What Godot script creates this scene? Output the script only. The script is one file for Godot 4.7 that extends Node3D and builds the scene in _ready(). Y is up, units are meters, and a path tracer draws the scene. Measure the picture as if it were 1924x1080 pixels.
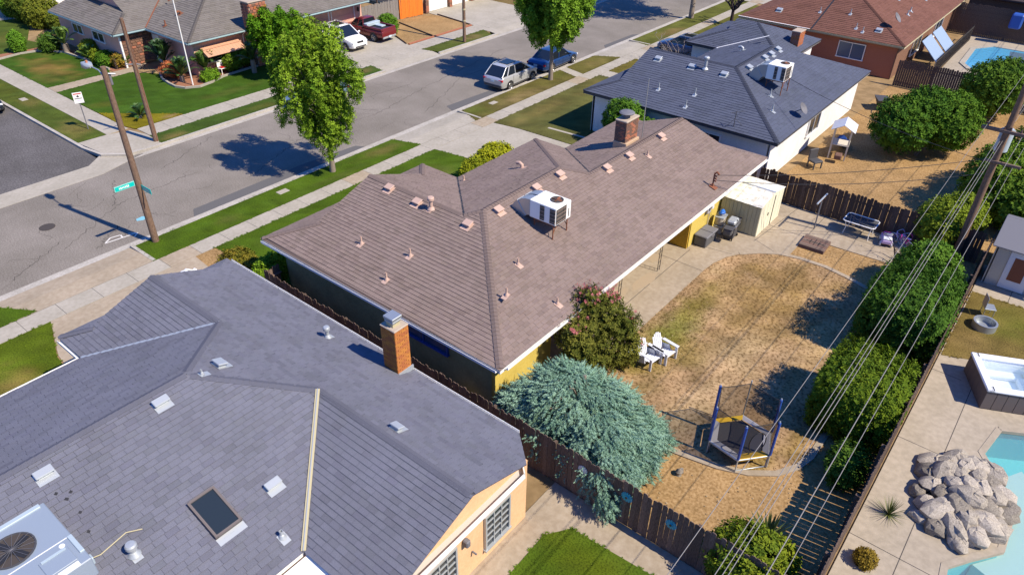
extends Node3D
# A suburban block seen from the air: x runs along the street, z from the street to the back gardens, metres, y up.

const SL := 0.351          # roof slope
const EYE := Vector3(0, 18, 0)
var rng := RandomNumberGenerator.new()
var M := {}
var used := {}
var eye_fwd := Vector3()
var eye_right := Vector3()
var eye_up := Vector3()


class MB:
	var v := PackedVector3Array()
	var n := PackedVector3Array()
	var c := PackedColorArray()
	var uv := PackedVector2Array()
	var col := Color(1, 1, 1)

	func p(a: Vector3, nn: Vector3, w := Vector2()) -> void:
		v.append(a)
		n.append(nn)
		c.append(col)
		uv.append(w)

	func t(a: Vector3, b: Vector3, d: Vector3) -> void:       # counter-clockwise seen from outside
		var nn := (b - a).cross(d - a).normalized()
		p(a, nn)
		p(d, nn)
		p(b, nn)

	func tu(a: Vector3, b: Vector3, d: Vector3, way: Vector3) -> void:
		if (b - a).cross(d - a).dot(way) >= 0.0:
			t(a, b, d)
		else:
			t(a, d, b)

	func q(a: Vector3, b: Vector3, d: Vector3, e: Vector3) -> void:
		var nn := (d - a).cross(e - b).normalized()
		p(a, nn, Vector2(0, 1))
		p(d, nn, Vector2(1, 0))
		p(b, nn, Vector2(1, 1))
		p(a, nn, Vector2(0, 1))
		p(e, nn, Vector2(0, 0))
		p(d, nn, Vector2(1, 0))

	func qu(a: Vector3, b: Vector3, d: Vector3, e: Vector3, way: Vector3) -> void:
		if (d - a).cross(e - b).dot(way) >= 0.0:
			q(a, b, d, e)
		else:
			q(a, e, d, b)

	func box(o: Vector3, s: Vector3, b := Basis()) -> void:
		var h := s * 0.5
		for ax in 3:
			for sg in [-1.0, 1.0]:
				var w := Vector3()
				w[ax] = sg * h[ax]
				var u1 := Vector3()
				u1[(ax + 1) % 3] = h[(ax + 1) % 3]
				var u2 := Vector3()
				u2[(ax + 2) % 3] = h[(ax + 2) % 3]
				qu(o + b * (w - u1 - u2), o + b * (w + u1 - u2), o + b * (w + u1 + u2), o + b * (w - u1 + u2), b * w)

	func rbox(o: Vector3, s: Vector3, r: float, b := Basis()) -> void:   # box with chamfered edges
		var h := s * 0.5
		for ax in 3:
			for sg in [-1.0, 1.0]:
				var w := Vector3()
				w[ax] = sg * h[ax]
				var u1 := Vector3()
				u1[(ax + 1) % 3] = h[(ax + 1) % 3] - r
				var u2 := Vector3()
				u2[(ax + 2) % 3] = h[(ax + 2) % 3] - r
				qu(o + b * (w - u1 - u2), o + b * (w + u1 - u2), o + b * (w + u1 + u2), o + b * (w - u1 + u2), b * w)
		for ax in 3:
			var i := (ax + 1) % 3
			var j := (ax + 2) % 3
			for si in [-1.0, 1.0]:
				for sj in [-1.0, 1.0]:
					var e1 := Vector3()
					var e2 := Vector3()
					e1[i] = si * h[i]
					e1[j] = sj * (h[j] - r)
					e2[i] = si * (h[i] - r)
					e2[j] = sj * h[j]
					var l := Vector3()
					l[ax] = h[ax] - r
					qu(o + b * (e1 - l), o + b * (e2 - l), o + b * (e2 + l), o + b * (e1 + l), b * (e1 + e2))
		for sx in [-1.0, 1.0]:
			for sy in [-1.0, 1.0]:
				for sz in [-1.0, 1.0]:
					var g := Vector3(sx, sy, sz)
					tu(o + b * (g * Vector3(h.x, h.y - r, h.z - r)), o + b * (g * Vector3(h.x - r, h.y, h.z - r)), o + b * (g * Vector3(h.x - r, h.y - r, h.z)), b * g)

	func tube(pts: Array, rad: Array, k := 7, cap := true) -> void:
		var rings := []
		var side := Vector3()
		for i in pts.size():
			var a: Vector3 = pts[maxi(i - 1, 0)]
			var z: Vector3 = pts[mini(i + 1, pts.size() - 1)]
			var d := (z - a).normalized()
			if i == 0:
				side = d.cross(Vector3.UP if absf(d.y) < 0.9 else Vector3.RIGHT).normalized()
			side = (side - d * side.dot(d)).normalized()
			var o := d.cross(side)
			var ring := []
			for m in k:
				var an := TAU * m / k
				ring.append(side * cos(an) + o * sin(an))
			rings.append(ring)
		for i in pts.size() - 1:
			var r0: float = rad[mini(i, rad.size() - 1)]
			var r1: float = rad[mini(i + 1, rad.size() - 1)]
			for m in k:
				var m2 := (m + 1) % k
				var a0: Vector3 = rings[i][m]
				var a1: Vector3 = rings[i][m2]
				var b0: Vector3 = rings[i + 1][m]
				var b1: Vector3 = rings[i + 1][m2]
				p(pts[i] + a0 * r0, a0)
				p(pts[i + 1] + b1 * r1, b1)
				p(pts[i] + a1 * r0, a1)
				p(pts[i] + a0 * r0, a0)
				p(pts[i + 1] + b0 * r1, b0)
				p(pts[i + 1] + b1 * r1, b1)
		if cap:
			for e in [0, pts.size() - 1]:
				var r: float = rad[mini(e, rad.size() - 1)]
				var way: Vector3 = (pts[e] - pts[1 if e == 0 else e - 1])
				for m in range(1, k - 1):
					tu(pts[e] + rings[e][0] * r, pts[e] + rings[e][m] * r, pts[e] + rings[e][m + 1] * r, way)

	func lathe(o: Vector3, prof: Array, k := 12) -> void:    # prof: Vector2(radius, y)
		for i in prof.size() - 1:
			var a: Vector2 = prof[i]
			var b: Vector2 = prof[i + 1]
			var sl := Vector2(b.y - a.y, a.x - b.x)
			if sl.length() < 0.0001:
				continue
			sl = sl.normalized()
			for m in k:
				var t0 := TAU * m / k
				var t1 := TAU * (m + 1) / k
				var c0 := Vector3(cos(t0), 0, sin(t0))
				var c1 := Vector3(cos(t1), 0, sin(t1))
				var n0 := c0 * sl.x + Vector3.UP * sl.y
				var n1 := c1 * sl.x + Vector3.UP * sl.y
				var pa := o + c0 * a.x + Vector3.UP * a.y
				var pb := o + c1 * a.x + Vector3.UP * a.y
				var pc := o + c1 * b.x + Vector3.UP * b.y
				var pd := o + c0 * b.x + Vector3.UP * b.y
				p(pa, n0)
				p(pb, n1)
				p(pc, n1)
				p(pa, n0)
				p(pc, n1)
				p(pd, n0)

	func prism(poly: PackedVector2Array, y0: float, y1: float) -> void:
		var idx := Geometry2D.triangulate_polygon(poly)
		for i in range(0, idx.size(), 3):
			var a := poly[idx[i]]
			var b := poly[idx[i + 1]]
			var d := poly[idx[i + 2]]
			tu(Vector3(a.x, y1, a.y), Vector3(b.x, y1, b.y), Vector3(d.x, y1, d.y), Vector3.UP)
		var cw := Geometry2D.is_polygon_clockwise(poly)
		for i in poly.size():
			var a := poly[i]
			var b := poly[(i + 1) % poly.size()]
			var e := b - a
			var out := Vector3(e.y, 0, -e.x) * (1.0 if not cw else -1.0)
			if Geometry2D.is_point_in_polygon((a + b) * 0.5 + Vector2(out.x, out.z).normalized() * 0.003, poly):
				out = -out
			qu(Vector3(a.x, y0, a.y), Vector3(b.x, y0, b.y), Vector3(b.x, y1, b.y), Vector3(a.x, y1, a.y), out)

	func loft(rings: Array, closed := true) -> void:          # rings of equal size, smooth
		var k: int = rings[0].size()
		var nr := rings.size()
		var ctr := []
		for r in rings:
			var s := Vector3()
			for w in r:
				s += w
			ctr.append(s / k)
		var nm := []
		for i in nr:
			var row := []
			for m in k:
				var du: Vector3 = rings[i][(m + 1) % k] - rings[i][(m + k - 1) % k]
				var dv: Vector3 = rings[mini(i + 1, nr - 1)][m] - rings[maxi(i - 1, 0)][m]
				var g := du.cross(dv).normalized()
				if g.dot(rings[i][m] - ctr[i]) < 0.0:
					g = -g
				row.append(g)
			nm.append(row)
		for i in nr - 1:
			for m in (k if closed else k - 1):
				var m2 := (m + 1) % k
				for tri in [[[i, m], [i + 1, m2], [i, m2]], [[i, m], [i + 1, m], [i + 1, m2]]]:
					var a: Vector3 = rings[tri[0][0]][tri[0][1]]
					var b: Vector3 = rings[tri[1][0]][tri[1][1]]
					var d: Vector3 = rings[tri[2][0]][tri[2][1]]
					if (b - a).cross(d - a).dot(nm[i][m]) > 0.0:
						tri = [tri[0], tri[2], tri[1]]
					for w in tri:
						p(rings[w[0]][w[1]], nm[w[0]][w[1]])
		for e in [0, nr - 1]:
			var way: Vector3 = ctr[e] - ctr[1 if e == 0 else nr - 2]
			for m in k:
				tu(ctr[e], rings[e][m], rings[e][(m + 1) % k], way)

	func fin() -> ArrayMesh:
		var a := []
		a.resize(Mesh.ARRAY_MAX)
		a[Mesh.ARRAY_VERTEX] = v
		a[Mesh.ARRAY_NORMAL] = n
		a[Mesh.ARRAY_COLOR] = c
		a[Mesh.ARRAY_TEX_UV] = uv
		var m := ArrayMesh.new()
		if v.size():
			m.add_surface_from_arrays(Mesh.PRIMITIVE_TRIANGLES, a)
		return m


# ------------------------------------------------------------------ naming, objects

func numbered(called: String, parent: Node) -> String:
	var key := "%d/%s" % [parent.get_instance_id(), called]
	var k: int = used.get(key, 0)
	used[key] = k + 1
	return called if k == 0 else "%s_%03d" % [called, k]


func put(o: Node, called: String, parent: Node = self) -> Node:
	o.name = numbered(called, parent)
	parent.add_child(o, true)
	return o


func thing(called: String, label: String, category: String, at := Vector3(), turn := 0.0, group := "") -> Node3D:
	var o := Node3D.new()
	put(o, called)
	o.position = at
	o.rotation.y = turn
	tag(o, label, category, group)
	return o


func tag(o: Node, label: String, category: String, group := "") -> Node:
	o.set_meta("label", label)
	o.set_meta("category", category)
	if group:
		o.set_meta("group", group)
	return o


func obj(called: String, b: Variant, m: Material, parent: Node = self, at := Transform3D()) -> MeshInstance3D:
	var o := MeshInstance3D.new()
	o.mesh = b.fin() if b is MB else b
	o.material_override = m
	o.transform = at
	put(o, called, parent)
	return o


func struct(called: String, b: Variant, m: Material, parent: Node = self) -> MeshInstance3D:
	var o := obj(called, b, m, parent)
	if parent == self:
		o.set_meta("kind", "structure")
	return o


func dup(src: Node3D, called: String, label: String, at: Vector3, turn := 0.0, group := "") -> Node3D:
	var o: Node3D = src.duplicate()
	put(o, called)
	o.position = at
	o.rotation.y = turn
	o.set_meta("label", label)
	if group:
		o.set_meta("group", group)
	return o


func R(a: float, b: float) -> float:
	return rng.randf_range(a, b)


func bx(o: Vector3, s: Vector3, b := Basis()) -> MB:
	var m := MB.new()
	m.box(o, s, b)
	return m


func rb(o: Vector3, s: Vector3, r: float, b := Basis()) -> MB:
	var m := MB.new()
	m.rbox(o, s, r, b)
	return m


func tb(pts: Array, rad: Array, k := 7) -> MB:
	var m := MB.new()
	m.tube(pts, rad, k)
	return m


func poly2(l: Array) -> PackedVector2Array:
	var a := PackedVector2Array()
	for i in range(0, l.size(), 2):
		a.append(Vector2(l[i], l[i + 1]))
	return a


func rect2(x0: float, x1: float, z0: float, z1: float) -> PackedVector2Array:
	return PackedVector2Array([Vector2(x0, z0), Vector2(x1, z0), Vector2(x1, z1), Vector2(x0, z1)])


# ------------------------------------------------------------------ materials (real-world linear base colours)

func lin(r: float, g: float, b: float) -> Color:
	return Color(r, g, b).linear_to_srgb()


func mat(key: String, r: float, g: float, b: float, rough := 0.8, metal := 0.0) -> StandardMaterial3D:
	var m := StandardMaterial3D.new()
	m.albedo_color = lin(r, g, b)
	m.roughness = rough
	m.metallic = metal
	m.resource_name = key
	if rough > 0.85:
		m.metallic_specular = 0.22
	M[key] = m
	return m


func noise_tex(seed_: int, freq: float, oct: int, cols: Array, size := 512, kind := FastNoiseLite.TYPE_SIMPLEX_SMOOTH) -> NoiseTexture2D:
	var f := FastNoiseLite.new()
	f.seed = seed_
	f.noise_type = kind
	f.frequency = freq
	f.fractal_octaves = oct
	f.fractal_gain = 0.62
	var g := Gradient.new()
	var off := PackedFloat32Array()
	var cc := PackedColorArray()
	for i in cols.size():
		off.append(0.18 + 0.64 * i / maxf(1.0, cols.size() - 1.0))
		cc.append(lin(cols[i][0], cols[i][1], cols[i][2]))
	g.offsets = off
	g.colors = cc
	var t := NoiseTexture2D.new()
	t.width = size
	t.height = size
	t.seamless = true
	t.noise = f
	t.color_ramp = g
	return t


# fine noise in the thing's own colours, times a coarse one near white
func nmat(key: String, cols: Array, scale := 0.5, freq := 0.02, oct := 5, rough := 0.9, coarse := 0.0, cs := 0.05, world := true) -> StandardMaterial3D:
	var m := mat(key, 1, 1, 1, rough)
	m.albedo_color = Color(1, 1, 1)
	m.albedo_texture = noise_tex(key.hash() % 1000, freq, oct, cols)
	m.uv1_triplanar = true
	m.uv1_world_triplanar = world
	m.uv1_scale = Vector3.ONE * scale
	if coarse > 0.0:
		m.detail_enabled = true
		m.detail_blend_mode = BaseMaterial3D.BLEND_MODE_MUL
		var d := 1.0 - coarse
		m.detail_albedo = noise_tex(key.hash() % 777, 0.008, 4, [[d, d, d * 0.98], [1, 1, 1]])
		m.detail_uv_layer = BaseMaterial3D.DETAIL_UV_2
		m.uv2_triplanar = true
		m.uv2_world_triplanar = world
		m.uv2_scale = Vector3.ONE * cs
	return m


func vcol(m: StandardMaterial3D) -> StandardMaterial3D:
	m.vertex_color_use_as_albedo = true
	return m


func leaf_mat(key: String, back := 0.3) -> StandardMaterial3D:
	var m := mat(key, 1, 1, 1, 0.6)
	m.albedo_color = Color(1, 1, 1)
	m.vertex_color_use_as_albedo = true
	m.cull_mode = BaseMaterial3D.CULL_DISABLED
	m.metallic_specular = 0.16
	m.roughness = 0.78
	m.backlight_enabled = true
	m.backlight = lin(0.30 * back, 0.42 * back, 0.05 * back)
	return m


func palette() -> void:
	nmat("asphalt", [[0.175, 0.155, 0.135], [0.225, 0.202, 0.178], [0.275, 0.248, 0.22]], 0.7, 0.03, 5, 0.95, 0.22, 0.045)
	nmat("asphalt_dark", [[0.085, 0.08, 0.082], [0.125, 0.118, 0.118], [0.165, 0.155, 0.152]], 0.5, 0.03, 5, 0.95, 0.25, 0.06)
	nmat("asphalt_patch", [[0.10, 0.098, 0.10], [0.13, 0.127, 0.128]], 1.0, 0.03, 4, 0.95)
	nmat("concrete", [[0.335, 0.306, 0.258], [0.365, 0.335, 0.285], [0.39, 0.358, 0.306]], 0.4, 0.02, 5, 0.9, 0.13, 0.12)
	nmat("concrete_warm", [[0.325, 0.265, 0.195], [0.36, 0.297, 0.222], [0.39, 0.328, 0.252]], 0.35, 0.018, 5, 0.9, 0.16, 0.1)
	nmat("pool_deck", [[0.33, 0.285, 0.225], [0.40, 0.345, 0.275]], 0.3, 0.02, 5, 0.9, 0.1, 0.1)
	nmat("kerb", [[0.36, 0.335, 0.30], [0.48, 0.45, 0.41]], 0.5, 0.03, 5, 0.9, 0.2, 0.15)
	nmat("soil", [[0.235, 0.145, 0.06], [0.335, 0.212, 0.095], [0.43, 0.285, 0.14]], 0.5, 0.025, 6, 1.0, 0.25, 0.09)
	nmat("red_soil", [[0.22, 0.10, 0.06], [0.33, 0.165, 0.10]], 0.5, 0.03, 5, 1.0)
	nmat("base_ground", [[0.24, 0.165, 0.085], [0.34, 0.235, 0.125]], 0.1, 0.02, 5, 1.0, 0.25, 0.03)
	vcol(nmat("lawn", [[0.42, 0.42, 0.42], [0.85, 0.85, 0.85], [1.0, 1.0, 1.0]], 0.55, 0.045, 6, 1.0, 0.22, 0.07))
	vcol(nmat("dry_turf", [[0.36, 0.33, 0.28], [0.80, 0.78, 0.74], [1.0, 1.0, 1.0], [1.0, 1.0, 1.0]], 0.30, 0.035, 6, 1.0, 0.25, 0.13))
	nmat("green_stucco", [[0.27, 0.28, 0.15], [0.33, 0.34, 0.19]], 0.5, 0.03, 4, 0.95, 0.2, 0.2)
	nmat("yellow_stucco", [[0.56, 0.43, 0.10], [0.63, 0.495, 0.135]], 0.5, 0.03, 4, 0.95, 0.12, 0.2)
	nmat("cream_stucco", [[0.6, 0.48, 0.28], [0.68, 0.56, 0.34]], 0.5, 0.03, 4, 0.95)
	nmat("ochre", [[0.42, 0.25, 0.03], [0.50, 0.31, 0.045]], 0.5, 0.03, 4, 0.95)
	nmat("peach_stucco", [[0.68, 0.42, 0.235], [0.75, 0.475, 0.275]], 0.5, 0.03, 4, 0.95, 0.1, 0.2)
	nmat("pink_stucco", [[0.62, 0.36, 0.285], [0.70, 0.42, 0.335]], 0.5, 0.03, 4, 0.95, 0.1, 0.2)
	nmat("white_stucco", [[0.70, 0.70, 0.70], [0.78, 0.78, 0.78]], 0.5, 0.03, 4, 0.95, 0.08, 0.2)
	nmat("tan_stucco", [[0.42, 0.30, 0.20], [0.48, 0.35, 0.24]], 0.5, 0.03, 4, 0.95)
	nmat("brick_dark", [[0.09, 0.05, 0.035], [0.2, 0.11, 0.075], [0.28, 0.17, 0.12]], 1.6, 0.05, 4, 0.95)
	nmat("brick_red", [[0.22, 0.075, 0.045], [0.36, 0.14, 0.085], [0.46, 0.22, 0.15]], 2.0, 0.05, 4, 0.95)
	for i in 3:
		nmat("brick_orange%d" % i, [[0.32 + 0.05 * i, 0.105 + 0.03 * i, 0.04], [0.44 + 0.05 * i, 0.165 + 0.035 * i, 0.065]], 3.0, 0.05, 4, 0.95)
	nmat("mortar", [[0.36, 0.30, 0.24], [0.44, 0.37, 0.30]], 2.0, 0.05, 4, 0.95)
	for i in 4:
		var k: float = [1.0, 1.35, 1.7, 2.1][i]
		nmat("plank%d" % i, [[0.052 * k, 0.036 * k, 0.029 * k], [0.082 * k, 0.058 * k, 0.047 * k], [0.115 * k, 0.086 * k, 0.07 * k]], 1.3, 0.03, 5, 0.95)
		M["plank%d" % i].uv1_scale = Vector3(3.0, 0.35, 3.0)
	nmat("wood_pole", [[0.10, 0.062, 0.043], [0.19, 0.125, 0.09], [0.26, 0.175, 0.13]], 1.0, 0.03, 5, 0.9)
	M["wood_pole"].uv1_scale = Vector3(4.0, 0.25, 4.0)
	nmat("grey_wood", [[0.16, 0.145, 0.135], [0.30, 0.28, 0.265]], 1.0, 0.03, 5, 0.95)
	nmat("orange_wood", [[0.62, 0.15, 0.012], [0.76, 0.21, 0.02]], 1.0, 0.03, 4, 0.8)
	nmat("bark", [[0.14, 0.115, 0.095], [0.24, 0.20, 0.165], [0.34, 0.29, 0.245]], 1.2, 0.04, 5, 0.95)
	nmat("dead_wood", [[0.17, 0.15, 0.145], [0.27, 0.24, 0.23]], 1.2, 0.04, 4, 0.95)
	nmat("dark_wood", [[0.045, 0.035, 0.035], [0.08, 0.062, 0.06]], 1.2, 0.04, 4, 0.95)
	for w in [["sh_brown", 0.232, 0.178, 0.158], ["sh_grey", 0.150, 0.155, 0.192], ["sh_navy", 0.090, 0.103, 0.148], ["sh_maroon", 0.175, 0.085, 0.065], ["sh_pink", 0.185, 0.168, 0.152]]:
		var m := vcol(nmat(w[0], [[w[1] * 0.78, w[2] * 0.78, w[3] * 0.78], [w[1], w[2], w[3]], [w[1] * 1.25, w[2] * 1.25, w[3] * 1.25]], 1.2, 0.06, 4, 0.95, 0.13, 0.10))
		m.resource_name = w[0]
		nmat("deck_" + w[0], [[w[1] * 0.5, w[2] * 0.5, w[3] * 0.5], [w[1] * 0.62, w[2] * 0.62, w[3] * 0.62]], 1.0, 0.05, 3, 0.95)
	mat("white_paint", 0.78, 0.78, 0.77, 0.5)
	mat("cream_paint", 0.44, 0.39, 0.235, 0.7)
	mat("tan_metal", 0.47, 0.325, 0.26, 0.7)
	mat("teal_trim", 0.33, 0.46, 0.49, 0.5)
	mat("soffit", 0.45, 0.44, 0.42, 0.8)
	mat("galv", 0.40, 0.43, 0.45, 0.4, 0.6)
	mat("galv_pale", 0.42, 0.45, 0.47, 0.45, 0.35)
	mat("ac_white", 0.80, 0.80, 0.77, 0.45)
	mat("ac_grey", 0.23, 0.28, 0.345, 0.5)
	mat("ac_pale", 0.36, 0.44, 0.49, 0.5)
	mat("rust", 0.21, 0.085, 0.05, 0.9)
	mat("black", 0.018, 0.018, 0.02, 0.6)
	mat("dark_grey", 0.055, 0.055, 0.062, 0.7)
	mat("mid_grey", 0.14, 0.14, 0.16, 0.7)
	mat("grille", 0.06, 0.055, 0.05, 0.7)
	mat("steel", 0.55, 0.55, 0.56, 0.3, 0.9)
	mat("wire", 0.21, 0.20, 0.195, 0.7)
	mat("wire_dark", 0.03, 0.03, 0.032, 0.6)
	var gl := mat("glass_dark", 0.012, 0.016, 0.022, 0.06)
	gl.metallic_specular = 0.6
	mat("glass_house", 0.02, 0.028, 0.035, 0.1)
	mat("glass_blue", 0.02, 0.07, 0.16, 0.2)
	mat("tyre", 0.016, 0.016, 0.017, 0.85)
	mat("rim", 0.42, 0.42, 0.43, 0.3, 0.8)
	mat("lamp_red", 0.5, 0.015, 0.02, 0.2)
	mat("lamp_clear", 0.7, 0.72, 0.75, 0.15)
	mat("plate", 0.55, 0.66, 0.72, 0.4)
	for w in [["car_silver", 0.50, 0.51, 0.53, 0.4], ["car_blue", 0.018, 0.06, 0.19, 0.4], ["car_white", 0.8, 0.8, 0.8, 0.0], ["car_red", 0.17, 0.014, 0.02, 0.2], ["car_black", 0.015, 0.02, 0.03, 0.2], ["car_pale", 0.55, 0.6, 0.64, 0.2], ["car_sky", 0.16, 0.25, 0.36, 0.3]]:
		var m := mat(w[0], w[1], w[2], w[3], 0.32, w[4])
		m.clearcoat_enabled = true
		m.clearcoat = 0.7
		m.clearcoat_roughness = 0.08
	mat("sign_green", 0.0, 0.50, 0.44, 0.35)
	mat("blue_paint", 0.02, 0.075, 0.33, 0.5)
	mat("pad_grey", 0.36, 0.35, 0.37, 0.7)
	mat("pad_yellow", 0.66, 0.40, 0.02, 0.7)
	mat("jump_mat", 0.045, 0.043, 0.05, 0.85)
	var net := mat("net", 0.02, 0.02, 0.022, 0.9)
	net.transparency = BaseMaterial3D.TRANSPARENCY_ALPHA
	net.albedo_color.a = 0.5
	net.cull_mode = BaseMaterial3D.CULL_DISABLED
	var tg := mat("table_mesh", 0.10, 0.105, 0.11, 0.9)
	tg.transparency = BaseMaterial3D.TRANSPARENCY_ALPHA
	tg.albedo_color.a = 0.5
	mat("plastic_white", 0.62, 0.64, 0.68, 0.4)
	mat("plastic_grey", 0.085, 0.087, 0.095, 0.6)
	mat("plastic_cream", 0.55, 0.5, 0.42, 0.6)
	mat("bag_blue", 0.02, 0.16, 0.62, 0.4)
	mat("pink", 0.62, 0.05, 0.30, 0.5)
	mat("lilac", 0.42, 0.32, 0.58, 0.5)
	nmat("shed_metal", [[0.66, 0.63, 0.47], [0.76, 0.74, 0.58]], 0.8, 0.03, 4, 0.6)
	nmat("shed_roof", [[0.52, 0.48, 0.38], [0.74, 0.72, 0.64], [0.80, 0.79, 0.73]], 0.35, 0.012, 3, 0.6)
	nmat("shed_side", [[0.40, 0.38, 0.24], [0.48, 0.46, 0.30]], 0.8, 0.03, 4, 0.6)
	for i in 3:
		var k: float = [0.7, 1.0, 1.2][i]
		nmat(["stone", "stone_pale", "stone_dark"][i], [[0.17 * k, 0.15 * k, 0.125 * k], [0.31 * k, 0.275 * k, 0.23 * k], [0.42 * k, 0.38 * k, 0.32 * k]], 1.1, 0.03, 6, 0.95)
	nmat("copper_rust", [[0.12, 0.07, 0.055], [0.2, 0.125, 0.1]], 1.0, 0.04, 4, 0.95)
	mat("water_aqua", 0.05, 0.45, 0.46, 0.12)
	mat("water_blue", 0.0, 0.34, 0.62, 0.12)
	mat("pool_wall", 0.03, 0.36, 0.39, 0.6)
	mat("pool_step", 0.24, 0.40, 0.37, 0.7)
	mat("pool_wall_blue", 0.02, 0.36, 0.62, 0.6)
	mat("concrete_stained", 0.345, 0.275, 0.195, 0.9)
	var wt := mat("water", 0.7, 0.95, 0.97, 0.03)
	wt.transparency = BaseMaterial3D.TRANSPARENCY_ALPHA
	wt.albedo_color.a = 0.12
	wt.normal_enabled = true
	var wn := noise_tex(5, 0.02, 3, [[0, 0, 0], [1, 1, 1]], 256)
	wn.color_ramp = null
	wn.as_normal_map = true
	wn.bump_strength = 3.0
	wt.normal_texture = wn
	wt.normal_scale = 0.35
	wt.uv1_triplanar = true
	wt.uv1_world_triplanar = true
	wt.uv1_scale = Vector3.ONE * 0.3
	mat("spa_shell", 0.72, 0.75, 0.80, 0.25)
	mat("spa_skirt", 0.12, 0.10, 0.095, 0.7)
	mat("brown_skirt", 0.14, 0.085, 0.07, 0.8)
	mat("terracotta", 0.45, 0.17, 0.08, 0.8)
	mat("awning", 0.50, 0.27, 0.17, 0.7)
	mat("mark_white", 0.6, 0.58, 0.54, 0.8)
	mat("mark_blue", 0.18, 0.42, 0.52, 0.7)
	mat("crack", 0.075, 0.068, 0.064, 1.0)
	mat("iron", 0.07, 0.058, 0.05, 0.8, 0.3)
	mat("tarp_blue", 0.22, 0.30, 0.42, 0.7)
	mat("teal_plate", 0.02, 0.33, 0.45, 0.4)
	leaf_mat("leaf", 0.35)
	leaf_mat("needle", 0.1)


# ------------------------------------------------------------------ roofs

func seen_at(w: Vector3) -> float:          # distance to the photographer, or a big number when out of the frame
	var d := w - EYE
	var z := d.dot(eye_fwd)
	if z < 0.5:
		return 1e6
	var x := d.dot(eye_right) / z
	var y := d.dot(eye_up) / z
	if absf(x) > 0.7 or absf(y) > 0.393:
		return 1e6
	return z


# courses of tabs over one planar face whose rows are horizontal
func tabs_of(face: Array, expo: float, wid: float, tone: Array, out: Array) -> void:
	var nr: Vector3 = ((face[1] - face[0]).cross(face[2] - face[0])).normalized()
	if nr.y < 0.0:
		nr = -nr
	var vv := (Vector3.UP - nr * nr.y).normalized()
	var uu := vv.cross(nr)
	var o: Vector3 = face[0]
	var pts := []
	var lo := 1e9
	var hi := -1e9
	for w in face:
		var a := Vector2((w - o).dot(uu), (w - o).dot(vv))
		pts.append(a)
		lo = minf(lo, a.y)
		hi = maxf(hi, a.y)
	var rows := int(ceil((hi - lo) / expo))
	for r in rows:
		var y0 := lo + r * expo
		var y1 := minf(y0 + expo, hi)
		var a0 := span(pts, y0 + 0.002)
		var a1 := span(pts, y1 - 0.002)
		if a0.y <= a0.x and a1.y <= a1.x:
			continue
		var row_tone := R(0.93, 1.07)
		var off := fmod(r * 0.37 + 0.13 * (r % 3), 1.0) * wid
		var k0 := int(floor((minf(a0.x, a1.x) - off) / wid))
		var k1 := int(ceil((maxf(a0.y, a1.y) - off) / wid))
		for k in range(k0, k1):
			var x0 := off + k * wid + 0.003
			var x1 := x0 + wid - 0.006
			var bl := clampf(x0, a0.x, a0.y)
			var br := clampf(x1, a0.x, a0.y)
			var tl := clampf(x0, a1.x, a1.y)
			var tr := clampf(x1, a1.x, a1.y)
			if br - bl < 0.006 and tr - tl < 0.006:
				continue
			var g: float = R(tone[0], tone[1]) * row_tone
			if rng.randf() < tone[2]:
				g *= R(1.1, 1.32)
			var lift: float = R(0.017, 0.027)
			out.append([o + uu * bl + vv * y0 + nr * lift, o + uu * br + vv * y0 + nr * lift, o + uu * tr + vv * y1 + nr * 0.003, o + uu * tl + vv * y1 + nr * 0.003, nr, Color(g, g * R(0.985, 1.01), g * R(0.97, 1.02))])


func span(pts: Array, y: float) -> Vector2:
	var a := 1e9
	var b := -1e9
	for i in pts.size():
		var s: Vector2 = pts[i]
		var e: Vector2 = pts[(i + 1) % pts.size()]
		if (s.y - y) * (e.y - y) <= 0.0 and s.y != e.y:
			var x := s.x + (e.x - s.x) * (y - s.y) / (e.y - s.y)
			a = minf(a, x)
			b = maxf(b, x)
	return Vector2(a, b)


func tab_into(m: MB, w: Array, sides := false) -> void:
	m.col = w[5]
	m.qu(w[0], w[1], w[2], w[3], w[4])
	var dn: Vector3 = w[4] * 0.030
	m.qu(w[0], w[1], w[1] - dn, w[0] - dn, w[0] - w[3])
	if sides:
		m.tu(w[0], w[3], w[0] - dn, w[0] - w[1])
		m.tu(w[1], w[2], w[1] - dn, w[1] - w[0])


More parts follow.
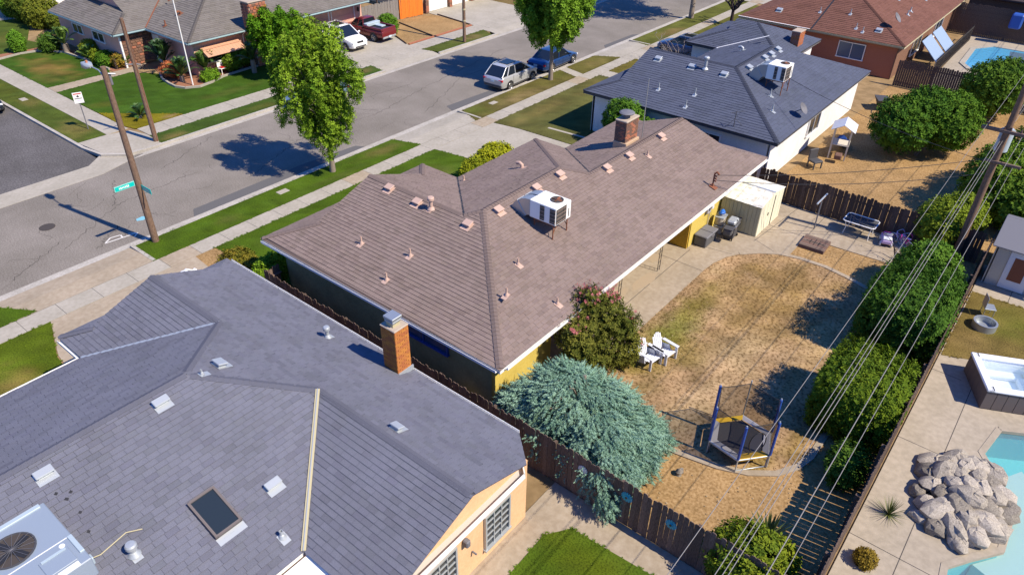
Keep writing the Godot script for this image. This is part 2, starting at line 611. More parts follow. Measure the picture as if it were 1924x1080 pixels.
# roof of planar faces under a house: deck, fascia, soffit, shingles
func roof(house: Node3D, faces: Array, outline: Array, mt: String, expo: float, wid: float, tone: Array, single: int, eave: float, trim: Material, gutters := []) -> MeshInstance3D:
	var d := MB.new()
	for f in faces:
		flat_face(d, f, Vector3(0, -0.012, 0))
	var rf := obj("roof", d, M["deck_" + mt], house)
	var fs := MB.new()
	var pg := poly2(outline)
	for i in pg.size():
		var a := pg[i]
		var b := pg[(i + 1) % pg.size()]
		var e := (b - a).normalized()
		var ang := -e.angle()
		var md := (a + b) * 0.5
		var ins := Vector2(-e.y, e.x) * 0.03
		if not Geometry2D.is_point_in_polygon(md + ins, pg):
			ins = -ins
		md += ins
		fs.box(Vector3(md.x, eave - 0.10, md.y), Vector3((b - a).length() - 0.004, 0.17, 0.03), Basis(Vector3.UP, ang))
	obj("fascia", fs, trim, rf)
	var so := MB.new()
	var idx := Geometry2D.triangulate_polygon(pg)
	for i in range(0, idx.size(), 3):
		so.tu(Vector3(pg[idx[i]].x, eave - 0.172, pg[idx[i]].y), Vector3(pg[idx[i + 1]].x, eave - 0.172, pg[idx[i + 1]].y), Vector3(pg[idx[i + 2]].x, eave - 0.172, pg[idx[i + 2]].y), Vector3.DOWN)
	obj("soffit", so, M.soffit, rf)
	for g in gutters:      # [x0, z0, x1, z1]
		var a := Vector3(g[0], eave - 0.05, g[1])
		var b := Vector3(g[2], eave - 0.05, g[3])
		var e := (b - a).normalized()
		var c := Vector2(a.x + b.x, a.z + b.z) * 0.5
		var o := Vector3(e.z, 0, -e.x)
		if Geometry2D.is_point_in_polygon(c + Vector2(o.x, o.z) * 0.1, pg):
			o = -o
		var gm := MB.new()
		var bs := Basis(e, Vector3.UP, e.cross(Vector3.UP))
		gm.box((a + b) * 0.5 + o * 0.115, Vector3((b - a).length(), 0.10, 0.014), bs)
		gm.box((a + b) * 0.5 + o * 0.062 + Vector3.DOWN * 0.045, Vector3((b - a).length(), 0.012, 0.10), bs)
		obj("gutter", gm, trim, rf)
	if expo > 0.0:
		var all := []
		for f in faces:
			tabs_of(f, expo, wid, tone, all)
		var near := []
		if single > 0:
			for i in all.size():
				var z := seen_at((all[i][0] + all[i][2]) * 0.5)
				if z < 1e5:
					near.append([z, i])
			near.sort_custom(func(a, b): return a[0] < b[0])
			near = near.slice(0, single)
		var alone := {}
		for w in near:
			alone[w[1]] = true
			var m := MB.new()
			tab_into(m, all[w[1]], true)
			obj("shingle", m, M[mt], rf)
		var st := MB.new()
		for i in all.size():
			if not alone.has(i):
				tab_into(st, all[i])
		var so2 := obj("shingle_courses", st, M[mt], rf)
		so2.set_meta("kind", "stuff")
	else:
		var st := MB.new()
		for f in faces:
			flat_face(st, f, Vector3())
		obj("roof_sheet", st, M[mt], rf)
	return rf


func flat_face(m: MB, f: Array, by: Vector3) -> void:
	var pg := PackedVector2Array()
	for w in f:
		pg.append(Vector2(w.x, w.z))
	var idx := Geometry2D.triangulate_polygon(pg)
	for i in range(0, idx.size(), 3):
		m.tu(f[idx[i]] + by, f[idx[i + 1]] + by, f[idx[i + 2]] + by, Vector3.UP)


# cap shingles along a hip or ridge; each one a piece
func caps(rf: Node, a: Vector3, b: Vector3, n1: Vector3, n2: Vector3, m: Material, step := 0.17, single := true, g := 1.0) -> void:
	var d := (b - a).normalized()
	var len := (b - a).length()
	var k := int(len / step)
	var s1 := n1.cross(d).normalized()
	if s1.dot(n2) > 0.0:
		s1 = -s1
	var s2 := n2.cross(d).normalized()
	if s2.dot(n1) > 0.0:
		s2 = -s2
	var one := MB.new()
	one.col = Color(0.74 * g, 0.74 * g, 0.76 * g)
	var up := (n1 + n2).normalized()
	var h0 := up * 0.042
	var h1 := up * 0.024
	var w := 0.125
	for s in [[s1, n1], [s2, n2]]:
		var e0: Vector3 = s[0] * w + s[1] * 0.016 + s[1] * 0.014
		var e1: Vector3 = s[0] * w + s[1] * 0.016
		one.qu(h0, e0, d * step * 1.1 + e1, d * step * 1.1 + h1, s[1])
		one.qu(h0, e0, e0 - s[1] * 0.028, h0 - up * 0.028, -d)
		one.qu(e0, e1 + d * step * 1.1, e1 + d * step * 1.1 - s[1] * 0.015, e0 - s[1] * 0.03, s[0])
	var mesh := one.fin()
	if single:
		for i in k:
			var o := obj("ridge_cap", mesh, m, rf)
			o.position = a + d * (i * step)
	else:
		var all := MB.new()
		for i in k:
			for j in one.v.size():
				all.v.append(one.v[j] + a + d * (i * step))
				all.n.append(one.n[j])
				all.c.append(one.c[j])
				all.uv.append(one.uv[j])
		obj("ridge_caps", all, m, rf).set_meta("kind", "stuff")


func flash(rf: Node, called: String, a: Vector3, b: Vector3, w: float, m: Material, lift := 0.03) -> void:
	var d := (b - a).normalized()
	var s := d.cross(Vector3.UP).normalized()
	var up := s.cross(d)
	obj(called, bx((a + b) * 0.5 + up * lift, Vector3((b - a).length(), 0.012, w), Basis(d, up, s)), m, rf)


# vents and pipes that stand on a plane; n is the plane's normal, at a point of it
func plane_basis(n: Vector3) -> Basis:
	var v := (Vector3.UP - n * n.y).normalized()      # up the slope
	return Basis(v.cross(n), n, -v)                    # x across, y out, z down the slope


func roof_vent(rf: Node, at: Vector3, n: Vector3, m: Material, w := 0.5, d := 0.42, label := "") -> void:
	w *= 0.76
	d *= 0.72
	var k := MB.new()
	k.box(Vector3(0, 0.030, 0.06), Vector3(w + 0.03, 0.010, d + 0.14))
	k.box(Vector3(0, 0.075, -0.02), Vector3(w * 0.72, 0.10, d * 0.72))
	k.rbox(Vector3(0, 0.145, -0.02), Vector3(w, 0.055, d), 0.014)
	var o := obj("roof_vent", k, m, rf, Transform3D(plane_basis(n), at))
	if label:
		o.set_meta("label", label)


func vent_pipe(rf: Node, at: Vector3, n: Vector3, m: Material, h := 0.34, r := 0.04, hat := false) -> void:
	var b := plane_basis(n)
	var k := MB.new()
	k.box(b * Vector3(0, 0.030, 0.05), Vector3(0.22, 0.010, 0.3), b)
	k.lathe(Vector3(0, 0.0, 0), [Vector2(r * 2.2, 0.02), Vector2(r * 1.25, 0.12), Vector2(r, 0.13), Vector2(r, h), Vector2(r * 0.75, h), Vector2(r * 0.7, h - 0.1)], 10)
	if hat:
		k.lathe(Vector3(0, h, 0), [Vector2(r, 0), Vector2(r * 1.9, 0.01), Vector2(r * 1.9, 0.10), Vector2(r * 1.5, 0.14), Vector2(0.001, 0.15)], 12)
	obj("vent_pipe", k, m, rf, Transform3D(Basis(), at))


func goose(rf: Node, at: Vector3, n: Vector3, m: Material) -> void:
	var b := plane_basis(n)
	var k := MB.new()
	k.box(b * Vector3(0, 0.022, 0), Vector3(0.34, 0.012, 0.4), b)
	k.tube([Vector3(0, 0, 0), Vector3(0, 0.16, 0), b * Vector3(0, 0.26, 0.06), b * Vector3(0, 0.26, 0.22)], [0.085], 10, false)
	obj("vent_pipe", k, m, rf, Transform3D(Basis(), at))


func wall(house: Node, x0: float, z0: float, x1: float, z1: float, h: float, m: Material, y0 := 0.0, th := 0.16) -> MeshInstance3D:
	var a := Vector3(x0, 0, z0)
	var b := Vector3(x1, 0, z1)
	var e := (b - a).normalized()
	return obj("wall", bx((a + b) * 0.5 + Vector3.UP * (y0 + h) * 0.5, Vector3((b - a).length(), h - y0, th), Basis(e, Vector3.UP, e.cross(Vector3.UP))), m, house)


# a window standing proud of a wall; out is the way it faces
func window(house: Node, at: Vector3, w: float, h: float, out: Vector3, frame: Material, glass: Material, cols := 2, rows := 1) -> void:
	var bs := Basis(out.cross(Vector3.UP).normalized() * -1.0, Vector3.UP, out)
	var f := MB.new()
	var t := 0.06
	f.box(Vector3(0, h / 2 + t / 2, 0.03), Vector3(w + t * 2, t, 0.08))
	f.box(Vector3(0, -h / 2 - t / 2, 0.04), Vector3(w + t * 3, t, 0.12))
	f.box(Vector3(-w / 2 - t / 2, 0, 0.03), Vector3(t, h, 0.08))
	f.box(Vector3(w / 2 + t / 2, 0, 0.03), Vector3(t, h, 0.08))
	for i in range(1, cols):
		f.box(Vector3(-w / 2 + w * i / cols, 0, 0.028), Vector3(0.035, h, 0.05))
	for i in range(1, rows):
		f.box(Vector3(0, -h / 2 + h * i / rows, 0.026), Vector3(w, 0.03, 0.045))
	var o := obj("window", f, frame, house, Transform3D(bs, at))
	for i in cols:
		for j in rows:
			obj("pane", bx(Vector3(-w / 2 + w * (i + 0.5) / cols, -h / 2 + h * (j + 0.5) / rows, 0.012), Vector3(w / cols - 0.02, h / rows - 0.02, 0.012)), glass, o)


func brick_chimney(house: Node, x0: float, x1: float, z0: float, z1: float, y0: float, y1: float, ms: Array, bw := 0.22, bh := 0.075, called := "chimney") -> MeshInstance3D:
	var core := obj(called, bx(Vector3(x0 + x1, y0 + y1, z0 + z1) * 0.5, Vector3(x1 - x0 - 0.03, y1 - y0, z1 - z0 - 0.03)), M.mortar, house)
	var rows := int((y1 - y0) / bh)
	for side in 4:
		var along := (x1 - x0) if side < 2 else (z1 - z0)
		var k := int(round(along / bw))
		var w := along / k
		var shapes := []
		for s in [1.0, 0.5]:
			var sz := Vector3(w * s - 0.012, bh - 0.014, 0.03)
			if side >= 2:
				sz = Vector3(sz.z, sz.y, sz.x)
			shapes.append(bx(Vector3(), sz).fin())
		for r in rows:
			var y := y0 + (r + 0.5) * (y1 - y0) / rows
			var sh := 0.5 if r % 2 else 0.0
			for i in range(0, k + (1 if sh > 0.0 else 0)):
				var cpos := (i + 0.5 - sh) * w
				var half := false
				if sh > 0.0 and (i == 0 or i == k):
					half = true
					cpos = w * 0.25 if i == 0 else along - w * 0.25
				var ps := Vector3()
				var pr := R(-0.001, 0.004)
				match side:
					0: ps = Vector3(x0 + cpos, y, z1 - 0.012 + pr)
					1: ps = Vector3(x0 + cpos, y, z0 + 0.012 - pr)
					2: ps = Vector3(x1 - 0.012 + pr, y, z0 + cpos)
					3: ps = Vector3(x0 + 0.012 - pr, y, z0 + cpos)
				if side == 1 or side == 2:
					if r % 3 != 0:
						pass
				var o := obj("brick", shapes[1 if half else 0], ms[rng.randi() % ms.size()], core)
				o.position = ps
	return core


# simple hip roof: four faces
func hip_faces(x0: float, x1: float, z0: float, z1: float, y: float) -> Array:
	var d := minf(x1 - x0, z1 - z0) * 0.5
	var a := Vector3(x0, y, z0)
	var b := Vector3(x1, y, z0)
	var c := Vector3(x1, y, z1)
	var e := Vector3(x0, y, z1)
	if x1 - x0 >= z1 - z0:
		var r0 := Vector3(x0 + d, y + d * SL, z0 + d)
		var r1 := Vector3(x1 - d, y + d * SL, z0 + d)
		return [[e, c, r1, r0], [b, a, r0, r1], [a, e, r0], [c, b, r1]]
	var s0 := Vector3(x0 + d, y + d * SL, z0 + d)
	var s1 := Vector3(x0 + d, y + d * SL, z1 - d)
	return [[e, c, s1], [b, a, s0], [a, e, s1, s0], [c, b, s0, s1]]


# ------------------------------------------------------------------ fences

func fence(called: String, label: String, x0: float, z0: float, x1: float, z1: float, h: float, w: float, gap: float, mats: Array, single := true, rail_side := 1.0, group := "", ragged := 0.04) -> Node3D:
	var a := Vector3(x0, 0, z0)
	var b := Vector3(x1, 0, z1)
	var e := (b - a).normalized()
	var len := (b - a).length()
	var f := thing(called, label, "fence", a, 0.0, group)
	f.transform = Transform3D(Basis(e, Vector3.UP, e.cross(Vector3.UP)), a)
	var k := int(len / (w + gap))
	var shapes := []
	for i in 3:
		var m := MB.new()
		var hh := h + (i - 1) * ragged
		var c := w * 0.26
		var pg := PackedVector2Array([Vector2(-w / 2, 0), Vector2(w / 2, 0), Vector2(w / 2, hh - c), Vector2(w / 2 - c, hh), Vector2(-w / 2 + c, hh), Vector2(-w / 2, hh - c)])
		for s in [-1.0, 1.0]:
			for j in range(1, 5):
				m.tu(Vector3(pg[0].x, pg[0].y, s * 0.009), Vector3(pg[j].x, pg[j].y, s * 0.009), Vector3(pg[j + 1].x, pg[j + 1].y, s * 0.009), Vector3(0, 0, s))
		for j in 6:
			var u := pg[j]
			var v := pg[(j + 1) % 6]
			m.qu(Vector3(u.x, u.y, -0.009), Vector3(v.x, v.y, -0.009), Vector3(v.x, v.y, 0.009), Vector3(u.x, u.y, 0.009), Vector3(v.y - u.y, u.x - v.x, 0))
		shapes.append(m)
	var meshes := [shapes[0].fin(), shapes[1].fin(), shapes[2].fin()]
	var st := MB.new()
	for i in k:
		var x := (i + 0.5) * len / k
		var pick := rng.randi() % 3
		if single:
			var o := obj("plank", meshes[pick], mats[rng.randi() % mats.size()], f)
			o.transform = Transform3D(Basis(Vector3(0, 0, 1), R(-0.012, 0.012)), Vector3(x + R(-0.006, 0.006), R(-0.03, 0.03), R(-0.004, 0.004)))
		else:
			for j in shapes[pick].v.size():
				st.v.append(shapes[pick].v[j] + Vector3(x, 0, 0))
				st.n.append(shapes[pick].n[j])
				st.c.append(Color(1, 1, 1))
				st.uv.append(Vector2())
	if not single:
		obj("planks", st, mats[0], f).set_meta("kind", "stuff")
	for y in [0.3, h - 0.35]:
		obj("rail", bx(Vector3(len / 2, y, rail_side * 0.03), Vector3(len, 0.085, 0.038)), mats[0], f)
	var pk := int(len / 2.4) + 1
	var post := bx(Vector3(0, h * 0.47, 0), Vector3(0.09, h * 0.94, 0.09)).fin()
	for i in pk:
		obj("post", post, mats[0], f).position = Vector3(minf(len - 0.05, i * 2.4 + 0.05), 0, rail_side * 0.098)
	return f


# ------------------------------------------------------------------ ground

func slab(called: String, pg: PackedVector2Array, y: float, m: Material, parent: Node = self, depth := 0.22) -> MeshInstance3D:
	var b := MB.new()
	b.prism(pg, y - depth, y)
	return struct(called, b, m, parent)


# a ground sheet whose own colour changes from place to place (dry patches, bare soil)
func turf(called: String, pg: PackedVector2Array, y: float, base: Array, spots: Array, cell := 0.5, depth := 0.14) -> void:
	var b := MB.new()
	var box := Rect2(pg[0], Vector2())
	for w in pg:
		box = box.expand(w)
	var nz := FastNoiseLite.new()
	nz.seed = called.hash() % 500 + int(box.position.x * 3.0)
	nz.frequency = 0.55
	nz.fractal_octaves = 4
	var tint := func(x: float, z: float) -> Color:
		var c := Vector3(base[0], base[1], base[2])
		for s in spots:       # x, z, rx, rz, r, g, b, strength
			var d := Vector2((x - s[0]) / s[2], (z - s[1]) / s[3]).length()
			var k: float = clampf(1.25 - d + nz.get_noise_2d(x, z) * 0.8, 0.0, 1.0) * s[7]
			c = c.lerp(Vector3(s[4], s[5], s[6]), k)
		c *= 1.0 + 0.34 * nz.get_noise_2d(x * 2.3 + 40.0, z * 2.3) + 0.3 * nz.get_noise_2d(x * 0.9 - 70.0, z * 0.9)
		return Color(c.x, c.y, c.z)
	var nx := int(ceil(box.size.x / cell))
	var nzc := int(ceil(box.size.y / cell))
	for i in nx:
		for j in nzc:
			var o := box.position + Vector2(i, j) * cell
			var sq := PackedVector2Array([o, o + Vector2(cell, 0), o + Vector2(cell, cell), o + Vector2(0, cell)])
			for part in Geometry2D.intersect_polygons(sq, pg):
				for m in range(1, part.size() - 1):
					var tri := [part[0], part[m], part[m + 1]]
					var area: float = (tri[1] - tri[0]).cross(tri[2] - tri[0])
					if absf(area) < 1e-6:
						continue
					if area < 0.0:
						tri = [part[0], part[m + 1], part[m]]
					for w in tri:
						b.col = tint.call(w.x, w.y)
						b.p(Vector3(w.x, y, w.y), Vector3.UP)
	b.col = Color(base[0], base[1], base[2])
	for i in pg.size():
		var a := pg[i]
		var e := pg[(i + 1) % pg.size()]
		b.qu(Vector3(a.x, y - depth, a.y), Vector3(e.x, y - depth, e.y), Vector3(e.x, y, e.y), Vector3(a.x, y, a.y), Vector3(a.x + e.x, 0, a.y + e.y) * 0.5 - Vector3(box.get_center().x, 0, box.get_center().y))
	var o := struct(called, b, M.dry_turf if called == "dry_lawn" else M.lawn)
	o.set_meta("kind", "structure")
	# blades that lean over the edges
	var xs := []
	var cs := []
	for i in pg.size():
		var a := pg[i]
		var e := pg[(i + 1) % pg.size()]
		var md := (a + e) * 0.5
		if md.x > 62.0 or md.y < -66.0:
			continue
		for k in int((e - a).length() * 9.0):
			var w := a.lerp(e, rng.randf()) + Vector2(R(-0.05, 0.05), R(-0.05, 0.05))
			var s := R(0.05, 0.13)
			xs.append(Transform3D(Basis(Vector3.UP, R(0, TAU)).scaled(Vector3(s, s * 0.6, s)), Vector3(w.x, y - 0.01, w.y)))
			var c: Color = tint.call(w.x, w.y)
			cs.append(c * R(0.8, 1.15))
	for k in int(box.get_area() * (5.0 if box.get_area() < 150.0 else 2.0)):
		var w := box.position + Vector2(rng.randf(), rng.randf()) * box.size
		if w.x < 50.0 and w.y > -60.0 and Geometry2D.is_point_in_polygon(w, pg):
			var s := R(0.04, 0.10)
			xs.append(Transform3D(Basis(Vector3.UP, R(0, TAU)).scaled(Vector3(s, s * 0.5, s)), Vector3(w.x, y, w.y)))
			var c: Color = tint.call(w.x, w.y)
			cs.append(c * R(0.85, 1.2))
	if xs.size():
		scatter("grass_blades", tuft_mesh(), xs, cs, M.leaf, o)


var tuft_shape: ArrayMesh


func tuft_mesh() -> ArrayMesh:
	if tuft_shape == null:
		var bl := MB.new()
		for i in 7:
			var an := TAU * i / 7.0 + R(-0.3, 0.3)
			var d := Vector3(cos(an), 0, sin(an))
			var s := Vector3(-d.z, 0, d.x) * 0.16
			bl.t(d * 0.05 - s, d * 0.05 + s, d * R(0.4, 0.9) + Vector3.UP * R(0.5, 0.9))
		tuft_shape = bl.fin()
	return tuft_shape


func tufts(called: String, pg: PackedVector2Array, y: float, count: int, ca: Color, cb: Color, h: float) -> void:
	var bl := MB.new()
	for i in 7:
		var an := TAU * i / 7.0 + R(-0.3, 0.3)
		var d := Vector3(cos(an), 0, sin(an))
		var s := Vector3(-d.z, 0, d.x) * 0.14
		var tip := d * R(0.25, 0.6) + Vector3.UP * R(0.6, 1.0)
		bl.t(d * 0.05 - s, d * 0.05 + s, tip)
	var box := Rect2(pg[0], Vector2())
	for w in pg:
		box = box.expand(w)
	var xs := []
	var cs := []
	while xs.size() < count:
		var w := box.position + Vector2(rng.randf(), rng.randf()) * box.size
		if Geometry2D.is_point_in_polygon(w, pg):
			var s := h * R(0.5, 1.3)
			xs.append(Transform3D(Basis(Vector3.UP, R(0, TAU)).scaled(Vector3(s, s * 0.7, s)), Vector3(w.x, y, w.y)))
			cs.append(ca.lerp(cb, rng.randf()))
	scatter(called, bl.fin(), xs, cs, M.leaf, self)


func scatter(called: String, mesh: Mesh, xs: Array, cs: Array, m: Material, parent: Node) -> MultiMeshInstance3D:
	var mm := MultiMesh.new()
	mm.transform_format = MultiMesh.TRANSFORM_3D
	mm.use_colors = true
	mm.mesh = mesh
	mm.instance_count = xs.size()
	for i in xs.size():
		mm.set_instance_transform(i, xs[i])
		mm.set_instance_color(i, cs[i])
	var o := MultiMeshInstance3D.new()
	o.multimesh = mm
	o.material_override = m
	put(o, called, parent)
	o.set_meta("kind", "stuff")
	return o


# ------------------------------------------------------------------ plants

var sprigs := {}


func sprig(kind: String) -> ArrayMesh:
	if sprigs.has(kind):
		return sprigs[kind]
	var b := MB.new()
	if kind == "broad":
		for i in 9:
			var an := i * 2.4
			var y := 0.12 * i
			var d := Vector3(cos(an), R(0.1, 0.7), sin(an)).normalized()
			var s := d.cross(Vector3.UP).normalized() * R(0.13, 0.19)
			var o := Vector3(0, y * 0.8, 0) + d * 0.08
			var tip := o + d * R(0.5, 0.7)
			var mid := o.lerp(tip, 0.5) + Vector3.UP * 0.05
			b.q(o, mid + s, tip, mid - s)
	elif kind == "spray":          # drooping cedar spray: fine needles along side twigs
		for i in 44:
			var f := (i + 0.5) / 44.0
			var o := Vector3(0, f * 1.15, 0.42 * f * f)
			var an := i * 2.39996
			var d := Vector3(cos(an), R(0.5, 1.1), sin(an) * 0.75).normalized()
			var s := d.cross(Vector3(R(-1, 1), R(-1, 1), R(-1, 1))).normalized() * 0.036
			b.t(o - s, o + s, o + d * R(0.20, 0.36) * (1.15 - 0.5 * f))
	sprigs[kind] = b.fin()
	return sprigs[kind]


# leaves through a set of blobs: [centre, radii]
func foliage(parent: Node, called: String, blobs: Array, count: int, size: float, ca: Color, cb: Color, kind := "broad", shell := 0.45, droop := 0.0, boxy := false) -> void:
	var sum := 0.0
	var acc := []
	for w in blobs:
		sum += pow(w[1].x * w[1].y * w[1].z, 0.667)
		acc.append(sum)
	var xs := []
	var cs := []
	var tone := []
	for w in blobs:
		tone.append(rng.randf())
	for i in count:
		var r := rng.randf() * sum
		var k := 0
		while acc[k] < r:
			k += 1
		var d := Vector3(R(-1, 1), R(-1, 1), R(-1, 1))
		while d.length() > 1.0 or d.length() < 0.05:
			d = Vector3(R(-1, 1), R(-1, 1), R(-1, 1))
		d = d.normalized()
		var rad := pow(rng.randf(), shell)
		var off := d * rad
		if boxy:
			off = d.lerp(d / maxf(absf(d.x), maxf(absf(d.y), absf(d.z))), 0.72) * rad
		var w: Vector3 = blobs[k][0] + off * blobs[k][1]
		if w.y < 0.03:
			w.y = R(0.03, 0.2)
		var up := (d + Vector3(R(-0.6, 0.6), R(-0.3, 0.8) - droop, R(-0.6, 0.6))).normalized()
		var sd := up.cross(Vector3(R(-1, 1), R(-1, 1), R(-1, 1))).normalized()
		var s := size * R(0.7, 1.35)
		xs.append(Transform3D(Basis(sd, up, sd.cross(up)) * Basis().scaled(Vector3(s, s, s)), w))
		cs.append(ca.lerp(cb, clampf(tone[k] * 0.55 + rng.randf() * 0.55, 0.0, 1.0)))
	scatter(called, sprig(kind), xs, cs, M.needle if kind == "spray" else M.leaf, parent)


func limb_tree(t: Node3D, trunk: Array, rad: Array, blobs: Array, m: Material, from := 0.55) -> void:
	obj("trunk", tb(trunk, rad, 9), m, t)
	var b := MB.new()
	for w in blobs:
		var o: Vector3 = trunk[0].lerp(trunk[trunk.size() - 1], R(from, 0.98))
		var e: Vector3 = w[0] + Vector3(0, w[1].y * 0.2, 0)
		b.tube([o, o.lerp(e, 0.5) + Vector3(R(-0.12, 0.12), 0.18, R(-0.12, 0.12)), e], [rad[rad.size() - 1] * 0.6, 0.035, 0.012], 5, false)
	obj("limbs", b, m, t)


func shrub(called: String, label: String, cat: String, at: Vector3, blobs: Array, count: int, size: float, ca: Color, cb: Color, group := "", boxy := false, shell := 0.35) -> Node3D:
	var t := thing(called, label, cat, at, 0.0, group)
	var b := MB.new()
	for w in blobs:
		for i in 2:
			b.tube([Vector3(R(-0.12, 0.12), -0.02, R(-0.12, 0.12)), w[0] * Vector3(0.6, 0.5, 0.6), w[0] + Vector3(R(-0.2, 0.2), w[1].y * 0.4, R(-0.2, 0.2))], [0.04, 0.025, 0.008], 5, false)
	obj("stems", b, M.bark, t)
	foliage(t, "foliage", blobs, count, size, ca, cb, "broad", shell, 0.0, boxy)
	return t


func frond_mesh(len: float, rise: float, leaflet: float) -> ArrayMesh:
	var b := MB.new()
	var last := Vector3()
	for i in range(1, 13):
		var f := i / 12.0
		var w := Vector3(len * f * (1.0 - 0.12 * f), rise * sin(f * 2.1), 0)
		var d := (w - last).normalized()
		var l := leaflet * sin(clampf(f * 2.6, 0.35, 2.75))
		for s in [-1.0, 1.0]:
			var tip := w + d * l * 0.55 + Vector3(0, l * 0.25, s * l)
			b.t(last, w + d * 0.02, tip)
		b.q(last + Vector3(0, 0, 0.012), w + Vector3(0, 0, 0.010), w - Vector3(0, 0, 0.010), last - Vector3(0, 0, 0.012))
		last = w
	return b.fin()


func rosette(called: String, label: String, cat: String, at: Vector3, n: int, len: float, rise: float, leaflet: float, mats: Array, trunk_h := 0.3, trunk_r := 0.14, group := "") -> Node3D:
	var t := thing(called, label, cat, at, 0.0, group)
	obj("trunk", tb([Vector3(0, -0.02, 0), Vector3(0, trunk_h, 0)], [trunk_r, trunk_r * 0.85], 9), M.bark, t)
	len *= 1.18
	leaflet *= 1.35
	n = int(n * 1.3)
	var shapes := [frond_mesh(len, rise, leaflet), frond_mesh(len * 0.85, rise * 1.5, leaflet), frond_mesh(len, rise * 0.55, leaflet)]
	for i in n:
		var el := R(-0.05, 1.0) if i % 3 else R(0.7, 1.3)
		var o := obj("frond", shapes[rng.randi() % 3], mats[rng.randi() % mats.size()], t)
		o.transform = Transform3D(Basis(Vector3.UP, i * 2.39996 + R(-0.2, 0.2)) * Basis(Vector3(0, 0, 1), el) * Basis(Vector3(1, 0, 0), R(-0.4, 0.4)), Vector3(0, trunk_h, 0))
	return t


# ------------------------------------------------------------------ vehicles (x forward, origin on the ground)

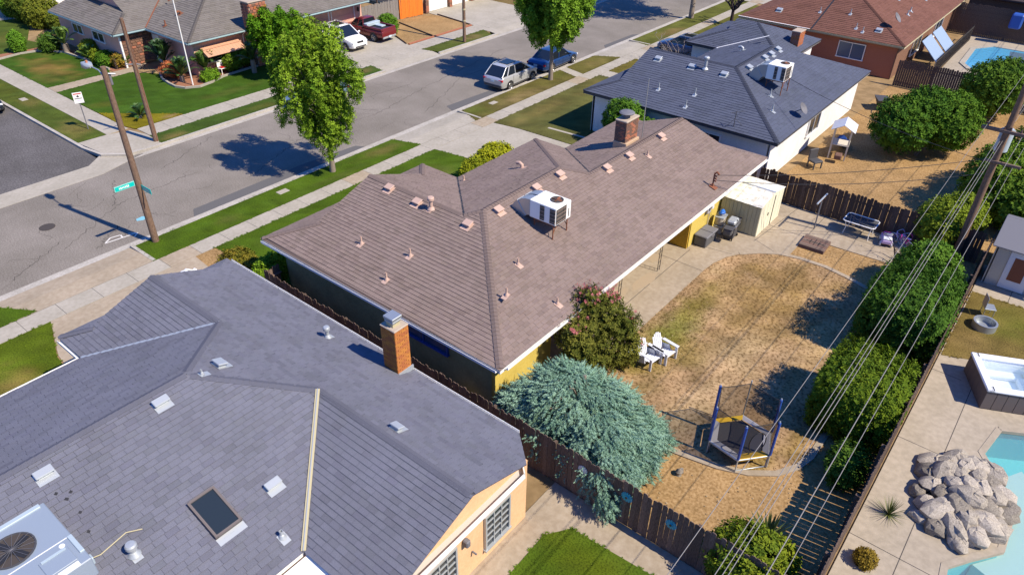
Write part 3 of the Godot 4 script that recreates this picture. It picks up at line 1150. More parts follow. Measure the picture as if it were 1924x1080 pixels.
func vehicle(called: String, label: String, category: String, style: String, l: float, w: float, h: float, paint: Material, at: Vector3, turn: float, group := "") -> Node3D:
	var t := thing(called, label, category, at, turn, group)
	var hw := w * 0.5
	var st := []        # x / l, bottom, top, width factor
	var belt := h * (0.63 if style == "suv" else 0.60)
	match style:
		"suv":
			st = [[-0.5, 0.42, belt - 0.22, 0.80], [-0.485, 0.30, belt - 0.06, 0.92], [-0.44, 0.24, belt + 0.02, 0.98], [-0.25, 0.22, belt, 1.0], [0.0, 0.22, belt - 0.02, 1.0], [0.22, 0.22, belt - 0.03, 0.99], [0.36, 0.24, belt - 0.10, 0.97], [0.45, 0.26, belt - 0.18, 0.90], [0.49, 0.30, belt - 0.32, 0.80], [0.5, 0.42, belt - 0.42, 0.70]]
		"sedan":
			st = [[-0.5, 0.40, belt - 0.14, 0.78], [-0.487, 0.28, belt - 0.01, 0.88], [-0.42, 0.22, belt + 0.04, 0.96], [-0.25, 0.2, belt + 0.02, 1.0], [0.0, 0.2, belt, 1.0], [0.2, 0.2, belt - 0.02, 0.99], [0.36, 0.22, belt - 0.09, 0.96], [0.46, 0.26, belt - 0.18, 0.87], [0.495, 0.30, belt - 0.28, 0.76], [0.5, 0.40, belt - 0.34, 0.70]]
		"pickup":
			st = [[-0.5, 0.48, belt - 0.03, 0.92], [-0.495, 0.42, belt, 0.97], [-0.3, 0.36, belt, 1.0], [0.0, 0.34, belt, 1.0], [0.2, 0.34, belt - 0.01, 1.0], [0.38, 0.34, belt - 0.05, 0.98], [0.47, 0.36, belt - 0.12, 0.93], [0.495, 0.42, belt - 0.24, 0.86], [0.5, 0.5, belt - 0.32, 0.82]]
	var rings := []
	for s in st:
		var x: float = s[0] * l
		var yb: float = s[1]
		var yt: float = s[2]
		var z: float = hw * s[3]
		var mid := yb + (yt - yb) * 0.55
		rings.append([Vector3(x, yb, -z * 0.90), Vector3(x, yb + 0.10, -z * 0.985), Vector3(x, mid, -z), Vector3(x, yt - 0.07, -z * 0.975), Vector3(x, yt - 0.015, -z * 0.90), Vector3(x, yt + 0.015, -z * 0.5), Vector3(x, yt + 0.02, 0), Vector3(x, yt + 0.015, z * 0.5), Vector3(x, yt - 0.015, z * 0.90), Vector3(x, yt - 0.07, z * 0.975), Vector3(x, mid, z), Vector3(x, yb + 0.10, z * 0.985), Vector3(x, yb, z * 0.90)])
	var body := MB.new()
	body.loft(rings)
	# cabin: belt loop and roof loop
	var xb := [-0.475, 0.27] if style == "suv" else ([-0.37, 0.24] if style == "sedan" else [-0.04, 0.27])
	var xr := [-0.335, 0.06] if style == "suv" else ([-0.20, 0.07] if style == "sedan" else [-0.02, 0.13])
	var yb2 := belt - 0.02
	var zt := hw * 0.74
	var zb := hw * 0.93
	var lo := [Vector3(xb[0] * l, yb2, -zb * 0.9), Vector3(xb[1] * l, yb2 - 0.03, -zb * 0.93), Vector3(xb[1] * l, yb2 - 0.03, zb * 0.93), Vector3(xb[0] * l, yb2, zb * 0.9)]
	var hi := [Vector3(xr[0] * l, h - 0.06, -zt * 0.95), Vector3(xr[1] * l, h - 0.06, -zt), Vector3(xr[1] * l, h - 0.06, zt), Vector3(xr[0] * l, h - 0.06, zt * 0.95)]
	var rr := []
	for f in [[0.0, -0.03], [0.10, 0.01], [0.5, 0.05], [0.9, 0.015], [1.0, -0.02]]:
		var a: Vector3 = hi[0].lerp(hi[1], f[0])
		var b: Vector3 = hi[3].lerp(hi[2], f[0])
		var u: float = f[1]
		rr.append([a + Vector3(0, -0.03, -0.02), a + Vector3(0, 0.02 + u * 0.3, 0.03), a.lerp(b, 0.3) + Vector3.UP * (0.035 + u), a.lerp(b, 0.7) + Vector3.UP * (0.035 + u), b + Vector3(0, 0.02 + u * 0.3, -0.03), b + Vector3(0, -0.03, 0.02)])
	body.loft(rr)
	for i in 4:
		body.tube([lo[i], hi[i]], [0.05, 0.042], 6)
	var bx2: float = lerpf(xb[0], xb[1], 0.46) * l
	var rx2: float = lerpf(xr[0], xr[1], 0.52) * l
	for s in [-1.0, 1.0]:
		body.tube([Vector3(bx2, yb2, s * zb * 0.93), Vector3(rx2, h - 0.06, s * zt)], [0.04], 6)
		if style == "suv":
			body.tube([Vector3(xb[0] * l * 0.72, yb2, s * zb * 0.92), Vector3(xr[0] * l * 0.78, h - 0.06, s * zt * 0.97)], [0.05], 6)
		body.rbox(Vector3(xb[1] * l - 0.22, yb2 + 0.10, s * (hw + 0.06)), Vector3(0.12, 0.13, 0.2), 0.03)
	obj("body", body, paint, t)
	var win := func(called2: String, a: Vector3, b: Vector3, c: Vector3, d: Vector3) -> void:
		var m := MB.new()
		var way := (c - a).cross(d - b).normalized()
		if way.dot((a + c) * 0.5 - Vector3(0, h * 0.7, 0)) < 0.0:
			way = -way
		m.qu(a, b, c, d, way)
		obj(called2, m, M.glass_dark, t)
	win.call("rear_window", lo[0], lo[3], hi[3], hi[0])
	win.call("windscreen", lo[1], lo[2], hi[2], hi[1])
	for s in [0, 1]:
		var a: Vector3 = lo[0] if s == 0 else lo[3]
		var b: Vector3 = lo[1] if s == 0 else lo[2]
		var c: Vector3 = hi[1] if s == 0 else hi[2]
		var d: Vector3 = hi[0] if s == 0 else hi[3]
		win.call("side_window", a, a.lerp(b, 0.47), d.lerp(c, 0.52), d)
		win.call("side_window", a.lerp(b, 0.47), b, c, d.lerp(c, 0.52))
	# wheels
	var wr := 0.33 if style != "pickup" else 0.36
	var axles := [-0.295 * l, 0.315 * l]
	for ax in axles:
		for s in [-1.0, 1.0]:
			var wh := MB.new()
			wh.lathe(Vector3(), [Vector2(wr * 0.62, -0.11), Vector2(wr * 0.93, -0.11), Vector2(wr, -0.07), Vector2(wr, 0.07), Vector2(wr * 0.93, 0.11), Vector2(wr * 0.62, 0.11), Vector2(wr * 0.6, 0.07), Vector2(0.001, 0.07)], 20)
			var bs := Basis(Vector3(1, 0, 0), PI / 2 * s)
			var o := obj("wheel", wh, M.tyre, t, Transform3D(bs, Vector3(ax, wr, s * (hw - 0.09))))
			var rm := MB.new()
			rm.lathe(Vector3(), [Vector2(wr * 0.66, 0.105), Vector2(wr * 0.62, 0.118), Vector2(wr * 0.56, 0.10)], 20)
			for i in 5:
				var an := TAU * i / 5.0
				rm.box(Vector3(cos(an), 0, sin(an)) * wr * 0.3 + Vector3.UP * 0.10, Vector3(wr * 0.58, 0.02, 0.055), Basis(Vector3.UP, -an))
			rm.lathe(Vector3(0, 0.09, 0), [Vector2(0.07, 0.0), Vector2(0.06, 0.03), Vector2(0.001, 0.035)], 10)
			obj("rim", rm, M.rim, o)
			var arch := MB.new()
			var last := Vector3()
			for i in 13:
				var an := PI * i / 12.0
				var e := Vector3(ax + cos(an) * (wr + 0.06), wr + sin(an) * (wr + 0.06), s * (hw + 0.004))
				if i:
					arch.qu(last, e, e + Vector3(0, 0, -s * 0.16), last + Vector3(0, 0, -s * 0.16), Vector3(0, -1, 0))
					arch.tu(last, e, Vector3(ax, wr, s * (hw + 0.004)), Vector3(0, 0, s))
				last = e
			arch.tu(last, Vector3(ax + wr + 0.06, wr, s * (hw + 0.004)), Vector3(ax, wr * 0.5, s * (hw + 0.002)), Vector3(0, 0, s))
			obj("wheel_arch", arch, M.black, t)
	var ft: float = st[st.size() - 2][2]
	var rt: float = st[1][2]
	for s in [-1.0, 1.0]:
		obj("headlight", rb(Vector3(l * 0.472, ft - 0.02, s * hw * 0.66), Vector3(0.16, 0.13, 0.34), 0.03), M.lamp_clear, t)
		obj("tail_light", rb(Vector3(-l * 0.483, rt - 0.16, s * hw * 0.74), Vector3(0.13, 0.15 if style != "pickup" else 0.34, 0.38 if style != "pickup" else 0.16), 0.03), M.lamp_red, t)
		for dx in [-0.10, 0.12]:
			obj("door_handle", rb(Vector3(dx * l, belt - 0.14, s * (hw + 0.005)), Vector3(0.16, 0.03, 0.03), 0.008), paint if style != "pickup" else M.black, t)
	var seams := MB.new()
	for s in [-1.0, 1.0]:
		for x in ([-0.21, 0.0, 0.21] if style != "pickup" else [-0.05, 0.17]):
			seams.box(Vector3(x * l, belt - 0.30, s * (hw + 0.001)), Vector3(0.012, 0.52, 0.008))
		seams.box(Vector3(0.0, 0.33, s * (hw - 0.004)), Vector3(l * 0.40, 0.05, 0.02))
	obj("door_seams", seams, M.black, t)
	obj("grille", rb(Vector3(l * 0.492, ft - 0.06, 0), Vector3(0.07, 0.26, w * 0.36), 0.02), M.black, t)
	obj("lower_grille", rb(Vector3(l * 0.496, 0.40, 0), Vector3(0.08, 0.10, w * 0.6), 0.02), M.dark_grey, t)
	obj("bumper", rb(Vector3(-l * 0.492, 0.44, 0), Vector3(0.10, 0.20, w * 0.86), 0.04), M.dark_grey if style == "suv" else (M.galv_pale if style == "pickup" else paint), t)
	obj("bumper", rb(Vector3(l * 0.488, 0.40, 0), Vector3(0.10, 0.18, w * 0.76), 0.04), paint if style != "pickup" else M.galv_pale, t)
	obj("number_plate", bx(Vector3(-l * 0.5 - 0.052 * (1.0 if style == "pickup" else 0.3), (rt - 0.24) if style != "pickup" else 0.48, 0), Vector3(0.02, 0.14, 0.32)), M.plate, t)
	if style == "suv":
		for s in [-1.0, 1.0]:
			obj("roof_rail", tb([Vector3(xr[0] * l, h - 0.02, s * zt * 0.86), Vector3(xr[0] * l + 0.1, h + 0.05, s * zt * 0.86), Vector3(xr[1] * l - 0.25, h + 0.06, s * zt * 0.86), Vector3(xr[1] * l - 0.12, h, s * zt * 0.86)], [0.022], 6), M.galv_pale, t)
		obj("sunroof", bx(Vector3((xr[0] + xr[1]) * 0.5 * l + 0.1, h + 0.028, 0), Vector3(1.05, 0.02, zt * 1.2)), M.glass_dark, t)
	if style == "pickup":
		var bed := MB.new()
		bed.qu(Vector3(-l * 0.47, belt + 0.024, -hw * 0.80), Vector3(-l * 0.06, belt + 0.024, -hw * 0.80), Vector3(-l * 0.06, belt + 0.024, hw * 0.80), Vector3(-l * 0.47, belt + 0.024, hw * 0.80), Vector3.UP)
		obj("truck_bed", bed, M.black, t)
		for s in [-1.0, 1.0]:
			obj("bed_side", rb(Vector3(-l * 0.27, belt + 0.10, s * hw * 0.88), Vector3(l * 0.43, 0.20, 0.12), 0.03), paint, t)
		obj("tailgate", rb(Vector3(-l * 0.485, belt + 0.08, 0), Vector3(0.09, 0.26, w * 0.86), 0.03), paint, t)
		var tool := rb(Vector3(-l * 0.10, belt + 0.20, 0), Vector3(0.42, 0.26, w * 0.86), 0.03)
		obj("tool_box", tool, M.ac_pale, t)
		obj("bed_load", rb(Vector3(-l * 0.22, belt + 0.09, hw * 0.35), Vector3(0.9, 0.10, 0.5), 0.02), M.ac_pale, t)
	return t


# ------------------------------------------------------------------ rooftop machines

func rooftop_ac(label: String, at: Vector3, w: float, d: float, h: float, legs: Array, floor_y: Callable) -> Node3D:
	var t := thing("rooftop_air_conditioner", label, "air conditioner", at, 0.0)
	obj("cabinet", rb(Vector3(0, h / 2, 0), Vector3(w, h, d), 0.02), M.ac_white, t)
	# round fan opening in the top
	var f := MB.new()
	f.lathe(Vector3(w * 0.14, h, d * 0.16), [Vector2(0.26, 0.002), Vector2(0.26, 0.03), Vector2(0.235, 0.03), Vector2(0.23, 0.006), Vector2(0.001, 0.006)], 22)
	obj("fan_ring", f, M.grille, t)
	var bl := MB.new()
	for i in 4:
		bl.box(Vector3(w * 0.14, h + 0.016, d * 0.16) + Basis(Vector3.UP, i * PI / 2) * Vector3(0.12, 0, 0), Vector3(0.19, 0.010, 0.10), Basis(Vector3.UP, i * PI / 2) * Basis(Vector3(1, 0, 0), 0.5))
	obj("fan_blades", bl, M.rust, t)
	for s in [[Vector3(-w / 2 - 0.012, h * 0.5, d * 0.38), Vector3(0.02, h * 0.82, d * 0.2)], [Vector3(-w / 2 - 0.012, h * 0.5, -0.02), Vector3(0.02, h * 0.82, d * 0.16)], [Vector3(-w * 0.27, h * 0.5, d / 2 + 0.012), Vector3(w * 0.4, h * 0.84, 0.02)], [Vector3(w * 0.06, h * 0.5, d / 2 + 0.012), Vector3(w * 0.2, h * 0.84, 0.02)]]:
		var g := obj("coil_grille", bx(s[0], s[1]), M.grille, t)
		var bars := MB.new()
		for i in 4:
			var y: float = s[0].y + (i - 1.5) * s[1].y * 0.26
			bars.box(Vector3(s[0].x, y, s[0].z), Vector3(s[1].x + 0.012, 0.012, s[1].z + 0.004))
		obj("guard_wires", bars, M.tan_metal, g)
	obj("service_slot", bx(Vector3(w * 0.34, h * 0.38, d / 2 + 0.006), Vector3(0.04, 0.34, 0.01)), M.black, t)
	for p in legs:
		var y: float = floor_y.call(at + Vector3(p.x, 0, p.y)) - at.y
		obj("leg", tb([Vector3(p.x, y - 0.02, p.y), Vector3(p.x, 0.0, p.y)], [0.028], 6), M.rust, t)
	var br := MB.new()
	for i in legs.size():
		var a: Vector2 = legs[i]
		var b: Vector2 = legs[(i + 1) % legs.size()]
		br.tube([Vector3(a.x, -0.03, a.y), Vector3(b.x, -0.03, b.y)], [0.025], 5)
		var ya: float = floor_y.call(at + Vector3(a.x, 0, a.y)) - at.y
		if ya < -0.2:
			br.tube([Vector3(a.x, ya * 0.6, a.y), Vector3(lerpf(a.x, b.x, 0.3), -0.03, lerpf(a.y, b.y, 0.3))], [0.016], 5)
	obj("braces", br, M.rust, t)
	# two round-backed ducts that fall from the cabinet to the roof up the slope
	for s in [-0.24, 0.24]:
		var dw := w * 0.42
		var rings := []
		for i in 8:
			var an := PI * 0.5 * i / 7.0
			var c := Vector3(s * w * 1.05, h * 0.5, -d / 2 - 0.02)
			var r := 0.34
			var rad := 0.66
			var e := Vector3(0, sin(an), -cos(an))
			# ring around an arc that bends downward
			var mid := c + Vector3(0, -rad + rad * cos(an), -rad * sin(an))
			var out := Vector3(0, cos(an), -sin(an))
			rings.append([mid + Vector3(-dw / 2, 0, 0) - out * r, mid + Vector3(dw / 2, 0, 0) - out * r, mid + Vector3(dw / 2, 0, 0) + out * r, mid + Vector3(-dw / 2, 0, 0) + out * r])
		var m := MB.new()
		for i in 7:
			for k in 4:
				var k2 := (k + 1) % 4
				m.qu(rings[i][k], rings[i][k2], rings[i + 1][k2], rings[i + 1][k], (rings[i][k] + rings[i][k2] + rings[i + 1][k] + rings[i + 1][k2]) * 0.25 - (rings[i][0] + rings[i][1] + rings[i][2] + rings[i][3] + rings[i + 1][0] + rings[i + 1][2]) / 6.0)
		obj("duct", m, M.galv, t)
		for i in [0, 3]:
			var rm := MB.new()
			for k in 4:
				rm.tube([rings[i][k], rings[i][(k + 1) % 4]], [0.022], 5)
			obj("duct_seam", rm, M.galv_pale, t)
	return t


func adirondack(called: String, label: String, at: Vector3, turn: float) -> Node3D:
	var t := thing(called, label, "chair", at, turn, "white garden chairs")
	for i in 5:
		obj("seat_slat", rb(Vector3(0, 0.36 - 0.03 * i, 0.24 - i * 0.11), Vector3(0.54, 0.025, 0.095), 0.006), M.plastic_white, t)
	for i in 5:
		var hgt: float = 0.62 + [0.0, 0.07, 0.1, 0.07, 0.0][i]
		obj("back_slat", rb(Vector3(-0.2 + i * 0.1, 0.24 + hgt / 2, -0.30 - hgt * 0.17), Vector3(0.082, hgt, 0.025), 0.006, Basis(Vector3(1, 0, 0), -0.34)), M.plastic_white, t)
	obj("back_rail", rb(Vector3(0, 0.62, -0.415), Vector3(0.56, 0.06, 0.03), 0.006), M.plastic_white, t)
	for s in [-1.0, 1.0]:
		var arm := MB.new()
		arm.rbox(Vector3(s * 0.33, 0.58, -0.03), Vector3(0.14, 0.028, 0.72), 0.008)
		obj("arm", arm, M.plastic_white, t)
		obj("leg", rb(Vector3(s * 0.31, 0.285, 0.27), Vector3(0.04, 0.57, 0.11), 0.008), M.plastic_white, t)
		obj("leg", rb(Vector3(s * 0.31, 0.26, -0.30), Vector3(0.04, 0.30, 0.6), 0.008, Basis(Vector3(1, 0, 0), -0.3)), M.plastic_white, t)
	var cup := MB.new()
	cup.lathe(Vector3(-0.33, 0.585, 0.24), [Vector2(0.07, 0.02), Vector2(0.085, 0.022), Vector2(0.085, 0.0)], 14)
	obj("cup_holder", cup, M.white_paint, t)
	return t


func plate_flower(label: String, at: Vector3, m: Material, r: float) -> void:
	var b := MB.new()
	for i in 14:
		var an := TAU * i / 14.0
		b.rbox(Vector3(0, cos(an), sin(an)) * r * 0.62, Vector3(0.015, r * 0.72, r * 0.26), 0.004, Basis(Vector3(1, 0, 0), an))
	b.tube([Vector3(0.012, 0, 0), Vector3(-0.03, 0, 0)], [r * 0.4], 12)
	var t := thing("wall_ornament", label, "ornament", at, 0.0)
	obj("petals", b, m, t)
	obj("hub", tb([Vector3(-0.025, 0, 0), Vector3(-0.05, 0, 0)], [r * 0.2], 10), M.black if m != M.plastic_white else M.mid_grey, t)


func pole_wire(called: String, label: String, a: Vector3, b: Vector3, sag: float, r: float, m: Material, group := "") -> void:
	var pts := []
	for i in 25:
		var f := i / 24.0
		pts.append(a.lerp(b, f) - Vector3.UP * sag * 4.0 * f * (1.0 - f))
	tag(obj(called, tb(pts, [r], 5), m), label, "power line", group)


func bicycle(t: Node3D, m: Material) -> void:
	for x in [-0.32, 0.32]:
		var w := MB.new()
		var ring := []
		for i in 17:
			var an := TAU * i / 16.0
			ring.append(Vector3(x + cos(an) * 0.22, 0.22 + sin(an) * 0.22, 0))
		w.tube(ring, [0.022], 6, false)
		for i in 6:
			var an := PI * i / 6.0
			w.tube([Vector3(x + cos(an) * 0.2, 0.22 + sin(an) * 0.2, 0), Vector3(x - cos(an) * 0.2, 0.22 - sin(an) * 0.2, 0)], [0.005], 4, false)
		obj("wheel", w, M.plastic_white, t)
	var f := MB.new()
	for e in [[-0.32, 0.22, -0.14, 0.5], [-0.32, 0.22, -0.02, 0.22], [-0.02, 0.22, -0.14, 0.5], [-0.02, 0.22, 0.22, 0.52], [-0.13, 0.46, 0.22, 0.52], [0.32, 0.22, 0.2, 0.62]]:
		f.tube([Vector3(e[0], e[1], 0), Vector3(e[2], e[3], 0)], [0.018], 6)
	obj("frame", f, m, t)
	obj("saddle", rb(Vector3(-0.15, 0.54, 0), Vector3(0.2, 0.05, 0.13), 0.02), M.lilac, t)
	obj("handlebar", tb([Vector3(0.12, 0.68, -0.22), Vector3(0.19, 0.64, -0.1), Vector3(0.19, 0.64, 0.1), Vector3(0.12, 0.68, 0.22)], [0.015], 6), M.plastic_white, t)
	for s in [-1.0, 1.0]:
		obj("streamer", tb([Vector3(0.12, 0.68, s * 0.22), Vector3(0.05, 0.6, s * 0.3), Vector3(0.02, 0.45, s * 0.33)], [0.03, 0.02, 0.004], 5), m, t)


# ------------------------------------------------------------------ the scene

func _ready() -> void:
	rng.seed = 20240611
	# camera: a drone 18 m above the back gardens
	var cam := Camera3D.new()
	cam.name = "camera"
	var yaw := 0.9026
	var pit := 0.60389
	var rol := 0.018355
	eye_fwd = Vector3(sin(yaw) * cos(pit), -sin(pit), -cos(yaw) * cos(pit))
	var rt := Vector3(cos(yaw), 0, sin(yaw))
	var up := rt.cross(eye_fwd)
	eye_right = rt * cos(rol) + up * sin(rol)
	eye_up = up * cos(rol) - rt * sin(rol)
	cam.transform = Transform3D(Basis(eye_right, eye_up, -eye_fwd), EYE)
	cam.fov = 42.88
	cam.near = 0.5
	cam.far = 900.0
	add_child(cam)
	cam.current = true
	var we := WorldEnvironment.new()
	we.name = "world_environment"
	var env := Environment.new()
	env.background_mode = Environment.BG_SKY
	var sky := Sky.new()
	var sm := ProceduralSkyMaterial.new()
	sm.sky_top_color = Color(0.12, 0.36, 0.72)
	sm.sky_horizon_color = Color(0.52, 0.68, 0.85)
	sm.sky_curve = 0.2
	sm.ground_bottom_color = Color(0.25, 0.22, 0.18)
	sm.ground_horizon_color = Color(0.5, 0.5, 0.48)
	sm.sky_energy_multiplier = 1.0
	sky.sky_material = sm
	env.sky = sky
	env.tonemap_mode = Environment.TONE_MAPPER_LINEAR
	env.tonemap_exposure = 1.53
	env.sdfgi_enabled = true
	env.ssao_enabled = true
	env.ssil_enabled = true
	we.environment = env
	add_child(we)
	var sun := DirectionalLight3D.new()
	sun.name = "sun"
	sun.light_energy = 1.5
	sun.light_color = Color(1.0, 0.95, 0.87)
	sun.light_angular_distance = 0.5
	sun.shadow_enabled = true
	sun.look_at_from_position(Vector3(), Vector3(-1.14, -8.3, -7.2), Vector3.UP)
	add_child(sun)
	palette()
	ground_near()
	ground_far()
	brown_house()
	grey_house()
	navy_house()
	maroon_house()
	pink_house()
	far_neighbours()
	fences()
	street_things()
	cars()
	back_garden()
	right_garden()
	wires()
	plants()


func ground_near() -> void:
	struct("terrain", bx(Vector3(60, -2.05, -20), Vector3(600, 0.1, 600)), M.base_ground)
	slab("street", rect2(-60, 240, -41.5, -31.9), -0.12, M.asphalt, self, 0.1)
	slab("side_street", poly2([3.0, -160, 15.4, -160, 15.4, -42.2, 15.4, -41.5, 3.0, -41.5]), -0.116, M.asphalt_dark, self, 0.1)
	slab("cross_gutter", poly2([-20, -42.35, 14.6, -42.05, 15.6, -42.9, 17.5, -41.35, 14.6, -40.45, -20, -40.7]), -0.108, M.concrete, self, 0.05)
	slab("gutter", rect2(-60, 240, -32.35, -31.9), -0.108, M.kerb, self, 0.05)
	slab("gutter", rect2(16.6, 240, -41.5, -41.1), -0.108, M.kerb, self, 0.05)
	slab("asphalt_patch", poly2([15.2, -32.36, 15.6, -33.1, 22.5, -33.2, 26.2, -32.9, 26.5, -32.36]), -0.112, M.asphalt_patch, self, 0.05)
	slab("asphalt_patch", poly2([34.2, -32.36, 34.6, -33.25, 39.5, -33.0, 40.5, -32.36]), -0.112, M.asphalt_patch, self, 0.05)
	slab("asphalt_patch", poly2([53.0, -32.36, 53.6, -32.9, 58.0, -32.8, 58.5, -32.36]), -0.112, M.asphalt_patch, self, 0.05)
	slab("lot", rect2(-60, 240, -30.9, -0.6), -0.03, M.base_ground)
	for w in [rect2(-60, 8.02, -0.6, 160), rect2(8.02, 240, 13.98, 160), rect2(35.98, 240, -0.6, 13.98)]:
		slab("lot", w, -0.03, M.base_ground)
	slab("lot", rect2(-160, 3.0, -200, -41.5), -0.03, M.base_ground)
	# kerb strips where there is no driveway, sloped aprons where there is one
	for k in [[-30.0, 5.6], [11.65, 28.4], [34.2, 50.4], [56.0, 76.0], [84.0, 110.0], [118.0, 200.0]]:
		slab("kerb", rect2(k[0], k[1], -31.9, -31.72), 0.022, M.kerb)
		slab("kerb_return", rect2(k[0], k[0] + 0.16, -31.72, -29.9), 0.018, M.kerb)
	for a in [[5.6, 11.65], [28.4, 34.2], [50.4, 56.0], [76.0, 84.0], [110.0, 118.0]]:
		var m := MB.new()
		m.qu(Vector3(a[0] - 0.05, -0.10, -31.93), Vector3(a[1] + 0.05, -0.10, -31.93), Vector3(a[1], 0.0, -30.9), Vector3(a[0], 0.0, -30.9), Vector3.UP)
		m.qu(Vector3(a[0], 0.0, -30.9), Vector3(a[1], 0.0, -30.9), Vector3(a[1], 0.004, -29.86), Vector3(a[0], 0.004, -29.86), Vector3.UP)
		struct("driveway_apron", m, M.concrete_warm if a[0] < 20.0 else M.concrete)
	var walk := Node3D.new()
	put(walk, "sidewalk")
	walk.set_meta("kind", "structure")
	for i in 80:
		var x := -20.0 + i * 1.52
		var o := slab("paving_slab", rect2(x + 0.008, x + 1.512, -29.84, -28.80), 0.008 + R(-0.002, 0.002), M.concrete if i % 7 else M.concrete_warm, walk, 0.06)
	slab("sidewalk_bed", rect2(-20, 101, -29.86, -28.78), -0.012, M.crack, self, 0.04)
	var g := [0.074, 0.130, 0.010]
	var dry := [0.185, 0.145, 0.045]
	turf("verge_grass", poly2([11.8, -31.73, 28.1, -31.73, 28.75, -29.87, 11.66, -29.87, 11.8, -31.0]), 0.012, g, [[26.5, -31.0, 1.6, 0.5, 0.16, 0.14, 0.04, 0.8], [16.0, -30.6, 0.8, 0.4, 0.12, 0.13, 0.03, 0.6], [22.5, -30.2, 2.5, 0.3, 0.10, 0.12, 0.03, 0.6]], 0.35)
	turf("verge_grass", poly2([34.5, -31.72, 45.55, -31.72, 45.05, -29.87, 33.75, -29.87]), 0.012, [0.14, 0.125, 0.035], [[39.5, -30.3, 3.0, 0.7, 0.27, 0.20, 0.09, 0.9], [35.2, -31.0, 1.0, 1.0, 0.09, 0.12, 0.02, 0.7], [44.8, -31.2, 1.0, 0.8, 0.10, 0.12, 0.02, 0.6]], 0.4)
	turf("verge_grass", poly2([46.5, -31.72, 50.35, -31.72, 51.4, -29.9, 46.0, -29.9]), 0.012, [0.15, 0.135, 0.035], [[48.5, -30.6, 1.5, 0.6, 0.22, 0.17, 0.06, 0.7]], 0.4)
	turf("verge_grass", poly2([56.1, -31.72, 76, -31.72, 76, -29.9, 55.7, -29.9]), 0.012, [0.13, 0.14, 0.03], [[60.5, -30.3, 2.5, 0.6, 0.25, 0.17, 0.07, 0.8]], 0.5)
	turf("verge_grass", poly2([-20, -31.72, 5.55, -31.72, 6.7, -29.9, -20, -29.9]), 0.012, g, [], 0.5)
	slab("garden_path", poly2([45.6, -31.72, 46.45, -31.72, 45.98, -29.86, 45.1, -29.86]), 0.008, M.concrete)
	# front gardens on this side
	turf("front_lawn", poly2([-20, -28.76, 6.7, -28.76, 5.9, -26.4, 5.55, -23.6, 5.55, -21.3, -20, -21.3]), 0.012, [0.100, 0.145, 0.010], [[4.3, -25.3, 1.0, 1.7, 0.24, 0.17, 0.05, 0.8], [2.0, -24.5, 2.0, 1.5, 0.12, 0.12, 0.02, 0.5]], 0.35)
	slab("driveway", poly2([6.72, -28.78, 13.1, -28.78, 12.6, -23.0, 5.6, -23.0, 5.95, -26.4]), 0.004, M.concrete_warm)
	slab("planting_soil", poly2([12.72, -28.77, 14.25, -28.77, 14.6, -27.9, 13.6, -24, 12.3, -23.6]), 0.0, M.soil)
	turf("front_lawn", poly2([14.1, -28.77, 28.75, -28.77, 29.1, -26.4, 28.9, -19.4, 14.0, -19.4, 13.7, -24.4, 14.4, -26.4, 14.2, -27.9]), 0.012, g, [[26.5, -26.2, 1.4, 1.0, 0.13, 0.14, 0.035, 0.6], [17.0, -27.0, 1.5, 0.6, 0.09, 0.125, 0.02, 0.5]], 0.4)
	slab("driveway", poly2([28.78, -28.78, 34.2, -28.78, 34.5, -27.0, 34.75, -19.4, 28.95, -19.4, 29.13, -26.4]), 0.004, M.concrete)
	turf("front_lawn", poly2([34.25, -28.77, 46.6, -28.77, 46.9, -23.2, 37.0, -23.2, 36.7, -12, 35.9, -12, 34.8, -19.4, 34.55, -27.0]), 0.012, [0.13, 0.13, 0.04], [[38, -27.8, 3.5, 0.6, 0.22, 0.17, 0.06, 0.7], [38.5, -25.2, 2.2, 1.2, 0.07, 0.10, 0.035, 0.8], [44.5, -27.5, 1.8, 1.0, 0.2, 0.15, 0.05, 0.6]], 0.4)
	slab("mow_strip", poly2([35.75, -25.6, 35.95, -25.6, 36.3, -21.0, 36.1, -21.0]), 0.02, M.concrete)
	slab("garden_path", poly2([46.6, -28.78, 47.9, -28.78, 48.0, -21.5, 46.9, -21.5]), 0.008, M.concrete)
	turf("front_lawn", poly2([47.9, -28.77, 51.9, -28.77, 51.4, -23.8, 48.0, -21.5]), 0.012, [0.16, 0.135, 0.03], [], 0.4)
	slab("driveway", poly2([51.9, -28.78, 58.2, -28.78, 58.2, -23.6, 51.4, -23.6]), 0.004, M.concrete)
	turf("front_lawn", poly2([58.2, -28.77, 75, -28.77, 75, -23, 58.2, -23]), 0.012, [0.14, 0.14, 0.03], [[64, -27.5, 3, 0.7, 0.24, 0.18, 0.06, 0.7]], 0.5)
	slab("driveway", poly2([76, -28.78, 84, -28.78, 84, -20, 76, -20]), 0.004, M.concrete)
	# wear on the asphalt
	for w in [[9.6, -34.0, 13.2, -36.4, 0], [13.2, -36.4, 17.5, -36.9, 0], [13.2, -36.4, 14.6, -39.2, 0], [7.0, -33.2, 9.8, -35.0, 0], [17.0, -38.6, 21.5, -40.6, 0], [19.5, -34.0, 24.5, -36.2, 0], [24.5, -36.2, 31.0, -35.8, 0], [28.0, -39.0, 36.0, -38.2, 0], [31.0, -35.8, 36.5, -37.0, 0], [33.0, -33.6, 40.0, -36.6, 0], [36.5, -37.0, 47.0, -38.6, 0], [8.5, -50, 13.0, -46.5, 0], [9.5, -46.0, 12.5, -43.5, 0], [10.6, -33.0, 12.4, -34.4, 0], [40, -36.6, 52, -35.0, 0]]:
		var m := MB.new()
		var n := 22
		var last := Vector3()
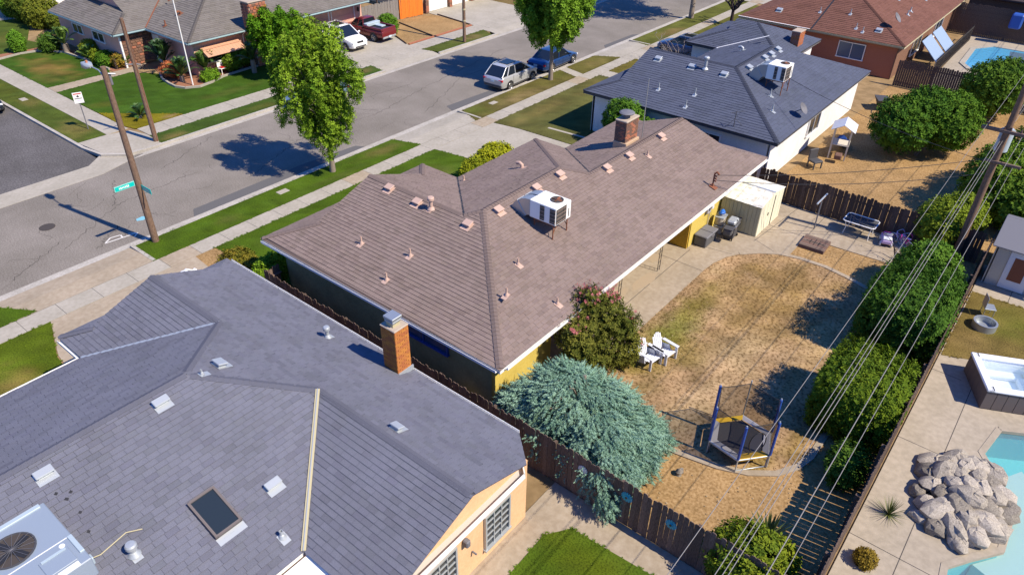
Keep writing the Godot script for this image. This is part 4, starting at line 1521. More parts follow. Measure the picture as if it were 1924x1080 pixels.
		for i in n + 1:
			var f := i / float(n)
			var e := Vector3(lerpf(w[0], w[2], f) + R(-0.12, 0.12), -0.1155 if w[1] > -41.5 else -0.112, lerpf(w[1], w[3], f) + R(-0.12, 0.12))
			if i:
				var s := (e - last).cross(Vector3.UP).normalized() * R(0.008, 0.02)
				m.qu(last - s, e - s, e + s, last + s, Vector3.UP)
			last = e
		struct("crack", m, M.crack)
	for i in 46:
		var m := MB.new()
		var last := Vector3(R(5.5, 36.0), -0.1158, R(-40.6, -32.8))
		var d := Vector3(R(-1, 1), 0, R(-1, 1)).normalized()
		for k in 9:
			d = (d + Vector3(R(-0.8, 0.8), 0, R(-0.8, 0.8))).normalized()
			var e := last + d * R(0.1, 0.3)
			var s := (e - last).cross(Vector3.UP).normalized() * R(0.004, 0.010)
			m.qu(last - s, e - s, e + s, last + s, Vector3.UP)
			last = e
		struct("crack", m, M.crack)
	tag(obj("manhole_cover", _disc(0.36, 0.014, 24), M.iron, self, Transform3D(Basis(), Vector3(10.05, -0.12, -36.8))), "round dark iron manhole cover set in the street asphalt", "manhole cover")
	var ar := MB.new()
	for e in [[11.1, -33.2, 12.6, -33.0], [12.6, -33.0, 12.25, -33.25], [12.6, -33.0, 12.3, -32.75], [11.1, -33.2, 11.5, -33.5], [11.5, -33.5, 11.95, -33.4], [11.95, -33.4, 11.9, -33.1]]:
		var a := Vector3(e[0], -0.113, e[1])
		var b := Vector3(e[2], -0.113, e[3])
		var s := (b - a).cross(Vector3.UP).normalized() * 0.035
		ar.qu(a - s, b - s, b + s, a + s, Vector3.UP)
	struct("painted_arrow", ar, M.mark_white)
	var bm := MB.new()
	bm.prism(poly2([13.2, -34.3, 13.55, -34.35, 13.75, -34.1, 13.4, -33.95, 13.15, -34.1]), -0.12, -0.113)
	struct("painted_blue_mark", bm, M.mark_blue)
	for b in [[19.6, -31.05, "below the street tree"], [36.9, -31.05, "near the silver car"]]:
		tag(obj("meter_box_lid", rb(Vector3(b[0], 0.012, b[1]), Vector3(0.62, 0.03, 0.4), 0.008), M.concrete), "pale concrete meter box lid in the verge grass " + b[2], "meter box", "meter box lids")
	tag(obj("meter_box_lid", rb(Vector3(16.6, 0.014, -55.2), Vector3(0.4, 0.03, 0.62), 0.008), M.concrete), "pale concrete meter box lid in the side street verge across the road", "meter box", "meter box lids")


func _disc(r: float, h: float, k: int) -> MB:
	var m := MB.new()
	m.lathe(Vector3(), [Vector2(r, 0), Vector2(r, h), Vector2(r * 0.93, h + 0.004), Vector2(0.001, h + 0.004)], k)
	return m


func ground_far() -> void:
	slab("lot", poly2([15.4, -200, 240, -200, 240, -42.45, 18.6, -42.45, 17.2, -42.6, 16.4, -43.4, 16.2, -44.5, 15.55, -45.0]), -0.03, M.base_ground)
	var kb := poly2([15.4, -200, 15.58, -200, 15.58, -44.5, 15.82, -42.85, 16.7, -41.86, 18.6, -41.68, 36.7, -41.68, 36.7, -41.5, 18.6, -41.5, 16.6, -41.7, 15.65, -42.7, 15.4, -44.5])
	slab("kerb", kb, 0.02, M.kerb)
	for k in [[42.6, 50.0], [58.5, 66.0], [74.0, 110.0]]:
		slab("kerb", rect2(k[0], k[1], -41.68, -41.5), 0.02, M.kerb)
	for a in [[36.7, 42.6], [50.0, 58.5], [66.0, 74.0]]:
		var m := MB.new()
		m.qu(Vector3(a[0], -0.10, -41.48), Vector3(a[1], -0.10, -41.48), Vector3(a[1], 0.0, -42.4), Vector3(a[0], 0.0, -42.4), Vector3.UP)
		m.qu(Vector3(a[0], 0.0, -42.4), Vector3(a[1], 0.0, -42.4), Vector3(a[1], 0.004, -43.2), Vector3(a[0], 0.004, -43.2), Vector3.UP)
		struct("driveway_apron", m, M.concrete)
	slab("corner_pavement", poly2([15.58, -45.35, 17.28, -45.3, 18.55, -44.9, 18.9, -43.6, 18.82, -41.7, 18.6, -41.69, 16.7, -41.87, 15.83, -42.86]), 0.008, M.concrete)
	var walk := Node3D.new()
	put(walk, "sidewalk")
	walk.set_meta("kind", "structure")
	for i in 52:
		var x := 18.95 + i * 1.52
		slab("paving_slab", rect2(x, x + 1.505, -44.8, -43.2), 0.008 + R(-0.002, 0.002), M.concrete, walk, 0.06)
	for i in 40:
		var z := -45.32 - i * 1.52
		slab("paving_slab", rect2(17.3, 18.62, z - 1.505, z), 0.008 + R(-0.002, 0.002), M.concrete, walk, 0.06)
	var g := [0.056, 0.116, 0.012]
	turf("verge_grass", poly2([15.6, -110, 17.28, -110, 17.28, -45.33, 15.6, -45.4]), 0.012, [0.085, 0.12, 0.02], [[16.3, -47.6, 0.8, 1.4, 0.24, 0.18, 0.06, 0.8], [16.6, -54, 0.7, 1.2, 0.2, 0.16, 0.05, 0.6], [16.5, -59, 0.9, 3.0, 0.13, 0.14, 0.02, 0.6]], 0.4)
	turf("verge_grass", poly2([18.9, -43.22, 36.8, -43.22, 36.6, -41.7, 18.85, -41.7]), 0.012, [0.06, 0.105, 0.018], [[19.8, -42.2, 0.7, 0.4, 0.24, 0.17, 0.06, 0.8], [26, -42.2, 2.2, 0.4, 0.14, 0.14, 0.03, 0.7], [35.4, -42.6, 0.9, 0.5, 0.19, 0.13, 0.05, 0.7]], 0.4)
	turf("verge_grass", poly2([42.3, -43.22, 50.0, -43.22, 49.4, -41.7, 42.8, -41.7]), 0.012, [0.10, 0.125, 0.025], [[47.5, -42.5, 1.7, 0.6, 0.22, 0.17, 0.07, 0.8]], 0.4)
	turf("verge_grass", poly2([58.6, -43.22, 66, -43.22, 66, -41.7, 58.6, -41.7]), 0.012, [0.12, 0.12, 0.03], [[61, -42.5, 2, 0.6, 0.22, 0.16, 0.06, 0.8]], 0.4)
	turf("front_lawn", poly2([18.64, -65.2, 20.6, -65.5, 21.9, -65.2, 23.0, -63.6, 23.3, -60.1, 23.3, -56.9, 23.0, -56.22, 18.64, -56.28]), 0.012, g, [[20.7, -60.6, 1.3, 3.2, 0.24, 0.16, 0.045, 0.95], [19.6, -58.2, 0.9, 1.6, 0.14, 0.13, 0.03, 0.6]], 0.4)
	turf("front_lawn", poly2([18.64, -54.9, 24.0, -55.2, 25.3, -53.3, 24.6, -50.7, 24.8, -49.1, 25.6, -48.6, 26.7, -48.8, 27.9, -49.3, 30.5, -49.45, 36.5, -49.3, 36.6, -44.82, 22.1, -44.82, 22.16, -44.9, 18.68, -49.08]), 0.012, g, [[19.6, -50.4, 0.8, 0.8, 0.13, 0.13, 0.02, 0.6], [26.5, -46.3, 3.0, 0.5, 0.11, 0.13, 0.025, 0.6]], 0.4)
	turf("ground_cover", poly2([18.68, -49.05, 22.1, -44.95, 20.2, -44.84, 18.9, -44.84, 18.64, -45.9]), 0.02, [0.20, 0.17, 0.012], [[21.4, -45.2, 0.6, 0.3, 0.30, 0.20, 0.10, 0.7]], 0.3)
	turf("front_lawn", poly2([18.64, -110, 26, -110, 25.8, -76, 22.6, -69, 23.2, -66.4, 20.9, -66.4, 18.64, -67]), 0.012, [0.08, 0.12, 0.02], [[21, -71, 2.2, 1.6, 0.15, 0.14, 0.03, 0.6]], 0.5)
	slab("planting_soil", poly2([18.64, -67.0, 23.2, -66.5, 23.9, -63, 24.2, -56, 23.3, -56.2, 23.3, -60.1, 23.0, -63.6, 21.9, -65.2, 20.6, -65.5, 18.64, -65.2]), 0.0, M.red_soil)
	slab("planting_soil", poly2([25.3, -53.3, 24.6, -50.7, 24.8, -49.1, 25.6, -48.6, 26.7, -48.8, 27.9, -49.3, 30.5, -49.45, 36.6, -49.3, 36.6, -51, 27, -51.5, 27, -55.2, 25.8, -55.3]), 0.002, M.red_soil)
	# garden edging
	var rim := [[25.3, -53.3], [24.75, -52.0], [24.55, -50.7], [24.5, -49.8], [24.8, -49.05], [25.6, -48.55], [26.7, -48.75], [27.9, -49.25], [30.5, -49.42], [36.5, -49.28]]
	var em := MB.new()
	for i in rim.size() - 1:
		var a := Vector3(rim[i][0], 0.06, rim[i][1])
		var b := Vector3(rim[i + 1][0], 0.06, rim[i + 1][1])
		var e := (b - a).normalized()
		em.box((a + b) * 0.5, Vector3((b - a).length() + 0.03, 0.16, 0.14), Basis(e, Vector3.UP, e.cross(Vector3.UP)))
	struct("garden_edging", em, M.concrete)
	var rim2 := [[18.64, -65.2], [20.6, -65.55], [21.9, -65.25], [23.02, -63.6], [23.33, -60.1], [23.33, -56.9]]
	var em2 := MB.new()
	for i in rim2.size() - 1:
		var a := Vector3(rim2[i][0], 0.06, rim2[i][1])
		var b := Vector3(rim2[i + 1][0], 0.06, rim2[i + 1][1])
		var e := (b - a).normalized()
		em2.box((a + b) * 0.5, Vector3((b - a).length() + 0.03, 0.14, 0.14), Basis(e, Vector3.UP, e.cross(Vector3.UP)))
	struct("garden_edging", em2, M.concrete)
	slab("garden_path", poly2([18.63, -56.26, 24.25, -56.2, 26.4, -58.4, 27.3, -57.4, 24.6, -55.2, 23.97, -55.2, 18.63, -54.92]), 0.014, M.concrete_warm)
	slab("neighbour_path", poly2([18.6, -82, 27, -82, 27, -78.4, 25.8, -77.6, 25.4, -76.3, 18.6, -78.5]), 0.016, M.concrete)
	slab("driveway", poly2([36.7, -44.8, 42.4, -44.8, 45.0, -52.2, 37.0, -52.2]), 0.01, M.concrete)
	slab("planting_soil", poly2([42.5, -45.05, 50.35, -45.05, 50.9, -49.7, 48.0, -51.0, 44.9, -51.0]), 0.004, M.soil)
	for e in [[42.5, -45.2, 44.8, -50.6], [50.4, -45.1, 50.95, -49.7], [45.6, -45.2, 46.6, -50.3]]:
		struct("timber_edging", tb([Vector3(e[0], 0.06, e[1]), Vector3(e[2], 0.06, e[3])], [0.06], 4), M.plank0)
	struct("brick_edging", bx(Vector3(46.5, 0.03, -45.0), Vector3(7.8, 0.09, 0.16)), M.brick_red)
	slab("driveway", poly2([50.5, -44.8, 58.6, -44.8, 58.6, -52, 50.95, -52]), 0.01, M.concrete)
	turf("front_lawn", poly2([58.6, -44.82, 66, -44.82, 66, -52, 58.6, -52]), 0.012, [0.20, 0.145, 0.06], [[60, -46, 1.5, 0.6, 0.1, 0.12, 0.02, 0.5]], 0.5)
	slab("driveway", rect2(66, 74, -52, -44.8), 0.01, M.concrete)


# ------------------------------------------------------------------ houses

func nrm(x: float, z: float) -> Vector3:        # normal of a roof face that falls towards (x, z)
	return Vector3(x * SL, 1, z * SL).normalized()


func brown_house() -> void:
	var h := thing("brown_roof_house", "low yellow house with brown shingle roof in the middle of the block", "house")
	var y := 2.6
	var top := 4.416
	var r1 := Vector3(18.815, top, -16.355)
	var r2 := Vector3(23.875, top, -16.355)
	var w1 := Vector3(24.825, 4.083, -15.405)
	var q := Vector3(18.295, 4.234, -16.875)
	var p := Vector3(18.295, 4.234, -22.25)
	var pr := Vector3(33.29, 4.083, -15.405)
	var faces := [
		[Vector3(13.64, y, -11.18), r1, q, p, Vector3(15.23, 3.158, -22.25), Vector3(13.64, y, -23.84)],
		[Vector3(22.95, y, -21.53), q, p, Vector3(21.36, 3.158, -22.25), Vector3(22.95, y, -23.84)],
		[Vector3(13.64, y, -23.84), Vector3(22.95, y, -23.84), Vector3(21.06, 3.263, -21.95), Vector3(15.53, 3.263, -21.95)],
		[Vector3(22.95, y, -21.53), Vector3(29.05, y, -21.53), r2, r1, q],
		[Vector3(29.05, y, -21.53), Vector3(29.05, y, -19.63), w1, r2],
		[Vector3(29.05, y, -19.63), Vector3(34.88, y, -19.63), Vector3(33.29, 3.158, -18.04), pr, w1],
		[Vector3(13.64, y, -11.18), Vector3(34.88, y, -11.18), Vector3(33.29, 3.158, -12.77), pr, w1, r2, r1],
		[Vector3(34.88, y, -19.63), Vector3(34.88, y, -11.18), Vector3(32.99, 3.263, -13.07), Vector3(32.99, 3.263, -17.74)]]
	var outline := [13.66, -23.82, 22.93, -23.82, 22.93, -21.51, 29.03, -21.51, 29.03, -19.61, 34.86, -19.61, 34.86, -11.2, 13.66, -11.2]
	var rf := roof(h, faces, outline, "sh_brown", 0.160, 0.27, [0.84, 1.10, 0.2], 300, y, M.white_paint, [[13.66, -23.7, 13.66, -11.3], [13.9, -11.2, 34.7, -11.2]])
	var sb: Material = M.sh_brown
	caps(rf, Vector3(13.7, 2.64, -11.24), r1, nrm(-1, 0), nrm(0, 1), sb, 0.165)
	caps(rf, r1, r2, nrm(0, -1), nrm(0, 1), sb, 0.165)
	caps(rf, q, r1, nrm(-1, 0), nrm(0, -1), sb, 0.165)
	caps(rf, p, q, nrm(-1, 0), nrm(1, 0), sb, 0.165)
	caps(rf, Vector3(13.7, 2.64, -23.78), Vector3(15.5, 3.26, -21.98), nrm(-1, 0), nrm(0, -1), sb, 0.165)
	caps(rf, Vector3(22.9, 2.64, -23.78), Vector3(21.1, 3.26, -21.98), nrm(1, 0), nrm(0, -1), sb, 0.165)
	caps(rf, Vector3(29.0, 2.63, -21.48), r2, nrm(1, 0), nrm(0, -1), sb, 0.165)
	caps(rf, w1, r2, nrm(1, 0), nrm(0, 1), sb, 0.165)
	caps(rf, w1, pr, nrm(0, -1), nrm(0, 1), sb, 0.165)
	flash(rf, "valley_flashing", Vector3(22.95, y, -21.53), q, 0.09, M.black, 0.02)
	flash(rf, "valley_flashing", Vector3(29.05, y, -19.63), w1, 0.09, M.black, 0.02)
	# gable ends of the dutch hips
	var gb := MB.new()
	gb.tu(Vector3(15.5, 3.24, -22.0), Vector3(21.09, 3.24, -22.0), Vector3(18.295, 4.21, -22.0), Vector3(0, 0, -1))
	gb.tu(Vector3(33.04, 3.24, -13.1), Vector3(33.04, 3.24, -17.7), Vector3(33.04, 4.06, -15.405), Vector3(1, 0, 0))
	obj("gable_end", gb, M.tan_stucco, h)
	# vents: a row below the ridge, two on the left face, pipes
	var nb := nrm(0, 1)
	var nl := nrm(-1, 0)
	var yb := func(z: float) -> float: return 2.6 + (-11.18 - z) * SL
	var yl := func(x: float) -> float: return 2.6 + (x - 13.64) * SL
	for v in [[30.55, -15.1], [27.6, -15.1], [25.8, -15.15], [23.4, -16.0], [21.75, -16.0], [19.3, -15.98]]:
		roof_vent(rf, Vector3(v[0], yb.call(v[1]), v[1]), nb, M.tan_metal)
	for v in [[18.05, -20.75], [17.95, -19.05], [17.95, -16.35]]:
		roof_vent(rf, Vector3(v[0], yl.call(v[0]), v[1]), nl, M.tan_metal)
	vent_pipe(rf, Vector3(17.95, yl.call(17.95), -18.3), nl, M.tan_metal, 0.42, 0.075, true)
	for v in [[15.37, -19.6], [15.8, -17.35], [14.55, -17.35], [16.05, -12.9]]:
		vent_pipe(rf, Vector3(v[0], yl.call(v[0]), v[1]), nl, M.tan_metal)
	for v in [[17.75, -13.75], [17.5, -11.75], [28.55, -14.65]]:
		vent_pipe(rf, Vector3(v[0], yb.call(v[1]), v[1]), nb, M.tan_metal, 0.3)
	goose(rf, Vector3(24.0, 3.66, -18.5), nrm(0, -1), M.tan_metal)
	vent_pipe(rf, Vector3(22.5, 2.6 + (-21.2 + 21.53) * SL + 0.12, -20.7), nrm(0, -1), M.tan_metal, 0.3)
	# service mast at the back eave
	var mast := MB.new()
	mast.tube([Vector3(29.62, 2.76, -11.71), Vector3(29.62, 3.45, -11.71)], [0.035], 7)
	mast.tube([Vector3(29.62, 3.45, -11.71), Vector3(29.66, 3.55, -11.62), Vector3(29.66, 3.45, -11.5)], [0.05], 7)
	for i in 3:
		mast.box(Vector3(29.62, 3.12 + i * 0.12, -11.64), Vector3(0.05, 0.06, 0.12))
	mast.box(Vector3(29.62, 2.82, -11.66), Vector3(0.3, 0.012, 0.36), plane_basis(nb))
	obj("service_mast", mast, M.rust, rf)
	# chimney with a metal cowl
	var ch := brick_chimney(h, 28.6, 29.7, -16.55, -15.95, 3.6, 5.05, [M.brick_red, M.copper_rust, M.brick_dark, M.copper_rust], 0.2, 0.085)
	ch.set_meta("label", "short brown brick chimney with a dark metal cowl")
	obj("mortar_cap", rb(Vector3(29.15, 5.09, -16.25), Vector3(1.16, 0.10, 0.66), 0.03), M.mortar, ch)
	obj("base_flashing", rb(Vector3(29.15, 3.86, -16.2), Vector3(1.2, 0.42, 0.74), 0.02), M.tan_stucco, ch)
	var cw := MB.new()
	cw.lathe(Vector3(29.05, 5.12, -16.25), [Vector2(0.17, 0), Vector2(0.17, 0.22)], 14)
	cw.lathe(Vector3(29.05, 5.34, -16.25), [Vector2(0.34, 0.0), Vector2(0.37, 0.05), Vector2(0.30, 0.10), Vector2(0.001, 0.16)], 16)
	obj("cowl", cw, M.mid_grey, ch)
	# walls
	wall(h, 14.3, -23.2, 14.3, -11.95, 2.44, M.green_stucco)
	wall(h, 14.22, -11.95, 17.4, -11.95, 2.44, M.yellow_stucco)
	wall(h, 17.4, -12.03, 17.4, -15.2, 2.44, M.yellow_stucco)
	wall(h, 17.4, -15.2, 28.3, -15.2, 2.44, M.cream_stucco)
	wall(h, 28.3, -15.2, 28.3, -11.87, 2.44, M.ochre)
	wall(h, 28.3, -11.95, 34.3, -11.95, 2.44, M.yellow_stucco)
	wall(h, 34.22, -11.95, 34.22, -19.1, 2.44, M.yellow_stucco)
	wall(h, 34.3, -19.05, 28.4, -19.05, 2.44, M.yellow_stucco)
	wall(h, 28.4, -19.1, 28.4, -21.0, 2.44, M.yellow_stucco)
	wall(h, 28.4, -20.95, 22.3, -20.95, 2.44, M.yellow_stucco)
	wall(h, 22.3, -21.0, 22.3, -23.2, 2.44, M.yellow_stucco)
	wall(h, 22.3, -23.15, 14.3, -23.15, 2.44, M.yellow_stucco)
	window(h, Vector3(14.2, 1.72, -15.2), 2.3, 0.62, Vector3(-1, 0, 0), M.blue_paint, M.glass_blue, 2)
	obj("sliding_door", rb(Vector3(27.0, 1.0, -15.1), Vector3(2.0, 2.0, 0.05), 0.01), M.pad_grey, h)
	window(h, Vector3(21.5, 1.35, -15.1), 1.8, 1.1, Vector3(0, 0, 1), M.white_paint, M.glass_house, 2)
	obj("electric_meter", rb(Vector3(29.9, 1.55, -11.80), Vector3(0.36, 0.52, 0.16), 0.03), M.pad_grey, h)
	obj("electric_meter", tb([Vector3(29.9, 1.68, -11.72), Vector3(29.9, 1.68, -11.58)], [0.11], 14), M.lamp_clear, h)
	obj("meter_conduit", tb([Vector3(29.62, 1.8, -11.80), Vector3(29.62, 2.44, -11.80)], [0.03], 6), M.pad_grey, h)
	obj("meter_conduit", tb([Vector3(30.15, 0.1, -11.82), Vector3(30.15, 1.6, -11.82)], [0.02], 6), M.pad_grey, h)
	# patio posts of wrought iron: two rods joined by rungs
	for px in [19.8, 22.35, 25.75]:
		var post := MB.new()
		for s in [-0.10, 0.10]:
			post.tube([Vector3(px + s, 0, -11.95), Vector3(px + s, 2.43, -11.95)], [0.016], 5)
		for i in 9:
			post.tube([Vector3(px - 0.10, 0.15 + i * 0.27, -11.95), Vector3(px + 0.10, 0.28 + i * 0.27, -11.95)], [0.009], 4)
		obj("patio_post", post, M.iron, h)
	obj("fan_lamp", tb([Vector3(25.9, 2.2, -12.3), Vector3(25.9, 2.42, -12.3)], [0.12, 0.05], 10), M.plastic_white, h)
	var chimes := MB.new()
	for i in 5:
		chimes.tube([Vector3(23.2 + 0.04 * i, 2.42, -12.1), Vector3(23.2 + 0.04 * i, 1.75 + 0.06 * i, -12.1)], [0.012], 5)
	tag(obj("wind_chime", chimes, M.copper_rust), "thin brown wind chime hanging from the patio eave", "wind chime")
	# the machine on the back slope
	rooftop_ac("white rooftop air conditioner on rusty legs on the brown shingle roof", Vector3(20.45, 4.17, -14.33), 1.0, 1.24, 0.74, [Vector2(-0.46, 0.5), Vector2(0.46, 0.5), Vector2(0.46, -0.4), Vector2(-0.46, -0.4)], func(w: Vector3) -> float: return 2.6 + (-11.18 - w.z) * SL)
	# mast for an aerial by the chimney
	tag(obj("aerial_mast", tb([Vector3(29.85, 4.0, -15.75), Vector3(29.85, 6.9, -15.75)], [0.022], 6), M.galv), "tall thin metal aerial mast beside the brown brick chimney", "aerial")


func grey_house() -> void:
	var h := thing("grey_roof_house", "peach house with big grey shingle roof nearest the camera", "house")
	var y := 2.6
	var rg := Vector3(6.25, 4.583, -16.27)
	var q := Vector3(8.7, 3.723, -18.72)
	var t := Vector3(8.7, 3.723, -13.82)
	var p := Vector3(8.7, 3.723, -22.85)
	var e := Vector3(8.7, 3.723, -7.95)
	var lx := -6.0
	var faces := [
		[Vector3(11.9, y, -23.56), Vector3(11.9, y, -9.03), Vector3(10.85, 2.969, -7.95), e, t, rg, q, p, Vector3(11.19, 2.849, -22.85)],
		[Vector3(5.5, y, -23.56), Vector3(5.5, y, -21.92), q, p, Vector3(6.21, 2.849, -22.85)],
		[Vector3(5.5, y, -23.56), Vector3(11.9, y, -23.56), Vector3(10.9, 2.951, -22.56), Vector3(6.5, 2.951, -22.56)],
		[Vector3(lx, y, -21.92), Vector3(5.5, y, -21.92), q, rg, Vector3(lx, 4.583, -16.27)],
		[Vector3(lx, y, -10.62), Vector3(5.5, y, -10.62), t, rg, Vector3(lx, 4.583, -16.27)],
		[Vector3(5.5, y, -10.62), Vector3(5.5, y, -7.95), e, t]]
	var outline := [-6.0, -21.9, 5.52, -21.9, 5.52, -23.54, 11.88, -23.54, 11.88, -9.05, 10.85, -7.97, 5.52, -7.97, 5.52, -10.64, -6.0, -10.64]
	var rf := roof(h, faces, outline, "sh_grey", 0.165, 0.31, [0.88, 1.1, 0.07], 300, y, M.white_paint, [[11.88, -23.4, 11.88, -9.1], [5.52, -23.4, 5.52, -22.0], [5.4, -21.9, -5.9, -21.9]])
	var sg: Material = M.sh_grey
	caps(rf, rg, Vector3(lx, 4.583, -16.27), nrm(0, -1), nrm(0, 1), sg, 0.17)
	caps(rf, q, rg, nrm(1, 0), nrm(0, -1), sg, 0.17)
	caps(rf, t, rg, nrm(1, 0), nrm(0, 1), sg, 0.17)
	caps(rf, p, q, nrm(1, 0), nrm(-1, 0), sg, 0.17)
	caps(rf, t, e, nrm(1, 0), nrm(-1, 0), sg, 0.17)
	caps(rf, Vector3(5.55, 2.64, -23.5), Vector3(6.45, 2.95, -22.6), nrm(-1, 0), nrm(0, -1), sg, 0.17)
	flash(rf, "valley_flashing", Vector3(5.5, y, -21.92), q, 0.11, M.galv_pale, 0.022)
	flash(rf, "valley_flashing", Vector3(5.5, y, -10.62), t, 0.12, M.cream_paint, 0.06)
	flash(rf, "valley_seam", Vector3(5.5, y, -10.62), t, 0.025, M.galv_pale, 0.08)
	var gb := MB.new()
	gb.tu(Vector3(6.5, 2.93, -22.6), Vector3(10.9, 2.93, -22.6), Vector3(8.7, 3.70, -22.6), Vector3(0, 0, -1))
	gb.tu(Vector3(5.8, 2.43, -8.3), Vector3(11.4, 2.43, -8.3), Vector3(8.7, 3.62, -8.3), Vector3(0, 0, 1))
	gb.qu(Vector3(-5.98, 2.43, -21.6), Vector3(-5.98, 2.43, -10.9), Vector3(-5.98, 4.5, -16.2), Vector3(-5.98, 4.5, -16.3), Vector3(-1, 0, 0))
	obj("gable_end", gb, M.peach_stucco, h)
	var nr := nrm(1, 0)
	var nb := nrm(0, 1)
	var yr := func(x: float) -> float: return 2.6 + (11.9 - x) * SL
	var yb := func(z: float) -> float: return 2.6 + (-10.62 - z) * SL
	roof_vent(rf, Vector3(7.25, yr.call(7.25), -16.25), nr, M.galv_pale, 0.5, 0.42)
	roof_vent(rf, Vector3(9.15, yr.call(9.15), -11.1), nr, M.galv_pale, 0.46, 0.34)
	vent_pipe(rf, Vector3(6.6, yr.call(6.6), -16.0), nr, M.galv_pale, 0.22, 0.03)
	vent_pipe(rf, Vector3(11.0, yr.call(11.0), -16.35), nr, M.galv_pale, 0.32, 0.06, true)
	for v in [[5.3, -15.85], [2.3, -15.75], [6.0, -12.35]]:
		roof_vent(rf, Vector3(v[0], yb.call(v[1]), v[1]), nb, M.galv_pale, 0.56, 0.30)
	vent_pipe(rf, Vector3(5.35, yb.call(-11.2), -11.2), nb, M.galv_pale, 0.25, 0.05)
	vent_pipe(rf, Vector3(2.72, yb.call(-12.95), -12.95), nb, M.galv_pale, 0.25, 0.07, true)
	for v in [[2.25, -15.2], [2.35, -14.95], [2.4, -14.5], [2.3, -14.0], [2.5, -15.05]]:
		obj("roof_stain", bx(Vector3(v[0], yb.call(v[1]), v[1]) + nb * 0.02, Vector3(R(0.05, 0.09), 0.006, R(0.05, 0.09)), plane_basis(nb) * Basis(Vector3.UP, 0.6)), M.black, rf)
	# skylight
	var sk := obj("skylight", MB.new(), M.spa_skirt, rf, Transform3D(plane_basis(nb), Vector3(4.55, yb.call(-12.65), -12.65)))
	var sf := MB.new()
	for s in [-1.0, 1.0]:
		sf.box(Vector3(s * 0.33, 0.07, 0), Vector3(0.06, 0.14, 1.14))
		sf.box(Vector3(0, 0.07, s * 0.55), Vector3(0.60, 0.14, 0.06))
	sk.mesh = sf.fin()
	obj("pane", bx(Vector3(0, 0.10, 0), Vector3(0.60, 0.015, 1.04)), M.glass_house, sk)
	obj("apron_flashing", bx(Vector3(0, 0.02, 0.68), Vector3(0.74, 0.012, 0.2)), M.galv_pale, sk)
	# chimney on the right slope
	var bricks := [M.brick_orange0, M.brick_orange1, M.brick_orange2, M.brick_orange1]
	var ch := brick_chimney(h, 11.3, 11.86, -13.98, -13.36, 2.5, 4.42, bricks, 0.2, 0.075)
	ch.set_meta("label", "tall orange brick chimney with a square metal cap at the eave")
	obj("mortar_cap", rb(Vector3(11.58, 4.45, -13.67), Vector3(0.60, 0.06, 0.66), 0.02), M.mortar, ch)
	obj("flue", rb(Vector3(11.55, 4.55, -13.67), Vector3(0.30, 0.16, 0.30), 0.01), M.cream_paint, ch)
	obj("cap_base", rb(Vector3(11.55, 4.66, -13.67), Vector3(0.36, 0.07, 0.38), 0.01), M.galv, ch)
	obj("cap_lid", rb(Vector3(11.55, 4.78, -13.67), Vector3(0.40, 0.10, 0.42), 0.015), M.galv, ch)
	obj("base_flashing", bx(Vector3(11.6, 2.76, -13.32), Vector3(0.62, 0.18, 0.04)), M.galv_pale, ch)
	# walls
	wall(h, 11.3, -23.1, 11.3, -8.4, 2.44, M.peach_stucco)
	wall(h, 11.38, -8.4, 5.9, -8.4, 2.44, M.peach_stucco)
	wall(h, 5.9, -8.4, 5.9, -11.2, 2.44, M.peach_stucco)
	wall(h, 5.9, -11.2, -5.9, -11.2, 2.44, M.peach_stucco)
	wall(h, -5.9, -11.2, -5.9, -21.4, 2.44, M.peach_stucco)
	wall(h, -5.9, -21.4, 6.1, -21.4, 2.44, M.peach_stucco)
	wall(h, 6.1, -21.4, 6.1, -23.05, 2.44, M.peach_stucco)
	wall(h, 6.1, -23.05, 11.38, -23.05, 2.44, M.peach_stucco)
	window(h, Vector3(10.02, 1.12, -8.30), 0.95, 1.3, Vector3(0, 0, 1), M.galv_pale, M.glass_house, 3, 5)
	window(h, Vector3(7.7, 1.12, -8.30), 1.2, 1.3, Vector3(0, 0, 1), M.galv_pale, M.glass_house, 4, 5)
	obj("hose_bib", tb([Vector3(9.0, 0.9, -8.3), Vector3(9.0, 0.9, -8.15)], [0.03], 6), M.mid_grey, h)
	obj("wall_lamp", rb(Vector3(8.7, 1.65, -8.22), Vector3(0.16, 0.24, 0.18), 0.03), M.mid_grey, h)
	# patio cover of white corrugated panels
	for i in 8:
		obj("patio_cover_panel", bx(Vector3(5.15 - i * 0.92, 2.42, -8.9), Vector3(0.90, 0.05, 3.3), Basis(Vector3(1, 0, 0), 0.04)), M.white_paint, h)
	obj("patio_beam", bx(Vector3(1.9, 2.25, -7.5), Vector3(7.4, 0.16, 0.12)), M.white_paint, h)
	for x in [5.4, 1.9, -1.6]:
		obj("patio_post", bx(Vector3(x, 1.08, -7.5), Vector3(0.10, 2.16, 0.10)), M.white_paint, h)
	# package unit on the rear slope
	var ac := thing("package_air_conditioner", "large grey flat air conditioner with round fan on the nearest grey roof", "air conditioner", Vector3(0.9, 4.25, -13.9))
	obj("cabinet", rb(Vector3(0.0, -0.28, -0.1), Vector3(2.1, 0.56, 2.3), 0.02), M.ac_grey, ac)
	obj("top_rim", rb(Vector3(-0.05, 0.01, -1.19), Vector3(2.0, 0.06, 0.13), 0.01), M.ac_pale, ac)
	obj("corner_rim", rb(Vector3(1.0, 0.01, 0.45), Vector3(0.10, 0.06, 0.62), 0.01), M.ac_pale, ac)
	obj("panel_seam", bx(Vector3(0, 0.004, 0.14), Vector3(2.1, 0.008, 0.018)), M.white_paint, ac)
	var fr := MB.new()
	fr.lathe(Vector3(0.05, 0, -0.42), [Vector2(0.47, 0.0), Vector2(0.47, 0.03), Vector2(0.44, 0.03), Vector2(0.43, -0.002)], 26)
	obj("fan_ring", fr, M.dark_grey, ac)
	var well := MB.new()
